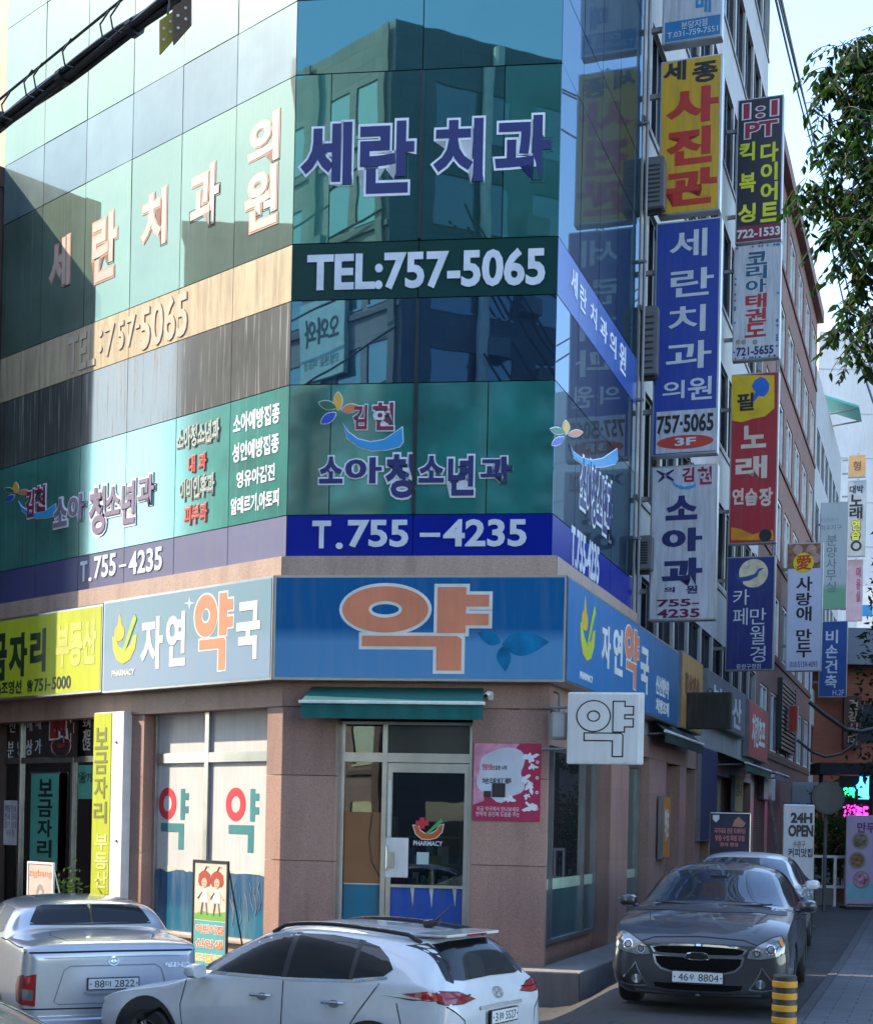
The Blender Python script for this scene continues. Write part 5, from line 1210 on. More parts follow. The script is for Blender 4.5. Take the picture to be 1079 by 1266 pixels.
for i, (px, py) in enumerate(((1063, 1040), (1059, 1064), (1064, 1088))):
    q = F.loc(px, py); MB().disc(q[0], q[1], .19, -.014, -.011, 24).build('dish_print', P('dish_rim', (.35, .32, .28), .5), t); MB().disc(q[0], q[1], .15, -.017, -.014, 20).build('dish_print', P('dish_food_%d' % i, ((.25, .2, .12), (.3, .16, .08), (.55, .25, .35))[i], .5, var=.8, vs=12), t)
t, F, b = board(878, 1006, 927, 25.5, -19, 'poster_board', 'dark navy poster board with pink lettering standing by the lane shops', 'poster board', P('navy_poster', (.025, .025, .05), .4, var=.4, vs=2))
for k, (q, s_) in enumerate((((883, 1024, 921, 1031), '국가대표 전문 트레이닝'), ((884, 1033, 920, 1040), '맞춤 수업 회원 모집'), ((890, 1042, 912, 1047), '문의 환영'))): put(t, F, s_, q, P('coral_pink_ink', (.6, .2, .2), .4), y=-.011, bold=.02)
q = [F.loc(*p) for p in ((905, 1022), (908, 1014), (913, 1010), (917, 1014), (922, 1018), (918, 1023))]; MB().prism(q, -.013, -.011).build('figure_print', P('skin_print', (.38, .2, .13), .5), t)
q = [F.loc(*p) for p in ((881, 1008), (889, 1008), (889, 1013), (885, 1017), (881, 1013))]; MB().prism(q, -.013, -.011).build('emblem', SIL, t)
# white picket fence, planters, convex mirror, neon
def fence(px0, px1, Y, label):
    x0, x1 = world_box(px0 - 1, Y), world_box(px1 - 1, Y); g = gz(x0, Y); t = thing('fence', label, 'fence', loc=(x0, Y, g)); L_ = x1 - x0
    for k in range(4): MB().box(L_ * k / 3 - .03, L_ * k / 3 + .03, -.03, .03, 0, 1.05).build('post', WHITE, t, raw=True)
    MB().box(-.03, L_ + .03, -.02, .02, 1.051, 1.11).box(-.03, L_ + .03, -.018, .018, .40, .46).build('rail', WHITE, t, raw=True)
    MB().box(.05, L_ * .62, -.06, -.035, .03, .39).build('board', P('grey_board', (.16, .15, .14), .8), t, raw=True)
fence(1006, 1048, 31.5, 'white painted fence before the planters at the end of the lane')
for k, (px, Y, h, r_, sd) in enumerate(((1019, 33, 2.2, .5, 11), (1030, 34, 2.7, .6, 12), (1040, 33, 2.4, .55, 13))):
    x = world_box(px, Y); potted_plant(x, Y, gz(x, Y), h, r_, ('bushy potted plant behind the white fence nearest the 24 hour banner', 'tallest potted plant behind the white fence', 'short potted plant behind the white fence beside the lilac banner')[k], sd, 420, .16, leafmat('dark_plant_leaf', (.015, .035, .012), (.04, .08, .02)))
x = world_box(1022, 30.); g = gz(x, 30.); t = thing('traffic_mirror', 'round convex traffic mirror on a pole beside the 24 hour banner', 'mirror', loc=(x, 30, g))
MB().tube([(0, .1, 0), (0, .1, 2.7)], .04, 8).build('pole', P('grey_pole', (.12, .12, .12), .5), t, raw=True)
MB().disc(0, 2.35, .34, -.05, .05, 30).build('rim', P('dark_rim', (.05, .05, .05), .4), t, raw=True); MB().disc(0, 2.35, .29, -.062, -.05, 30).build('mirror_glass', P('dull_mirror', (.05, .055, .06), .35), t, raw=True)
t = thing('neon_sign', 'small lit neon sign in green blue and pink at the end of the lane', 'sign', loc=(world_box(1040, 50.), 50, 2.0))
for i, (s_, c, q) in enumerate((('오락', (.02, .9, .25), (0, 1.55, .42, 1.9)), ('실', (.05, .35, 1.), (.45, 1.5, .9, 2.3)), ('게임랜드', (1., .03, .55), (.02, .7, .9, 1.3)))):
    text(t, s_, q, -.06, lamp_mat('neon_%d' % i, c, 1.4), .03, .04)
MB().box(-.1, 1.05, -.05, .05, .5, 2.5).build('backing', BLACK, t, raw=True); MB().box(.4, .46, -.02, .02, -1.2, .5).build('post', DARKM, t, raw=True)
t = thing('canopy', 'long dark canopy across the shopfront of the orange brick house', 'canopy', loc=(world_box(1012, 45), 45, 4.0))
MB().box(0, 5, 0, 1.2, 0.15, .5).build('fascia', P('black_fascia', (.02, .018, .018), .6), t, raw=True); MB().box(.1, .2, .4, .5, -3, .149).build('post', DARKM, t, raw=True); MB().box(4, 4.1, .4, .5, -3, .149).build('post', DARKM, t, raw=True)
t = thing('house_sign', 'upright brown sign with pale characters on the orange brick house', 'sign', loc=(world_box(1046, 61.), 61.7, 6.9))
MB().box(0, .75, 0, .15, -1.0, 1.2).build('housing', P('dark_brown_board', (.07, .03, .02), .6), t, raw=True); text(t, '건강시대', (.18, -.9, .58, 1.1), -.001, P('pale_tan_ink', (.45, .3, .2), .5), .02, .02, vertical=True)
# white sign with curved top behind the coffee banner, ladder, louvred shutter
t = thing('shop_sign', 'white curved box sign over the shop behind the coffee banner', 'sign', FR, (FR.loc(975, 985, .3)[0], 0, 3.6))
b = Frame(FR.at(FR.loc(975, 985, .3)[0], .2), -19); q = b.box(975, 967, 1016, 1000)
t.location = (b.o.x, b.o.y, q[1]); t.rotation_euler = (0, 0, b.a); BASE[t.name] = Vector((0, 0, q[1]))
MB().box(q[0], q[2], 0, .35, q[1], q[3]).build('housing', P('grey_white_acrylic', (.40, .42, .42), .4, grime=.1), t, bevel=.1, seg=4); text(t, '24시 커피', (q[0] + .2, q[1] + .08, q[2] - .2, q[1] + .25), -.001, P('slate_ink3', (.2, .24, .28), .4), .006, 0.)
bx2 = FR.box(946, 962, 960, 1060, .1); t = thing('ladder', 'thin metal ladder leaning on the brick wall beside the coffee banner', 'ladder', FR, (bx2[0], -.3, 1.0))
m = MB()
for x in (bx2[0], bx2[0] + .5): m.tube([(x, -.6, .75), (x, -.06, 4.2)], .025, 8)
m.build('rail', STEEL, t)
m = MB()
for k in range(9): f = (k + .7) / 10; m.tube([(bx2[0], -.6 + .54 * f, .75 + 3.45 * f), (bx2[0] + .5, -.6 + .54 * f, .75 + 3.45 * f)], .015, 6)
m.build('rung', STEEL, t)
# louvred front of the brick building's ground floor
m = MB(); t = thing('louvre_screen', 'dark louvred screen with a red sign on the brick building above the lane', 'screen', FR, (26, 0, 5))
q = FR.box(965, 845, 982, 930, .12)
for k in range(16): z = q[1] + (q[3] - q[1]) * k / 16; m.box(q[0], q[2], -.14, -.02, z, z + .09)
m.build('slat', P('dark_brown_metal', (.04, .02, .018), .5), t); MB().box(q[0] - .06, q[0], -.16, 0, q[1], q[3]).box(q[2], q[2] + .06, -.16, 0, q[1], q[3]).build('frame', DARKM, t)
t, Fb, b = blade((974, 872, 986, 905), 'tiny red and white box sign on the dark louvred screen', P('tomato_acrylic', (.55, .05, .03), .4)); 
# pavement slabs on the right
slab = nodemat('paving_brick'); m_, nt_, p_ = slab
c = nt_.nodes.new('ShaderNodeTexCoord'); mp = nt_.nodes.new('ShaderNodeMapping'); mp.inputs['Rotation'].default_value = (0, 0, R(19)); nt_.links.new(c.outputs['Object'], mp.inputs[0])
br = nt_.nodes.new('ShaderNodeTexBrick'); nt_.links.new(mp.outputs[0], br.inputs['Vector']); br.inputs['Scale'].default_value = 1.; br.inputs['Brick Width'].default_value = .40; br.inputs['Row Height'].default_value = .20; br.inputs['Mortar Size'].default_value = .008
br.inputs['Color1'].default_value = (.115, .12, .135, 1); br.inputs['Color2'].default_value = (.085, .09, .105, 1); br.inputs['Mortar'].default_value = (.03, .03, .034, 1)
nt_.links.new(mixc(nt_, .7, br.outputs[0], ramp(nt_, noise(nt_, coords(nt_), .9, 6), [(.3, (.65, .65, .65)), (.7, (1, 1, 1))]), 'MULTIPLY'), p_.inputs['Base Color']); p_.inputs['Roughness'].default_value = .7
bump(nt_, p_, br.outputs[1], .25, -.01)
def edge(y): return 2.98 + (y - 12.5) * .345          # left edge of the paving follows the lane
m = MB(); ys = lin(5, 34, 58); K = 20
m.v = [Vector((edge(y) + 9. * i / K, y, gz(edge(y) + 9. * i / K, y) + .02)) for y in ys for i in range(K + 1)]
for j in range(len(ys) - 1):
    for i in range(K): m.f.append([j * (K + 1) + i, j * (K + 1) + i + 1, (j + 1) * (K + 1) + i + 1, (j + 1) * (K + 1) + i]); m.mi.append(0)
structure(m.build('pavement', m_, smooth=True))
m = MB(); pts = [(edge(y) - .06, y, gz(edge(y), y) + .0) for y in ys]
for a, b in zip(pts[:-1], pts[1:]): m.add([(a[0], a[1], a[2] + .022), (a[0] + .12, a[1], a[2] + .03), (b[0] + .12, b[1], b[2] + .03), (b[0], b[1], b[2] + .022), (a[0], a[1], a[2] - .1), (b[0], b[1], b[2] - .1)], [(0, 1, 2, 3), (0, 3, 5, 4)])
structure(m.build('kerb', P('kerb_stone', (.085, .087, .09), .8, grime=.2)))
# bollard
x, y = world_box(977, 12.8) - .02, 12.8; g = gz(x, y)
t = thing('bollard', 'short round bollard with black and yellow bands at the lane mouth', 'bollard', loc=(x, y, g))
zt = Frame((x, y), 0).loc(977, 1206)[1] - g
MB().lathe([(.12, -.05), (.115, .02), (.105, .05), (.105, zt - .012), (.095, zt), (.0, zt + .004)], 28).build('post', P('black_plastic', (.025, .022, .02), .5), t, smooth=True)
YB = P('amber_reflector', (.70, .32, .015), .35)
for k in range(4): z = zt - .105 - k * .105; MB().lathe([(.105, z), (.109, z + .004), (.109, z + .052), (.105, z + .056)], 28).build('band', YB, t, smooth=True)
# ================================================================== vehicles
def ring_of(x, w, zb, zs, zh, wt, zr):
    h = zr - zh; q = min(.11, h * .42)
    half = [(0, zb), (w * .80, zb), (w * .955, zb + .09), (w, (zb + zs) / 2 + .03), (w * .99, zs), (w * .955, zh),
            (w * .955 + (wt + .07 - w * .955) * .5 + .012, zh + (h - q) * .52), (wt + .055, zr - q), (wt * .78, zr - q * .22), (0, zr)]
    pts = [(x, y, z) for y, z in half] + [(x, -y, z) for y, z in half[-2:0:-1]]
    return pts
def car_shell(st, wheels, wr, arch_w=.30, lvl=3):
    """closed lofted shell, subdivided, wheel wells cut out; returns mesh and its ray tree"""
    n = 18; vs, fs = [], []
    def cap(p, x):
        r = ring_of(*p); cz = sum(v[2] for v in r) / len(r); return [(x, v[1] * .55, cz + (v[2] - cz) * .55) for v in r]
    rings = [cap(st[0], st[0][0])] + [ring_of(*p) for p in st] + [cap(st[-1], st[-1][0])]
    for r in rings: vs += r
    for i in range(len(rings) - 1):
        for k in range(n):
            a, b = i * n + k, i * n + (k + 1) % n; fs.append((a, b, b + n, a + n))
    L = (len(rings) - 1) * n
    for k in range(8):      # close the ends with quads
        fs.append((k, (18 - k) % 18, 17 - k, k + 1)) if k else fs.append((0, 17, 1))
        fs.append((L + k + 1, L + 17 - k, L + (18 - k) % 18, L + k)) if k else fs.append((L + 1, L + 17, L))
    fs.append((8, 10, 9)); fs.append((L + 9, L + 10, L + 8))
    me = bpy.data.meshes.new('body'); me.from_pydata(vs, [], fs)
    bm = bmesh.new(); bm.from_mesh(me); cl = bm.edges.layers.float.new('crease_edge'); bm.verts.ensure_lookup_table()
    for e in bm.edges:
        a, b = e.verts[0].index, e.verts[1].index
        if abs(a - b) == n and a % n in (4, 14): e[cl] = .5
        elif abs(a - b) == n and a % n in (5, 13): e[cl] = .75
        elif abs(a - b) == n and a % n in (7, 11, 1, 17): e[cl] = .3
        elif abs(a - b) != n and min(a, b) // n in (1, len(rings) - 2) and a // n == b // n: e[cl] = .35
    bmesh.ops.recalc_face_normals(bm, faces=bm.faces); bm.to_mesh(me); bm.free()
    o = bpy.data.objects.new('body', me); COL.objects.link(o)
    s = o.modifiers.new('s', 'SUBSURF'); s.levels = lvl; s.render_levels = lvl
    dg = bpy.context.evaluated_depsgraph_get(); full = bpy.data.meshes.new_from_object(o.evaluated_get(dg))
    bvh = BVHTree.FromPolygons([v.co.copy() for v in full.vertices], [tuple(p.vertices) for p in full.polygons])
    cut = MB()
    for (x, y) in wheels:
        for sg in (1, -1):
            prof = [(x + wr * 1.13 * math.cos(2 * math.pi * k / 40), wr + wr * 1.13 * math.sin(2 * math.pi * k / 40)) for k in range(40)]
            cut.prism(prof, min(sg * (y - .17), sg * (y + .4)), max(sg * (y - .17), sg * (y + .4)))
    cm = bpy.data.meshes.new('cut'); cm.from_pydata(cut.v, [], cut.f); bm = bmesh.new(); bm.from_mesh(cm); bmesh.ops.recalc_face_normals(bm, faces=bm.faces); bm.to_mesh(cm); bm.free()
    co = bpy.data.objects.new('cut', cm); COL.objects.link(co)
    b = o.modifiers.new('b', 'BOOLEAN'); b.operation = 'DIFFERENCE'; b.object = co; b.solver = 'EXACT'
    dg = bpy.context.evaluated_depsgraph_get(); dg.update(); res = bpy.data.meshes.new_from_object(o.evaluated_get(dg))
    bpy.data.objects.remove(o); bpy.data.objects.remove(co)
    smooth_by_angle(res, .7); res.name = 'body'
    return res, bvh
AX = {'front': ((1, 0, 0), lambda a, b: (9, a, b)), 'rear': ((-1, 0, 0), lambda a, b: (-9, a, b)), 'left': ((0, 1, 0), lambda a, b: (a, 9, b)), 'right': ((0, -1, 0), lambda a, b: (a, -9, b)), 'top': ((0, 0, 1), lambda a, b: (a, b, 9))}
def patch(bvh, poly, side, name, mat, parent, off=.004, res=.045, thick=.0, label=None):
    """a piece of skin with the given outline (as seen along the axis), fitted over the shell"""
    d_, mk = AX[side]; dv = -Vector(d_)
    bm = bmesh.new(); bm.faces.new([bm.verts.new((p[0], p[1], 0)) for p in poly])
    bmesh.ops.triangulate(bm, faces=bm.faces)
    for ax in (0, 1):
        lo, hi = min(p[ax] for p in poly), max(p[ax] for p in poly); k = max(1, int((hi - lo) / res))
        for i in range(1, k + 1):
            c = Vector((0, 0, 0)); c[ax] = lo + (hi - lo) * i / (k + 1); nrm = Vector((0, 0, 0)); nrm[ax] = 1
            bmesh.ops.bisect_plane(bm, geom=bm.verts[:] + bm.edges[:] + bm.faces[:], plane_co=c, plane_no=nrm)
    for v in bm.verts:
        o = Vector(mk(v.co.x, v.co.y)); h = bvh.ray_cast(o, dv)
        if h[0] is None: h = bvh.find_nearest(o + dv * 8.2)
        nn = h[1] if h[1].dot(dv) < 0 else -h[1]
        v.co = h[0] + nn * off
    bmesh.ops.recalc_face_normals(bm, faces=bm.faces)
    f0 = max(bm.faces, key=lambda f: f.calc_area())
    if f0.normal.dot(dv) > 0: bmesh.ops.reverse_faces(bm, faces=bm.faces)
    if thick:
        bmesh.ops.solidify(bm, geom=bm.faces[:], thickness=thick)
    for f in bm.faces: f.smooth = True
    me = bpy.data.meshes.new(name); bm.to_mesh(me); bm.free()
    return link(name, me, mat, parent, label)
def strip(pts, w_):
    """outline of a thin line"""
    L_, R_ = [], []
    for i, p in enumerate(pts):
        a, b = Vector(pts[max(i - 1, 0)]), Vector(pts[min(i + 1, len(pts) - 1)]); d_ = (b - a).normalized(); n_ = Vector((-d_.y, d_.x)) * (w_ / 2)
        L_.append(tuple(Vector(p) + n_)); R_.append(tuple(Vector(p) - n_))
    return L_ + R_[::-1]
def sym(h): return list(h) + [(-a, b) for a, b in reversed(h) if abs(a) > 1e-6]
TINT = coated_glass('tinted_car_glass', (.004, .0045, .005), (.55, .6, .66), .0, .006, .0)
WSG = coated_glass('car_windscreen', (.006, .007, .009), (.75, .85, 1.), .03, .006, .0)
LENS = coated_glass('headlight_lens', (.13, .135, .14), (1, 1, 1), .12, .02, .0, var=.7); REDL_ = coated_glass('tail_lens', (.30, .006, .008), (1, .8, .8), .05, .03, .0, var=.4)
GAP = P('panel_gap', (.008, .008, .008), .8, var=0); PLATE = P('plate_white', (.68, .69, .68), .4, var=.04); BPL = P('black_trim', (.018, .018, .019), .45)
def wheel(parent, x, y, r, sg, dark=False):
    m = MB()
    prof = [(r * .60, -.10), (r * .92, -.11), (r * .985, -.085), (r, -.04), (r, .04), (r * .985, .085), (r * .92, .11), (r * .60, .10)]
    vs, fs = [], []; n = 36
    for rr, yy in prof:
        for k in range(n): a = 2 * math.pi * k / n; vs.append((rr * math.cos(a), yy, rr * math.sin(a)))
    for i in range(len(prof) - 1):
        for k in range(n): k2 = (k + 1) % n; fs.append((i * n + k, (i + 1) * n + k, (i + 1) * n + k2, i * n + k2))
    m.add(vs, fs)
    t_ = m.build('wheel', RUBBER, parent, raw=True, smooth=True); t_.location = (x, y, r)
    m = MB(); yo = .075 * sg
    m.disc(0, 0, r * .16, min(yo, yo - .03 * sg), max(yo, yo - .03 * sg), 18)
    for k in range(5):
        a = 2 * math.pi * k / 5
        for d2 in (-.16, .16): m.tube([(r * .12 * math.cos(a + d2), yo - .01 * sg, r * .12 * math.sin(a + d2)), (r * .6 * math.cos(a + d2 * .7), yo, r * .6 * math.sin(a + d2 * .7))], r * .05, 6)
    m.ring(0, 0, r * .64, r * .64, r * .57, r * .57, min(yo + .02 * sg, yo - .12 * sg), max(yo + .02 * sg, yo - .12 * sg), 36)
    m.build('rim', P('alloy', (.35, .36, .37), .3, .9), t_, raw=True, smooth=True)
    MB().disc(0, 0, r * .57, -.03, .03, 24).build('brake_disc', DARKM, t_, raw=True)
def number_plate(parent, x, z, txt, end, tilt=0., w_=.52, h=.11):
    m = MB().box(-w_ / 2, w_ / 2, -.008, .012, -h / 2, h / 2); o = m.build('number_plate', PLATE, parent, raw=True, bevel=.004)
    o.location = (x, 0, z); o.rotation_euler = (0, 0, R(90 if end == 'front' else -90))
    m = MB(); fr = .008
    m.box(-w_ / 2 - fr, w_ / 2 + fr, -.004, .018, -h / 2 - fr, h / 2 + fr).build('plate_frame', BLACK, o, raw=True)
    hh = h * .33; gl = txt.split(' '); A_, B_ = gl[0], gl[1]
    m = MB(); k = w_ / .52
    put_text(m, A_[:2], (-.195 * k, -hh, -.095 * k, hh), -.008, .002, .0); put_text(m, A_[2], (-.085 * k, -hh * .8, -.03 * k, hh * .8), -.008, .002, .01); put_text(m, B_, (.01 * k, -hh, .215 * k, hh), -.008, .002, .0)
    m.disc(-.235 * k, 0, .008, -.0105, -.008, 10).disc(.24 * k, 0, .008, -.0105, -.008, 10)
    m.build('lettering', BLACK, o, raw=True); return o
def mirror(parent, x, y, z, sg, mat, glass=True):
    m = MB(); pts = []
    vs, fs = [], []; n = 14
    secs = [(.07, .3), (.05, .8), (.0, 1.), (-.05, .95), (-.075, .85)]
    for dx, k in secs:
        for i in range(n):
            a = 2 * math.pi * i / n; c, q = math.cos(a), math.sin(a); vs.append((x + dx, y + sg * .10 + .105 * k * math.copysign(abs(c) ** .7, c), z + .07 * k * math.copysign(abs(q) ** .7, q)))
    for i in range(len(secs) - 1):
        for k in range(n): k2 = (k + 1) % n; fs.append((i * n + k, (i + 1) * n + k, (i + 1) * n + k2, i * n + k2))
    fs.append(tuple(range(n))); fs.append(tuple(range((len(secs) - 1) * n, len(secs) * n))[::-1])
    m.add(vs, fs); m.tube([(x + .01, y - sg * .06, z - .06), (x, y + sg * .05, z - .04)], .022, 6)
    me = m.build('mirror', mat, parent, raw=True, smooth=True)
    return me
def car_thing(name, label, cat, x, y, heading, z=None, group=None):
    """heading: plan direction of the nose in degrees from +X"""
    return thing(name, label, cat, loc=(x, y, gz(x, y) if z is None else z), rz=R(heading), group=group)
SED = [(-2.30, .64, .32, .60, .88, .42, .93), (-2.25, .80, .26, .66, .98, .56, 1.02), (-2.08, .87, .22, .70, 1.02, .62, 1.07), (-1.72, .89, .20, .70, 1.03, .60, 1.14), (-1.15, .90, .19, .69, 1.01, .56, 1.41), (-.6, .90, .19, .68, 1.0, .60, 1.485), (-.1, .90, .19, .67, .99, .60, 1.465),
       (.28, .90, .19, .66, .98, .605, 1.37), (.86, .91, .18, .66, .97, .62, 1.07), (1.02, .91, .17, .66, .965, .64, 1.025), (1.6, .91, .16, .66, .925, .66, .98), (2.02, .90, .16, .62, .855, .64, .905), (2.22, .88, .17, .59, .765, .64, .805), (2.31, .79, .21, .52, .68, .50, .715)]
SEDAN = car_shell(SED, [(1.40, .80), (-1.285, .80)], .33)
def sedan_common(t, pm, glass=TINT, lamps=True):
    me, bv = SEDAN; o = link('body', me.copy(), pm, t)
    for s_, sg in (('left', 1), ('right', -1)):
        patch(bv, [(.66, 1.02), (.30, 1.22), (.05, 1.34), (-.2, 1.385), (-.32, 1.39), (-.34, 1.02)], s_, 'side_window', glass, t, .003)
        patch(bv, [(-.40, 1.02), (-.38, 1.39), (-.75, 1.385), (-1.0, 1.35), (-1.28, 1.24), (-1.36, 1.13), (-1.34, 1.04)], s_, 'side_window', glass, t, .003)
        patch(bv, strip([(.72, .99), (.2, .985), (-.6, .995), (-1.42, 1.03)], .025), s_, 'belt_trim', BPL, t, .004)
        for k, ln in enumerate(([(.75, .96), (.82, .7), (.78, .36), (.7, .24)], [(-.36, 1.0), (-.37, .6), (-.36, .24)], [(-1.3, 1.0), (-1.12, .72), (-.95, .45), (-.9, .26)])): patch(bv, strip(ln, .010), s_, 'panel_gap', GAP, t, .0025, .06)
        for hx in (-.12, -1.0): MB().box(hx - .09, hx + .09, sg * .895 - .012, sg * .895 + .018, .845, .872).build('door_handle', pm, t, raw=True, bevel=.008)
        mirror(t, .62, sg * .88, 1.03, sg, pm)
    for x, y in ((1.40, .785), (-1.285, .785)):
        for sg in (1, -1): wheel(t, x, sg * y, .33, sg)
    patch(bv, sym([(.0, 1.385), (.30, 1.382), (.52, 1.36), (.575, 1.32), (.655, 1.16), (.735, 1.03), (.45, 1.06), (.0, 1.075)]), 'front', 'windscreen', WSG, t, .003)
    patch(bv, sym([(.0, 1.40), (.35, 1.385), (.50, 1.34), (.60, 1.18), (.64, 1.12), (.0, 1.13)]), 'rear', 'rear_window', glass, t, .003)
    patch(bv, sym([(.0, 1.005), (.5, 1.01), (.79, .985), (.8, .96), (.5, .985), (.0, .98)]), 'front', 'cowl', BPL, t, .004)
    for sg in (1, -1):
        patch(bv, [(sg * a, b) for a, b in ((.46, .66), (.82, .73), (.83, .90), (.72, .93), (.50, .86))], 'rear', 'tail_light', REDL_, t, .004)
        m = MB().tube([(.98, sg * .05, 1.03), (1.0, sg * .35, 1.035), (.93, sg * .62, 1.05)], .011, 6).build('wiper', BLACK, t, raw=True)
    return o, bv
# ---- dark grey sedan facing the viewer in the lane
hd = 180 + 90 - 16.5; hx, hy = math.cos(R(hd)), math.sin(R(hd))
fx, fy = 2.62, 14.45
t = car_thing('parked_car', 'dark grey sedan with a chrome split grille parked in the lane', 'car', fx - hx * 2.31, fy - hy * 2.31, hd, .575)
GREYP = paint('dark_grey_metallic', (.050, .050, .056), .35, .4)
o, bv = sedan_common(t, GREYP)
patch(bv, strip([(-.6, .70), (-.44, .755), (0, .775), (.44, .755), (.6, .70)], .008), 'front', 'panel_gap', GAP, t, .003)
for sg in (1, -1):
    patch(bv, [(1.0, sg * .66), (1.5, sg * .60), (1.95, sg * .53), (1.95, sg * .538), (1.5, sg * .608), (1.0, sg * .668)], 'top', 'panel_gap', GAP, t, .003)
    hl = [(sg * a, b) for a, b in ((.475, .585), (.60, .575), (.75, .605), (.825, .65), (.83, .73), (.79, .80), (.72, .785), (.58, .71), (.50, .655))]
    L_ = patch(bv, hl, 'front', 'headlight', LENS, t, .004)
    patch(bv, expand(hl, .012), 'front', 'headlight_surround', BPL, t, .002)
    for (a, b, r_) in ((.57, .635, .045), (.70, .675, .05)):
        for rr, mt, of in ((r_, CHROME, .008), (r_ * .72, BLACK, .011), (r_ * .5, LENS, .014)): patch(bv, [(sg * (a + rr * math.cos(k * math.pi / 8)), b + rr * math.sin(k * math.pi / 8)) for k in range(16)], 'front', 'lamp_reflector', mt, L_, of, .03)
    patch(bv, [(sg * .77, .76), (sg * .80, .70), (sg * .82, .71), (sg * .80, .78)], 'front', 'indicator', P('amber_lens', (.6, .25, .03), .2), L_, .012, .03)
    fg = [(sg * a, b) for a, b in ((.50, .275), (.62, .265), (.76, .29), (.73, .36), (.66, .44), (.62, .50), (.60, .44), (.56, .36))]
    patch(bv, fg, 'front', 'fog_lamp_bezel', BLACK, t, .004)
    patch(bv, strip(fg + [fg[0]], .014), 'front', 'chrome_trim', CHROME, t, .009)
    fl = patch(bv, [(sg * (.61 + .05 * math.cos(k * math.pi / 8)), .335 + .045 * math.sin(k * math.pi / 8)) for k in range(16)], 'front', 'fog_lamp', LENS, t, .012, .03)
upper = sym([(0, .685), (.36, .675), (.45, .655), (.43, .625), (.38, .608), (0, .60)]); low = sym([(0, .565), (.38, .572), (.425, .57), (.41, .51), (.36, .46), (.24, .425), (0, .415)])
MESH = P('grille_mesh', (.004, .004, .004), .6, bmp=.8, bs=120, spec=.08)
for pl in (upper, low):
    patch(bv, expand(pl, .020), 'front', 'grille_surround', CHROME, t, .006); patch(bv, pl, 'front', 'grille', MESH, t, .009)
patch(bv, sym([(0, .612), (.42, .625), (.445, .585), (0, .553)]), 'front', 'grille_bar', P('painted_bar', (.16, .16, .17), .25, .5), t, .0075)
bow = [(-.055, .563), (-.055, .545 + .008), (.045, .553), (.045, .565), (.105, .565), (.085, .605), (.045, .605), (.045, .617), (-.055, .617), (-.055, .605), (-.105, .605), (-.125, .565)]
patch(bv, expand(bow, .008), 'front', 'badge', CHROME, t, .016, .03); patch(bv, bow, 'front', 'badge', P('dark_gold_badge', (.03, .028, .025), .25, .6), t, .019, .03)
patch(bv, sym([(0, .30), (.44, .31), (.42, .265), (.3, .245), (0, .24)]), 'front', 'lower_grille', MESH, t, .004)
patch(bv, strip([(-.62, .225), (-.3, .205), (0, .20), (.3, .205), (.62, .225)], .022), 'front', 'lip_trim', P('silver_lip', (.25, .25, .26), .3, .8), t, .006)
number_plate(t, 2.335, .375, '46우 8804', 'front', w_=.50)
MB().box(.30, .36, -.09, .09, 1.27, 1.33).build('rear_view_mirror', BLACK, t, raw=True)
# ---- white sedan behind it
hd = 180 + 90 - 17.; hx, hy = math.cos(R(hd)), math.sin(R(hd)); fx, fy = 3.92, 19.35
t = car_thing('parked_car', 'white sedan parked close behind the dark grey one in the lane', 'car', fx - hx * 2.31, fy - hy * 2.31, hd, .62)
WP = paint('white_car_paint', (.62, .63, .64), .3)
o, bv = sedan_common(t, WP)
for sg in (1, -1):
    hl = [(sg * a, b) for a, b in ((.52, .60), (.70, .60), (.82, .66), (.845, .76), (.80, .82), (.66, .76), (.55, .68))]; patch(bv, expand(hl, .01), 'front', 'headlight_surround', BPL, t, .002); patch(bv, hl, 'front', 'headlight', LENS, t, .004)
    patch(bv, [(sg * .55, .30), (sg * .76, .30), (sg * .78, .44), (sg * .68, .40)], 'front', 'fog_lamp_bezel', BLACK, t, .004)
patch(bv, sym([(0, .66), (.40, .65), (.36, .46), (0, .42)]), 'front', 'grille', MESH, t, .005)
# ---- white car cut by the lower left corner
t = car_thing('parked_car', 'white car with dark glass parked alongside the silver pickup and nearest to us', 'car', -3.02, 8.35, -20, .0)
o, bv = sedan_common(t, WP)
# ---- white compact suv
SUV = [(-2.08, .68, .36, .60, .80, .44, .86), (-2.05, .80, .30, .66, .92, .56, .98), (-1.97, .86, .26, .72, 1.04, .60, 1.10), (-1.85, .885, .24, .74, 1.07, .575, 1.29), (-1.74, .895, .23, .74, 1.08, .555, 1.485), (-1.3, .90, .22, .73, 1.07, .56, 1.525), (-.7, .90, .21, .72, 1.05, .585, 1.56), (-.15, .90, .21, .71, 1.03, .585, 1.545),
       (.28, .90, .21, .70, 1.02, .575, 1.43), (.84, .90, .21, .69, .96, .62, 1.07), (.98, .90, .21, .66, .89, .62, .95), (1.4, .89, .22, .63, .82, .62, .87), (1.80, .87, .24, .59, .75, .58, .80), (2.02, .78, .28, .54, .66, .48, .70), (2.07, .62, .34, .50, .59, .40, .62)]
me, bv = car_shell(SUV, [(1.28, .80), (-1.32, .80)], .335)
al = 58.; hd = 90 + al; hx, hy = math.cos(R(hd)), math.sin(R(hd)); rx, ry_ = .60, 12.8
t = car_thing('parked_car', 'white compact suv with black roof rails and a stubby roof antenna parked before the entrance', 'car', rx + hx * 2.08, ry_ + hy * 2.08, hd, -.035)
link('body', me, WP, t)
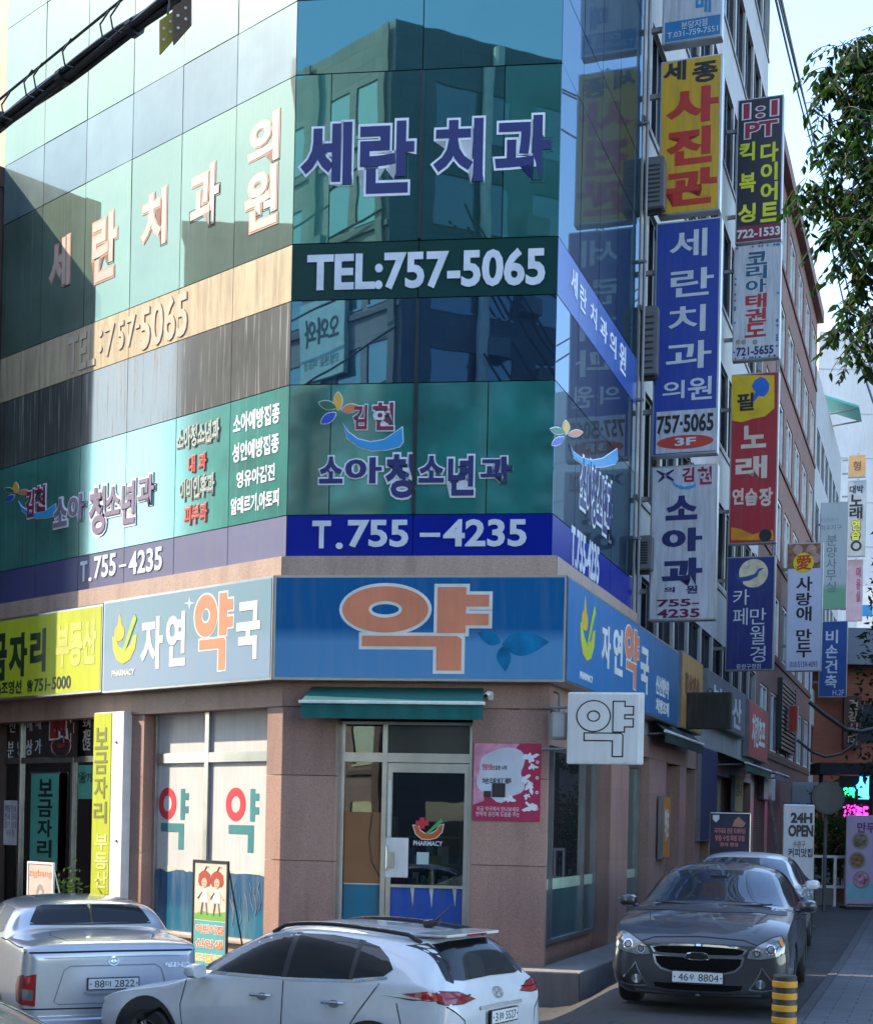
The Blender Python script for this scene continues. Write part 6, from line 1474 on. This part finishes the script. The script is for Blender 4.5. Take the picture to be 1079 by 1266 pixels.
for s_, sg in (('left', 1), ('right', -1)):
    patch(bv, [(.72, 1.05), (.36, 1.25), (.08, 1.385), (-.15, 1.435), (-.28, 1.44), (-.30, 1.06)], s_, 'side_window', TINT, t, .003)
    patch(bv, [(-.36, 1.06), (-.34, 1.44), (-.7, 1.445), (-1.0, 1.42), (-1.03, 1.09)], s_, 'side_window', TINT, t, .003)
    patch(bv, [(-1.07, 1.10), (-1.05, 1.41), (-1.22, 1.375), (-1.36, 1.29), (-1.45, 1.20), (-1.38, 1.14)], s_, 'side_window', TINT, t, .003)
    patch(bv, [(-.29, 1.05), (-.28, 1.445), (-.355, 1.445), (-.37, 1.05)], s_, 'door_pillar', BPL, t, .0025); patch(bv, [(-1.02, 1.08), (-.99, 1.425), (-1.06, 1.415), (-1.08, 1.095)], s_, 'door_pillar', BPL, t, .0025)
    patch(bv, strip([(.76, 1.035), (.2, 1.038), (-.5, 1.05), (-1.1, 1.08), (-1.42, 1.13)], .022), s_, 'belt_trim', CHROME, t, .004)
    for ln in ([(.80, 1.0), (.86, .72), (.80, .4), (.72, .3)], [(-.33, 1.03), (-.34, .6), (-.33, .3)], [(-1.36, 1.08), (-1.16, .82), (-.98, .55), (-.93, .3)], [(-1.55, .93), (-1.62, .72), (-1.75, .60), (-2.0, .55)]): patch(bv, strip(ln, .010), s_, 'panel_gap', GAP, t, .0025, .06)
    patch(bv, [(.78, .34), (.78, .24), (-.85, .24), (-.85, .34)], s_, 'sill_cladding', BPL, t, .006)
    for cx in (1.28, -1.32):
        arc = [(cx + .43 * math.cos(a), .335 + .43 * math.sin(a)) for a in [math.pi * k / 18 for k in range(19)]]; inn = [(cx + .385 * math.cos(a), .335 + .385 * math.sin(a)) for a in [math.pi * k / 18 for k in range(18, -1, -1)]]
        patch(bv, arc + inn, s_, 'arch_cladding', BPL, t, .010, .08)
    for hx_ in (-.10, -.90):
        MB().tube([(hx_ - .11, sg * .90, .885), (hx_ - .09, sg * .93, .888), (hx_ + .09, sg * .93, .882), (hx_ + .11, sg * .90, .878)], .015, 8).build('door_handle', P('satin_chrome', (.5, .51, .52), .25, .8), t, raw=True, smooth=True)
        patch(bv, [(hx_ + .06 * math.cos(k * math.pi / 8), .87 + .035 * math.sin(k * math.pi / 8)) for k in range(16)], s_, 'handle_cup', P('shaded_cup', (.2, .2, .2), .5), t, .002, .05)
    mirror(t, .60, sg * .90, 1.06, sg, WP)
    rl = []
    for k in range(13):
        x = .05 - 1.62 * k / 12; h = bv.ray_cast(Vector((x, sg * .53, 3)), Vector((0, 0, -1)))[0]; rl.append((x, sg * .53, h.z + (.045 if 0 < k < 12 else .005)))
    MB().tube(rl, .02, 8).build('roof_rail', BLACK, t, raw=True, smooth=True)
    tl = [(sg * a, b) for a, b in ((.40, .965), (.60, .945), (.80, .95), (.855, .97), (.86, 1.02), (.80, 1.045), (.60, 1.03))]
    patch(bv, tl, 'rear', 'tail_light', REDL_, t, .005); patch(bv, expand(tl, .010), 'rear', 'tail_light_surround', BPL, t, .003)
    patch(bv, [(-1.60, 1.01), (-1.80, .985), (-1.99, .97), (-1.99, 1.03), (-1.85, 1.05)], s_, 'tail_light', REDL_, t, .006)
    patch(bv, strip([(sg * .45, 1.0), (sg * .62, .99), (sg * .80, .995)], .012), 'rear', 'lamp_strip', P('dark_red_lens', (.10, .004, .006), .2), t, .008)
    patch(bv, [(sg * a, b) for a, b in ((.64, .46), (.80, .48), (.82, .62), (.70, .60))], 'rear', 'bumper_cladding', BPL, t, .006)
    patch(bv, [(sg * a, b) for a, b in ((.66, .51), (.76, .52), (.76, .57), (.69, .56))], 'rear', 'rear_lamp', REDL_, t, .009)
    patch(bv, [(sg * .575, 1.12), (sg * .60, 1.10), (sg * .66, 1.13), (sg * .60, 1.40), (sg * .50, 1.42)], 'rear', 'rear_pillar_trim', BLACK, t, .003)
    for x, y in ((1.28, .785), (-1.32, .785)): wheel(t, x, sg * y, .335, sg)
    hl = [(sg * a, b) for a, b in ((.5, .55), (.74, .56), (.78, .66), (.55, .66))]; patch(bv, hl, 'front', 'headlight', LENS, t, .004)
patch(bv, sym([(0, 1.125), (.45, 1.115), (.585, 1.13), (.57, 1.22), (.50, 1.41), (.3, 1.43), (0, 1.435)]), 'rear', 'rear_window', TINT, t, .005)
patch(bv, sym([(0, 1.40), (.34, 1.42), (.50, 1.5), (.4, 1.53), (0, 1.545)]), 'front', 'windscreen_top', WSG, t, .003) if False else patch(bv, sym([(0, 1.43), (.35, 1.42), (.52, 1.37), (.64, 1.18), (.70, 1.08), (0, 1.12)]), 'front', 'windscreen', WSG, t, .003)
sp = MB().plan([(-1.45, -.50), (-1.79, -.46), (-1.82, 0), (-1.79, .46), (-1.45, .50)], 1.472, 1.496).build('spoiler', WP, t, raw=True, bevel=.01)
MB().box(-1.83, -1.80, -.15, .15, 1.476, 1.491).build('brake_light', REDL_, sp, raw=True)
MB().tube([(-1.28, 0, 1.535), (-1.36, 0, 1.56), (-1.42, 0, 1.565)], [.05, .035, .02], 8).tube([(-1.36, 0, 1.56), (-1.56, 0, 1.74)], [.012, .005], 6).build('antenna', BLACK, t, raw=True)
bd = [(.075 * math.cos(k * math.pi / 10), .985 + .042 * math.sin(k * math.pi / 10)) for k in range(20)]
patch(bv, strip(bd + [bd[0]], .012), 'rear', 'badge', CHROME, t, .012, .02); patch(bv, [(.045, .955), (.03, .955), (.022, .978), (-.028, .985), (-.02, .958), (-.036, .958), (-.045, 1.012), (-.03, 1.012), (-.024, .995), (.018, .988), (.012, 1.012), (.028, 1.012)], 'rear', 'badge', CHROME, t, .012, .02)
patch(bv, sym([(0, .90), (.36, .895), (.37, .865), (0, .868)]), 'rear', 'garnish', P('satin_chrome', (.5, .51, .52), .25, .8), t, .016)
patch(bv, strip([(-.80, .93), (-.62, .80), (-.60, .62), (.60, .62), (.62, .80), (.80, .93)], .010), 'rear', 'panel_gap', GAP, t, .004)
patch(bv, sym([(0, .56), (.6, .55), (.58, .36), (0, .34)]), 'rear', 'bumper_cladding', BPL, t, .005)
number_plate(t, -2.115, .79, '31라 5527', 'rear', w_=.46)
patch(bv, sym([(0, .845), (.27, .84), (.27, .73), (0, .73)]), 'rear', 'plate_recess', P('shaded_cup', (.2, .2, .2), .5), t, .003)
# ---- silver pickup with hard deck top
TRK = [(-2.50, .80, .48, .80, 1.22, .66, 1.27), (-2.47, .90, .44, .86, 1.31, .74, 1.36), (-2.38, .945, .42, .90, 1.345, .76, 1.41), (-1.95, .95, .40, .90, 1.36, .74, 1.455), (-1.60, .95, .40, .90, 1.365, .70, 1.475), (-1.50, .95, .40, .90, 1.365, .69, 1.50), (-1.36, .95, .38, .90, 1.36, .70, 1.70), (-1.22, .95, .36, .90, 1.34, .70, 1.775), (-.6, .95, .34, .88, 1.25, .68, 1.80), (.3, .95, .34, .86, 1.16, .66, 1.78),
       (.75, .95, .34, .84, 1.12, .64, 1.62), (1.25, .95, .34, .82, 1.11, .66, 1.20), (1.4, .94, .34, .82, 1.10, .64, 1.16), (2.1, .92, .36, .78, 1.04, .6, 1.10), (2.42, .85, .42, .72, .92, .5, .98), (2.5, .7, .48, .68, .84, .42, .88)]
me, bv = car_shell(TRK, [(1.45, .83), (-1.30, .83)], .37)
hd = 90 + 26.; hx, hy = math.cos(R(hd)), math.sin(R(hd)); rx, ry_ = -3.30, 15.0
t = car_thing('parked_pickup', 'silver pickup truck with a matching hard deck cover parked beside the white suv', 'pickup truck', rx + hx * 2.5, ry_ + hy * 2.5, hd, -.27)
SILV = paint('silver_metallic', (.47, .49, .53), .3, .45)
link('body', me, SILV, t)
patch(bv, sym([(0, 1.715), (.48, 1.71), (.56, 1.69), (.62, 1.60), (.655, 1.535), (.6, 1.522), (0, 1.525)]), 'rear', 'rear_window', TINT, t, .004)
patch(bv, strip([(-.66, 1.515), (0, 1.512), (.66, 1.515)], .012), 'rear', 'panel_gap', GAP, t, .003)
patch(bv, strip([(-.88, 1.30), (0, 1.305), (.88, 1.30)], .018), 'rear', 'panel_gap', GAP, t, .004)
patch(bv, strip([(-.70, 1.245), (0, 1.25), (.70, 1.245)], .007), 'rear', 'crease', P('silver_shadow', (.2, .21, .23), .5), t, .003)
lid = [(-2.30, .45), (-2.0, .55), (-1.75, .5), (-1.70, 0), (-1.75, -.5), (-2.0, -.55), (-2.30, -.45), (-2.36, 0)]
patch(bv, strip(lid + [lid[0]], .010), 'top', 'lid_line', GAP, t, .003)
rec = [(-.50, 1.12), (-.44, 1.16), (.44, 1.16), (.50, 1.12), (.60, .80), (.55, .775), (-.55, .775), (-.60, .80)]
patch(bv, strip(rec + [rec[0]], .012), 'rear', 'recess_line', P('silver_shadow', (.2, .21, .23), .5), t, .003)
patch(bv, strip([(-.30, .885), (-.2, .865), (.2, .865), (.30, .885)], .022), 'rear', 'tailgate_handle', P('silver_handle', (.3, .31, .33), .3, .5), t, .012)
patch(bv, strip([(-.9, .735), (0, .725), (.9, .735)], .014), 'rear', 'panel_gap', GAP, t, .004)
for s_, sg in (('left', 1), ('right', -1)):
    tl = [(sg * a, b) for a, b in ((.775, 1.09), (.91, 1.06), (.93, .96), (.91, .78), (.785, .76), (.78, .9))]; o = patch(bv, tl, 'rear', 'tail_light', REDL_, t, .006)
    patch(bv, [(sg * a, b) for a, b in ((.80, .93), (.90, .93), (.895, .83), (.81, .82))], 'rear', 'clear_lens', LENS, o, .011)
    patch(bv, [(-2.44, 1.08), (-2.30, 1.05), (-2.25, .95), (-2.30, .80), (-2.44, .78)], s_, 'tail_light', REDL_, t, .006)
    patch(bv, [(-.30, 1.28), (-.30, 1.66), (.2, 1.66), (.55, 1.58), (.95, 1.25)], s_, 'side_window', TINT, t, .003); patch(bv, [(-.38, 1.30), (-.38, 1.67), (-1.05, 1.66), (-1.1, 1.42)], s_, 'side_window', TINT, t, .003)
    for ln in ([(1.05, 1.1), (1.0, .5)], [(-.34, 1.25), (-.34, .5)], [(-1.12, 1.35), (-1.0, .9), (-.85, .55)]): patch(bv, strip(ln, .010), s_, 'panel_gap', GAP, t, .0025, .06)
    patch(bv, strip([(-2.36, 1.34), (-1.6, 1.36), (-1.15, 1.35)], .014), s_, 'panel_gap', GAP, t, .003)
    mirror(t, .85, sg * .95, 1.22, sg, SILV)
    for x, y in ((1.45, .82), (-1.30, .82)): wheel(t, x, sg * y, .37, sg)
em = [(.05 * math.cos(k * math.pi / 8), 1.205 + .042 * math.sin(k * math.pi / 8)) for k in range(16)]
patch(bv, strip(em + [em[0]], .012), 'rear', 'badge', CHROME, t, .012, .02); patch(bv, [(-.075, 1.20), (-.03, 1.215), (0, 1.225), (.03, 1.215), (.075, 1.20), (.03, 1.198), (0, 1.19), (-.03, 1.198)], 'rear', 'badge', CHROME, t, .013, .02)
m = MB(); put_text(m, 'SPORTS', (-.78, 0, -.56, .028), 0, .006, .0, .3); o = m.build('badge_lettering', CHROME, t, raw=True); h = bv.ray_cast(Vector((-9, -.66, 1.15)), Vector((1, 0, 0)))[0]
for v in o.data.vertices: x0_, z0_ = v.co.x, v.co.z; v.co = Vector((h.x - .004 + v.co.y, x0_, 1.14 + z0_))
for v in o.data.vertices: v.co.y = -1.34 - v.co.y
number_plate(t, -2.525, .975, '88더 2822', 'rear', w_=.52)
MB().box(-2.58, -2.44, -.80, .80, .50, .66).build('bumper', SILV, t, raw=True, bevel=.04, seg=3)
# ================================================================== neighbours and the far side of the street (seen in the mirror glass, and casting the shade)
DKB = P('dark_brown_tile', (.06, .035, .03), .5, grime=.2)
t = thing('shop_block', 'dark brown low block projecting beside the mirror glass building and the lime sign', 'building', FL, (-LL, 0, 0))
MB().box(-LL - 9, -LL - .06, -1.93, 5, -.4, 13.6).build('wall', DKB, t)
MB().box(-LL - 9.1, -LL - .02, -2.0, 5, 13.601, 13.95).build('parapet', P('brown_parapet', (.09, .05, .04), .6), t)
for k in range(3):
    for j in range(2):
        o = MB().box(-LL - .06, -LL + .0, -1.5 + 2.2 * j, -.1 + 2.2 * j, 6 + 2.6 * k, 7.6 + 2.6 * k).build('window', DARKM, t)
t = thing('cream_tower', 'cream rendered tower rising above the dark brown low block', 'building', FL, (-LL, 0, 0))
MB().box(-LL - 7, -LL - .04, .06, 9, 13.96, 27).build('wall', P('warm_cream_render', (.58, .48, .34), .8, grime=.2), t)
for k in range(4):
    o = MB().box(-LL - 5.5, -LL - 3.2, -.0, .05, 14.8 + 2.9 * k, 16.4 + 2.9 * k).build('window', DARKM, t)
    MB().box(-LL - 5.4, -LL - 3.3, -.012, -.002, 14.9 + 2.9 * k, 16.3 + 2.9 * k).build('pane', WGL, o)
plain_block('office_block', 'grey green office block across the side street reflected in the mirror glass', -30, 4, 90, 21.6, 12, 21.5, P('grey_green_tile', (.16, .20, .18), .5, grime=.2), 8, 6)
plain_block('shade_block', 'grey rendered block that shades the parked cars', -15.5, -3, 90, 24.2, 9, 19.5, P('stone_render', (.36, .35, .34), .8, grime=.2), 7, 5)  # unseen block, placed and sized to shade the parked cars
# office building behind the viewer: lit side and shaded side meeting at a sharp corner
FA = Frame((-10.6, -12), 210); FB = Frame((-10.6 + .8 * 22, -12 - .6 * 22), 143.13)
t = thing('opposite_building', 'tall pale tiled office building across the street mirrored in the corner glass', 'building', loc=(-10.6, -12, 0)); del BASE[t.name]
PT = brickmat('pale_pinkish_tile', (.42, .35, .31), (.36, .30, .27), (.15, .13, .12), 1., 1.2, .6); PT2 = brickmat('shaded_side_tile', (.10, .12, .15), (.085, .10, .13), (.04, .045, .05), 1., 1.2, .6)  # second tile carries the shaded face's shade in its dark blue colour
def face_of(F, w_, mat, cols, top, glass):
    m = MB(); specs = []
    z = -.3
    for f in range(9):
        za = 1.2 + f * 3.4
        m.box(0, w_, 0, .2, z, za); xx = 0
        for k in cols: m.box(xx, k[0], 0, .2, za, za + 1.9); xx = k[1]; specs.append((k[0], k[1], za, za + 1.9))
        m.box(xx, w_, 0, .2, za, za + 1.9); z = za + 1.9
    m.box(0, w_, 0, .2, z, top)
    o = place(m.build('facade_wall', mat, raw=True), F, t)
    for i, (a, b, z0, z1) in enumerate(specs):
        g = MB().box(a, b, .06, .12, z0, z1).box(a - .03, b + .03, -.04, .04, z0 - .08, z0 - .001).build('window', glass, o, raw=True)
    return o
oa = face_of(FA, 15, PT, [(.5, 1.9), (2.3, 3.7), (5.8, 7.2), (7.6, 9.0), (10.4, 11.8), (12.2, 13.6)], 32.3, coated_glass('green_window_glass', (.05, .16, .12), (.8, .95, .9), .2, .01, .03))
ob = face_of(FB, 22, PT2, [(1, 4), (5, 8), (9, 12), (13, 16), (17, 20.4)], 32.3, WGL)
m = MB().plan([(-.1, -.25), (-12.8, -7.6), (-2, -26), (17, -13.4)], -.3, 32.2); m.build('core', PT2, t, raw=True)
m = MB().box(3.0, 5.6, -.25, -.03, 19.2, 22.3).build('banner', P('banner_mint', (.52, .66, .56), .5), oa, raw=True)
text(oa, '오와와', (3.3, 20.6, 5.3, 21.6), -.25, BLACK, .02, .02); text(oa, '모발전문 미용실', (3.3, 19.7, 5.3, 20.1), -.25, P('sage_letter', (.30, .40, .36), .5), .02, 0.)
m = MB()
for f in range(9): m.box(0, 15, -.12, -.001, .75 + f * 3.4, .95 + f * 3.4)
for x in (.2, 4.75, 9.7, 14.5): m.box(x, x + .35, -.2, -.13, .2, 32.2)
m.build('pilaster', P('brown_pilaster', (.16, .13, .11), .6), oa, raw=True)
m = MB()
for k in range(9): x = (4.0, 9.2, 13.8)[k % 3]; z = 12 + k * 2.1; m.box(x, x + .8, -.5, -.21, z, z + .7)
m.build('air_conditioner', P('grey_casing', (.13, .14, .155), .5, grime=.3), oa, raw=True)
m = MB()
for k in range(7): z = 13 + k * 2.3; m.tube([(-1 + 17 * i / 10, -1.2, z + (k % 3 - 1) * .12 * i - 1.0 * math.sin(math.pi * i / 10)) for i in range(11)], .045, 5)
m.build('cable', DARKM, oa, raw=True)
MB().tube([(18.4, -.3, 6), (18.4, -.3, 32.)], .22, 12).build('pole_stand_in', P('pale_pole_stand_in', (.5, .5, .48), .5), ob, raw=True)  # pale pipe in place of the utility pole mirrored in the corner glass
m = MB(); q_ = random.Random(9)
for k in range(14): x = 11 + q_.random() * 9; z = 15 + q_.random() * 11; m.box(x, x + .9, -.5, -.02, z, z + .7)
m.build('air_conditioner', P('grey_casing', (.25, .27, .29), .5, grime=.3), ob, raw=True)  # units in place of the mirrored pole's dark tangle of transformers
m = MB()
for k in range(9):
    a, b = (q_.uniform(9, 12), q_.uniform(14, 26)), (q_.uniform(17, 21), q_.uniform(14, 26)); m.tube([(a[0] + (b[0] - a[0]) * i / 8, -.7, a[1] + (b[1] - a[1]) * i / 8 - 1.2 * math.sin(math.pi * i / 8)) for i in range(9)], .05, 5)
m.build('cable', DARKM, ob, raw=True)

# ================================================================== poles and cables
def at(px, py, Y): u, v = unroll(px, py); return Vector((u / FPX * Y, Y, CAMZ + v / FPX * Y))
def sagline(a, b, n=24, sag=.0): return [a.lerp(b, i / n) - Vector((0, 0, sag * 4 * (i / n) * (1 - i / n))) for i in range(n + 1)]
def pole(x, y, h, label):
    t = thing('utility_pole', label, 'pole', loc=(x, y, gz(x, y) if abs(x) < 30 else 0))
    MB().tube([(0, 0, -.2), (0, 0, h)], [.19, .12], 14).build('shaft', P('pole_concrete', (.34, .33, .31), .8, grime=.3), t, raw=True)
    MB().box(-.9, .9, -.05, .05, h - .6, h - .5).box(-.7, .7, -.05, .05, h - 1.5, h - 1.4).build('crossarm', GREYM, t, raw=True)
    MB().tube([(.35, 0, h - 2.8), (.35, 0, h - 1.9)], .22, 14).build('transformer', GREYM, t, raw=True)
    return t
A, B = at(-2, 152, 11.8), at(222, -6, 10.0); dd = (B - A); A2, B2 = A - dd * 3.4, B + dd * 3.2
pole(A2.x - .3, A2.y, 10.5, 'concrete utility pole by the side street holding the thick cable bundle'); pole(B2.x + .2, B2.y, 10.5, 'concrete utility pole across the road holding the thick cable bundle')
t = thing('cable_bundle', 'thick black bundle of overhead cables strung before the mirror glass facade', 'cable', loc=tuple(A)); o0 = Vector(A)
side = Vector((dd.y, -dd.x, 0)).normalized(); q_ = random.Random(4)
for j in range(9):
    a_ = 2 * math.pi * j / 8; r_ = .036 if j < 8 else 0; pts = []
    for i in range(71):
        f = i / 70; p = A2.lerp(B2, f); ph = a_ + f * 4 + math.sin(f * 17 + j); k = r_ * (1 + .35 * math.sin(f * 55 + j * 2)) * (1. if abs(math.sin(f * 34)) > .25 else .8)
        pts.append(p - o0 + side * math.cos(ph) * k + Vector((0, 0, 1)) * math.sin(ph) * k)
    MB().tube(pts, .026 if j < 6 else .018, 7).build('cable', P('black_cable', (.016, .016, .017), .5), t, raw=True)
for i in range(9):
    f = .3 + .4 * i / 8; p = A2.lerp(B2, f) - o0; MB().tube([p - dd.normalized() * .035, p + dd.normalized() * .035], .066, 12).build('tie', P('black_cable', (.016, .016, .017), .5), t, raw=True)
A3, B3 = at(-2, 124, 11.8), at(152, -2, 10.4); d3 = B3 - A3; msg = sagline(A3 - d3 * 3.2, B3 + d3 * 3.4, 30)
MB().tube([p - o0 for p in msg], .011, 6).build('messenger_wire', DARKM, t, raw=True)
for px, py, Y in ((12, 128, 11.6), (40, 100, 11.3), (52, 92, 11.2), (135, 28, 10.5), (148, 18, 10.4), (88, 62, 10.9)):
    p = at(px, py, Y) - o0; MB().tube([p + Vector((0, 0, .09)), p + Vector((-.07, .02, .0)), p + Vector((-.05, .02, -.10)), p + Vector((.02, 0, -.13))], .007, 6).build('wire_loop', DARKM, t, raw=True)
for k, (pts, mt) in enumerate(((((197, 25), (216, 12), (216, 46), (197, 67)), P('olive_yellow_plate', (.36, .27, .03), .5, grime=.3)), (((213, 8), (236, -6), (236, 30), (214, 55)), P('brown_plate', (.10, .06, .035), .5, grime=.3)))):
    Y = 9.9 - .12 * k; c = at(*pts[0], Y); w_ = [at(*p, Y) - c for p in pts]; th = Vector((.004, .012, 0))
    tt = thing('marker_plate', ('olive yellow cable marker plate with punched holes hanging from the bundle', 'dark brown cable marker plate hanging behind the olive yellow one')[k], 'plate', loc=tuple(c))
    vs = w_ + [v + th for v in w_]
    MB().add(vs, [(3, 2, 1, 0), (4, 5, 6, 7), (0, 1, 5, 4), (1, 2, 6, 5), (2, 3, 7, 6), (3, 0, 4, 7)]).build('plate', mt, tt, raw=True)
    m = MB()
    for fx, fz in ((.3, .35), (.72, .3), (.3, .7), (.72, .65)):
        p = w_[0].lerp(w_[1], fx).lerp(w_[3].lerp(w_[2], fx), fz); m.tube([p - Vector((0, .004, 0)), p + Vector((0, .003, 0))], .010, 10)
    m.build('hole_rim', P('pale_hole', (.6, .62, .55), .6), tt, raw=True)
    MB().tube([w_[0].lerp(w_[1], .5) + Vector((0, .01, -.02)), w_[0].lerp(w_[1], .5) + Vector((.02, .03, .2))], .008, 6).build('hanger', DARKM, tt, raw=True)
for k, (p, Y1, q, Y2) in enumerate((((957, -8), 22, (1016, 216), 58), ((961, -8), 22, (1024, 224), 60), ((964, -8), 21, (1040, 300), 60), ((1036, 300), 40, (1082, 470), 24), ((1028, 306), 40, (1082, 505), 24))):
    pts = sagline(at(*p, Y1), at(*q, Y2), 16, .25); o = thing('overhead_wire', ('leftmost', 'second', 'third', 'fourth', 'lowest')[k] + ' of the thin overhead wires slanting past the tree', 'wire', loc=tuple(pts[0]))
    MB().tube([v - pts[0] for v in pts], .02, 5).build('strand', P('grey_wire', (.10, .10, .11), .6), o, raw=True)
pts = [at(*p, 30.) for p in ((1000, 868), (1020, 884), (1046, 902), (1064, 905), (1090, 899))]; o = thing('drooping_cable', 'thick black cable drooping across the end of the lane', 'cable', loc=tuple(pts[0])); MB().tube([v - pts[0] for v in pts], .045, 7).build('strand', DARKM, o, raw=True)
pts = [at(*p, 30.) for p in ((1062, 905), (1056, 920), (1040, 932), (1020, 936), (1004, 930), (985, 915))]; o = thing('drooping_cable', 'looping black cable hanging below the thick one at the lane end', 'cable', loc=tuple(pts[0])); MB().tube([v - pts[0] for v in pts], .03, 7).build('strand', DARKM, o, raw=True)

# ================================================================== trees
LEAF2 = leafmat('tree_leaf', (.007, .022, .009), (.022, .055, .016))
BARK = P('bark', (.09, .07, .05), .9, bmp=.6, bs=14)
TY = 14.; clumps = [(1065, 45, 14), (1042, 58, 9), (1020, 84, 5), (1062, 88, 20), (1036, 108, 14), (1075, 120, 26), (1012, 140, 4), (1048, 150, 16), (1021, 168, 5), (1068, 178, 24), (1038, 195, 12), (1001, 222, 5), (990, 246, 6), (1020, 240, 12), (1050, 240, 20), (1075, 250, 24), (1030, 276, 9), (1060, 290, 20), (1075, 330, 22), (1046, 318, 8), (1060, 360, 13), (1077, 390, 12), (1050, 380, 5), (1065, 420, 9), (1055, 440, 4), (1040, 408, 3), (1070, 60, 14), (1080, 210, 20)]
q_ = random.Random(21)
for k in range(60): clumps.append((1090 + abs(q_.gauss(0, 110)), 40 + q_.random() * 420, q_.uniform(18, 38)))
tx, ty = 5.05, 14.6; g = gz(tx, ty); t = thing('street_tree', 'leafy street tree hanging over the paved side of the lane', 'tree', loc=(tx, ty, g))
m = MB(); m.tube([(0, 0, -.1), (.05, 0, 1.5), (-.03, .05, 3.2), (.0, 0, 5.2), (.1, 0, 7.5), (.05, .1, 9.6)], [.19, .16, .14, .12, .08, .03], 14)
leafm = MB(); twigm = MB(); sc_ = TY / FPX
def spray(lm_, tm_, c, r_, seed):
    q = random.Random(seed * 7 + 3); nt_ = 3 + int(r_ * 95)
    for k in range(nt_):
        a = q.uniform(0, 6.283); st = c + Vector((q.gauss(0, .45), q.gauss(0, .45), q.gauss(0, .45))) * r_
        dr = Vector((math.cos(a), math.sin(a), q.uniform(-.9, .25))).normalized(); L_ = q.uniform(.22, .42); tw = [st]
        for j in range(5): dr = (dr + Vector((0, 0, -.16))).normalized(); tw.append(tw[-1] + dr * L_ / 5)
        tm_.tube(tw, .004, 4)
        for j in range(1, 6):
            for sd in (1, -1):
                if q.random() < .18: continue
                p = tw[j]; sdv = dr.cross(Vector((0, 0, 1))).normalized() * sd
                u = (sdv * .8 + dr * .5 + Vector((0, 0, q.uniform(-.9, .1)))).normalized(); l = q.uniform(.06, .125); wv = u.cross(Vector((q.gauss(0, .4), q.gauss(0, .4), 1))).normalized() * l * q.uniform(.2, .27)
                nn = u.cross(wv).normalized() * l * q.uniform(.04, .14); tip = p + u * l - Vector((0, 0, l * q.uniform(0, .25)))
                m1, m2 = p + u * l * .3, p + u * l * .65
                lm_.add([p, m1 + wv + nn, m2 + wv * .85 + nn, tip, m2 - wv * .85 + nn, m1 - wv + nn, m1, m2], [(0, 6, 1), (1, 6, 7, 2), (2, 7, 3), (0, 5, 6), (5, 4, 7, 6), (4, 3, 7)])
for i, (px, py, r_) in enumerate(clumps):
    Yc = TY + q_.gauss(0, .45); c = at(px, py, Yc) - Vector((tx, ty, g))
    if i % 2 == 0 or i < 28:
        zb = max(3.2, min(9.0, c.z - .4 - .4 * Vector((c.x, c.y)).length)); mid = Vector((c.x * .5, c.y * .5, (zb + c.z) / 2 + .1)); m.tube([(0, 0, zb), mid, c], [.035, .02, .005], 6)
    spray(leafm, twigm, c, r_ * sc_, i)
m.build('trunk', BARK, t, raw=True, smooth=True); twigm.build('twigs', BARK, t, raw=True); leafm.build('crown', LEAF2, t, raw=True)
tx, ty = world_box(1112, 36.), 36.; g = gz(tx, ty); t = thing('conifer', 'dark conifer with drooping branch tips beside the lilac banner', 'tree', loc=(tx, ty, g))
MB().tube([(0, 0, -.1), (0, 0, 10)], [.2, .04], 10).build('trunk', BARK, t, raw=True)
lm = MB()
for k in range(26):
    z = 3.2 + 6.4 * k / 26; L_ = 1.3 * (1 - .55 * k / 26)
    for j in range(7):
        a_ = 2 * math.pi * j / 7 + k * 1.3; foliage(lm, [(math.cos(a_) * L_ * f, math.sin(a_) * L_ * f, z - .25 * f) for f in (.3, .55, .8, 1.)], 12, .2, k * 9 + j, .07)
lm.build('crown', leafmat('conifer_needle', (.008, .018, .010), (.02, .04, .02)), t, raw=True)
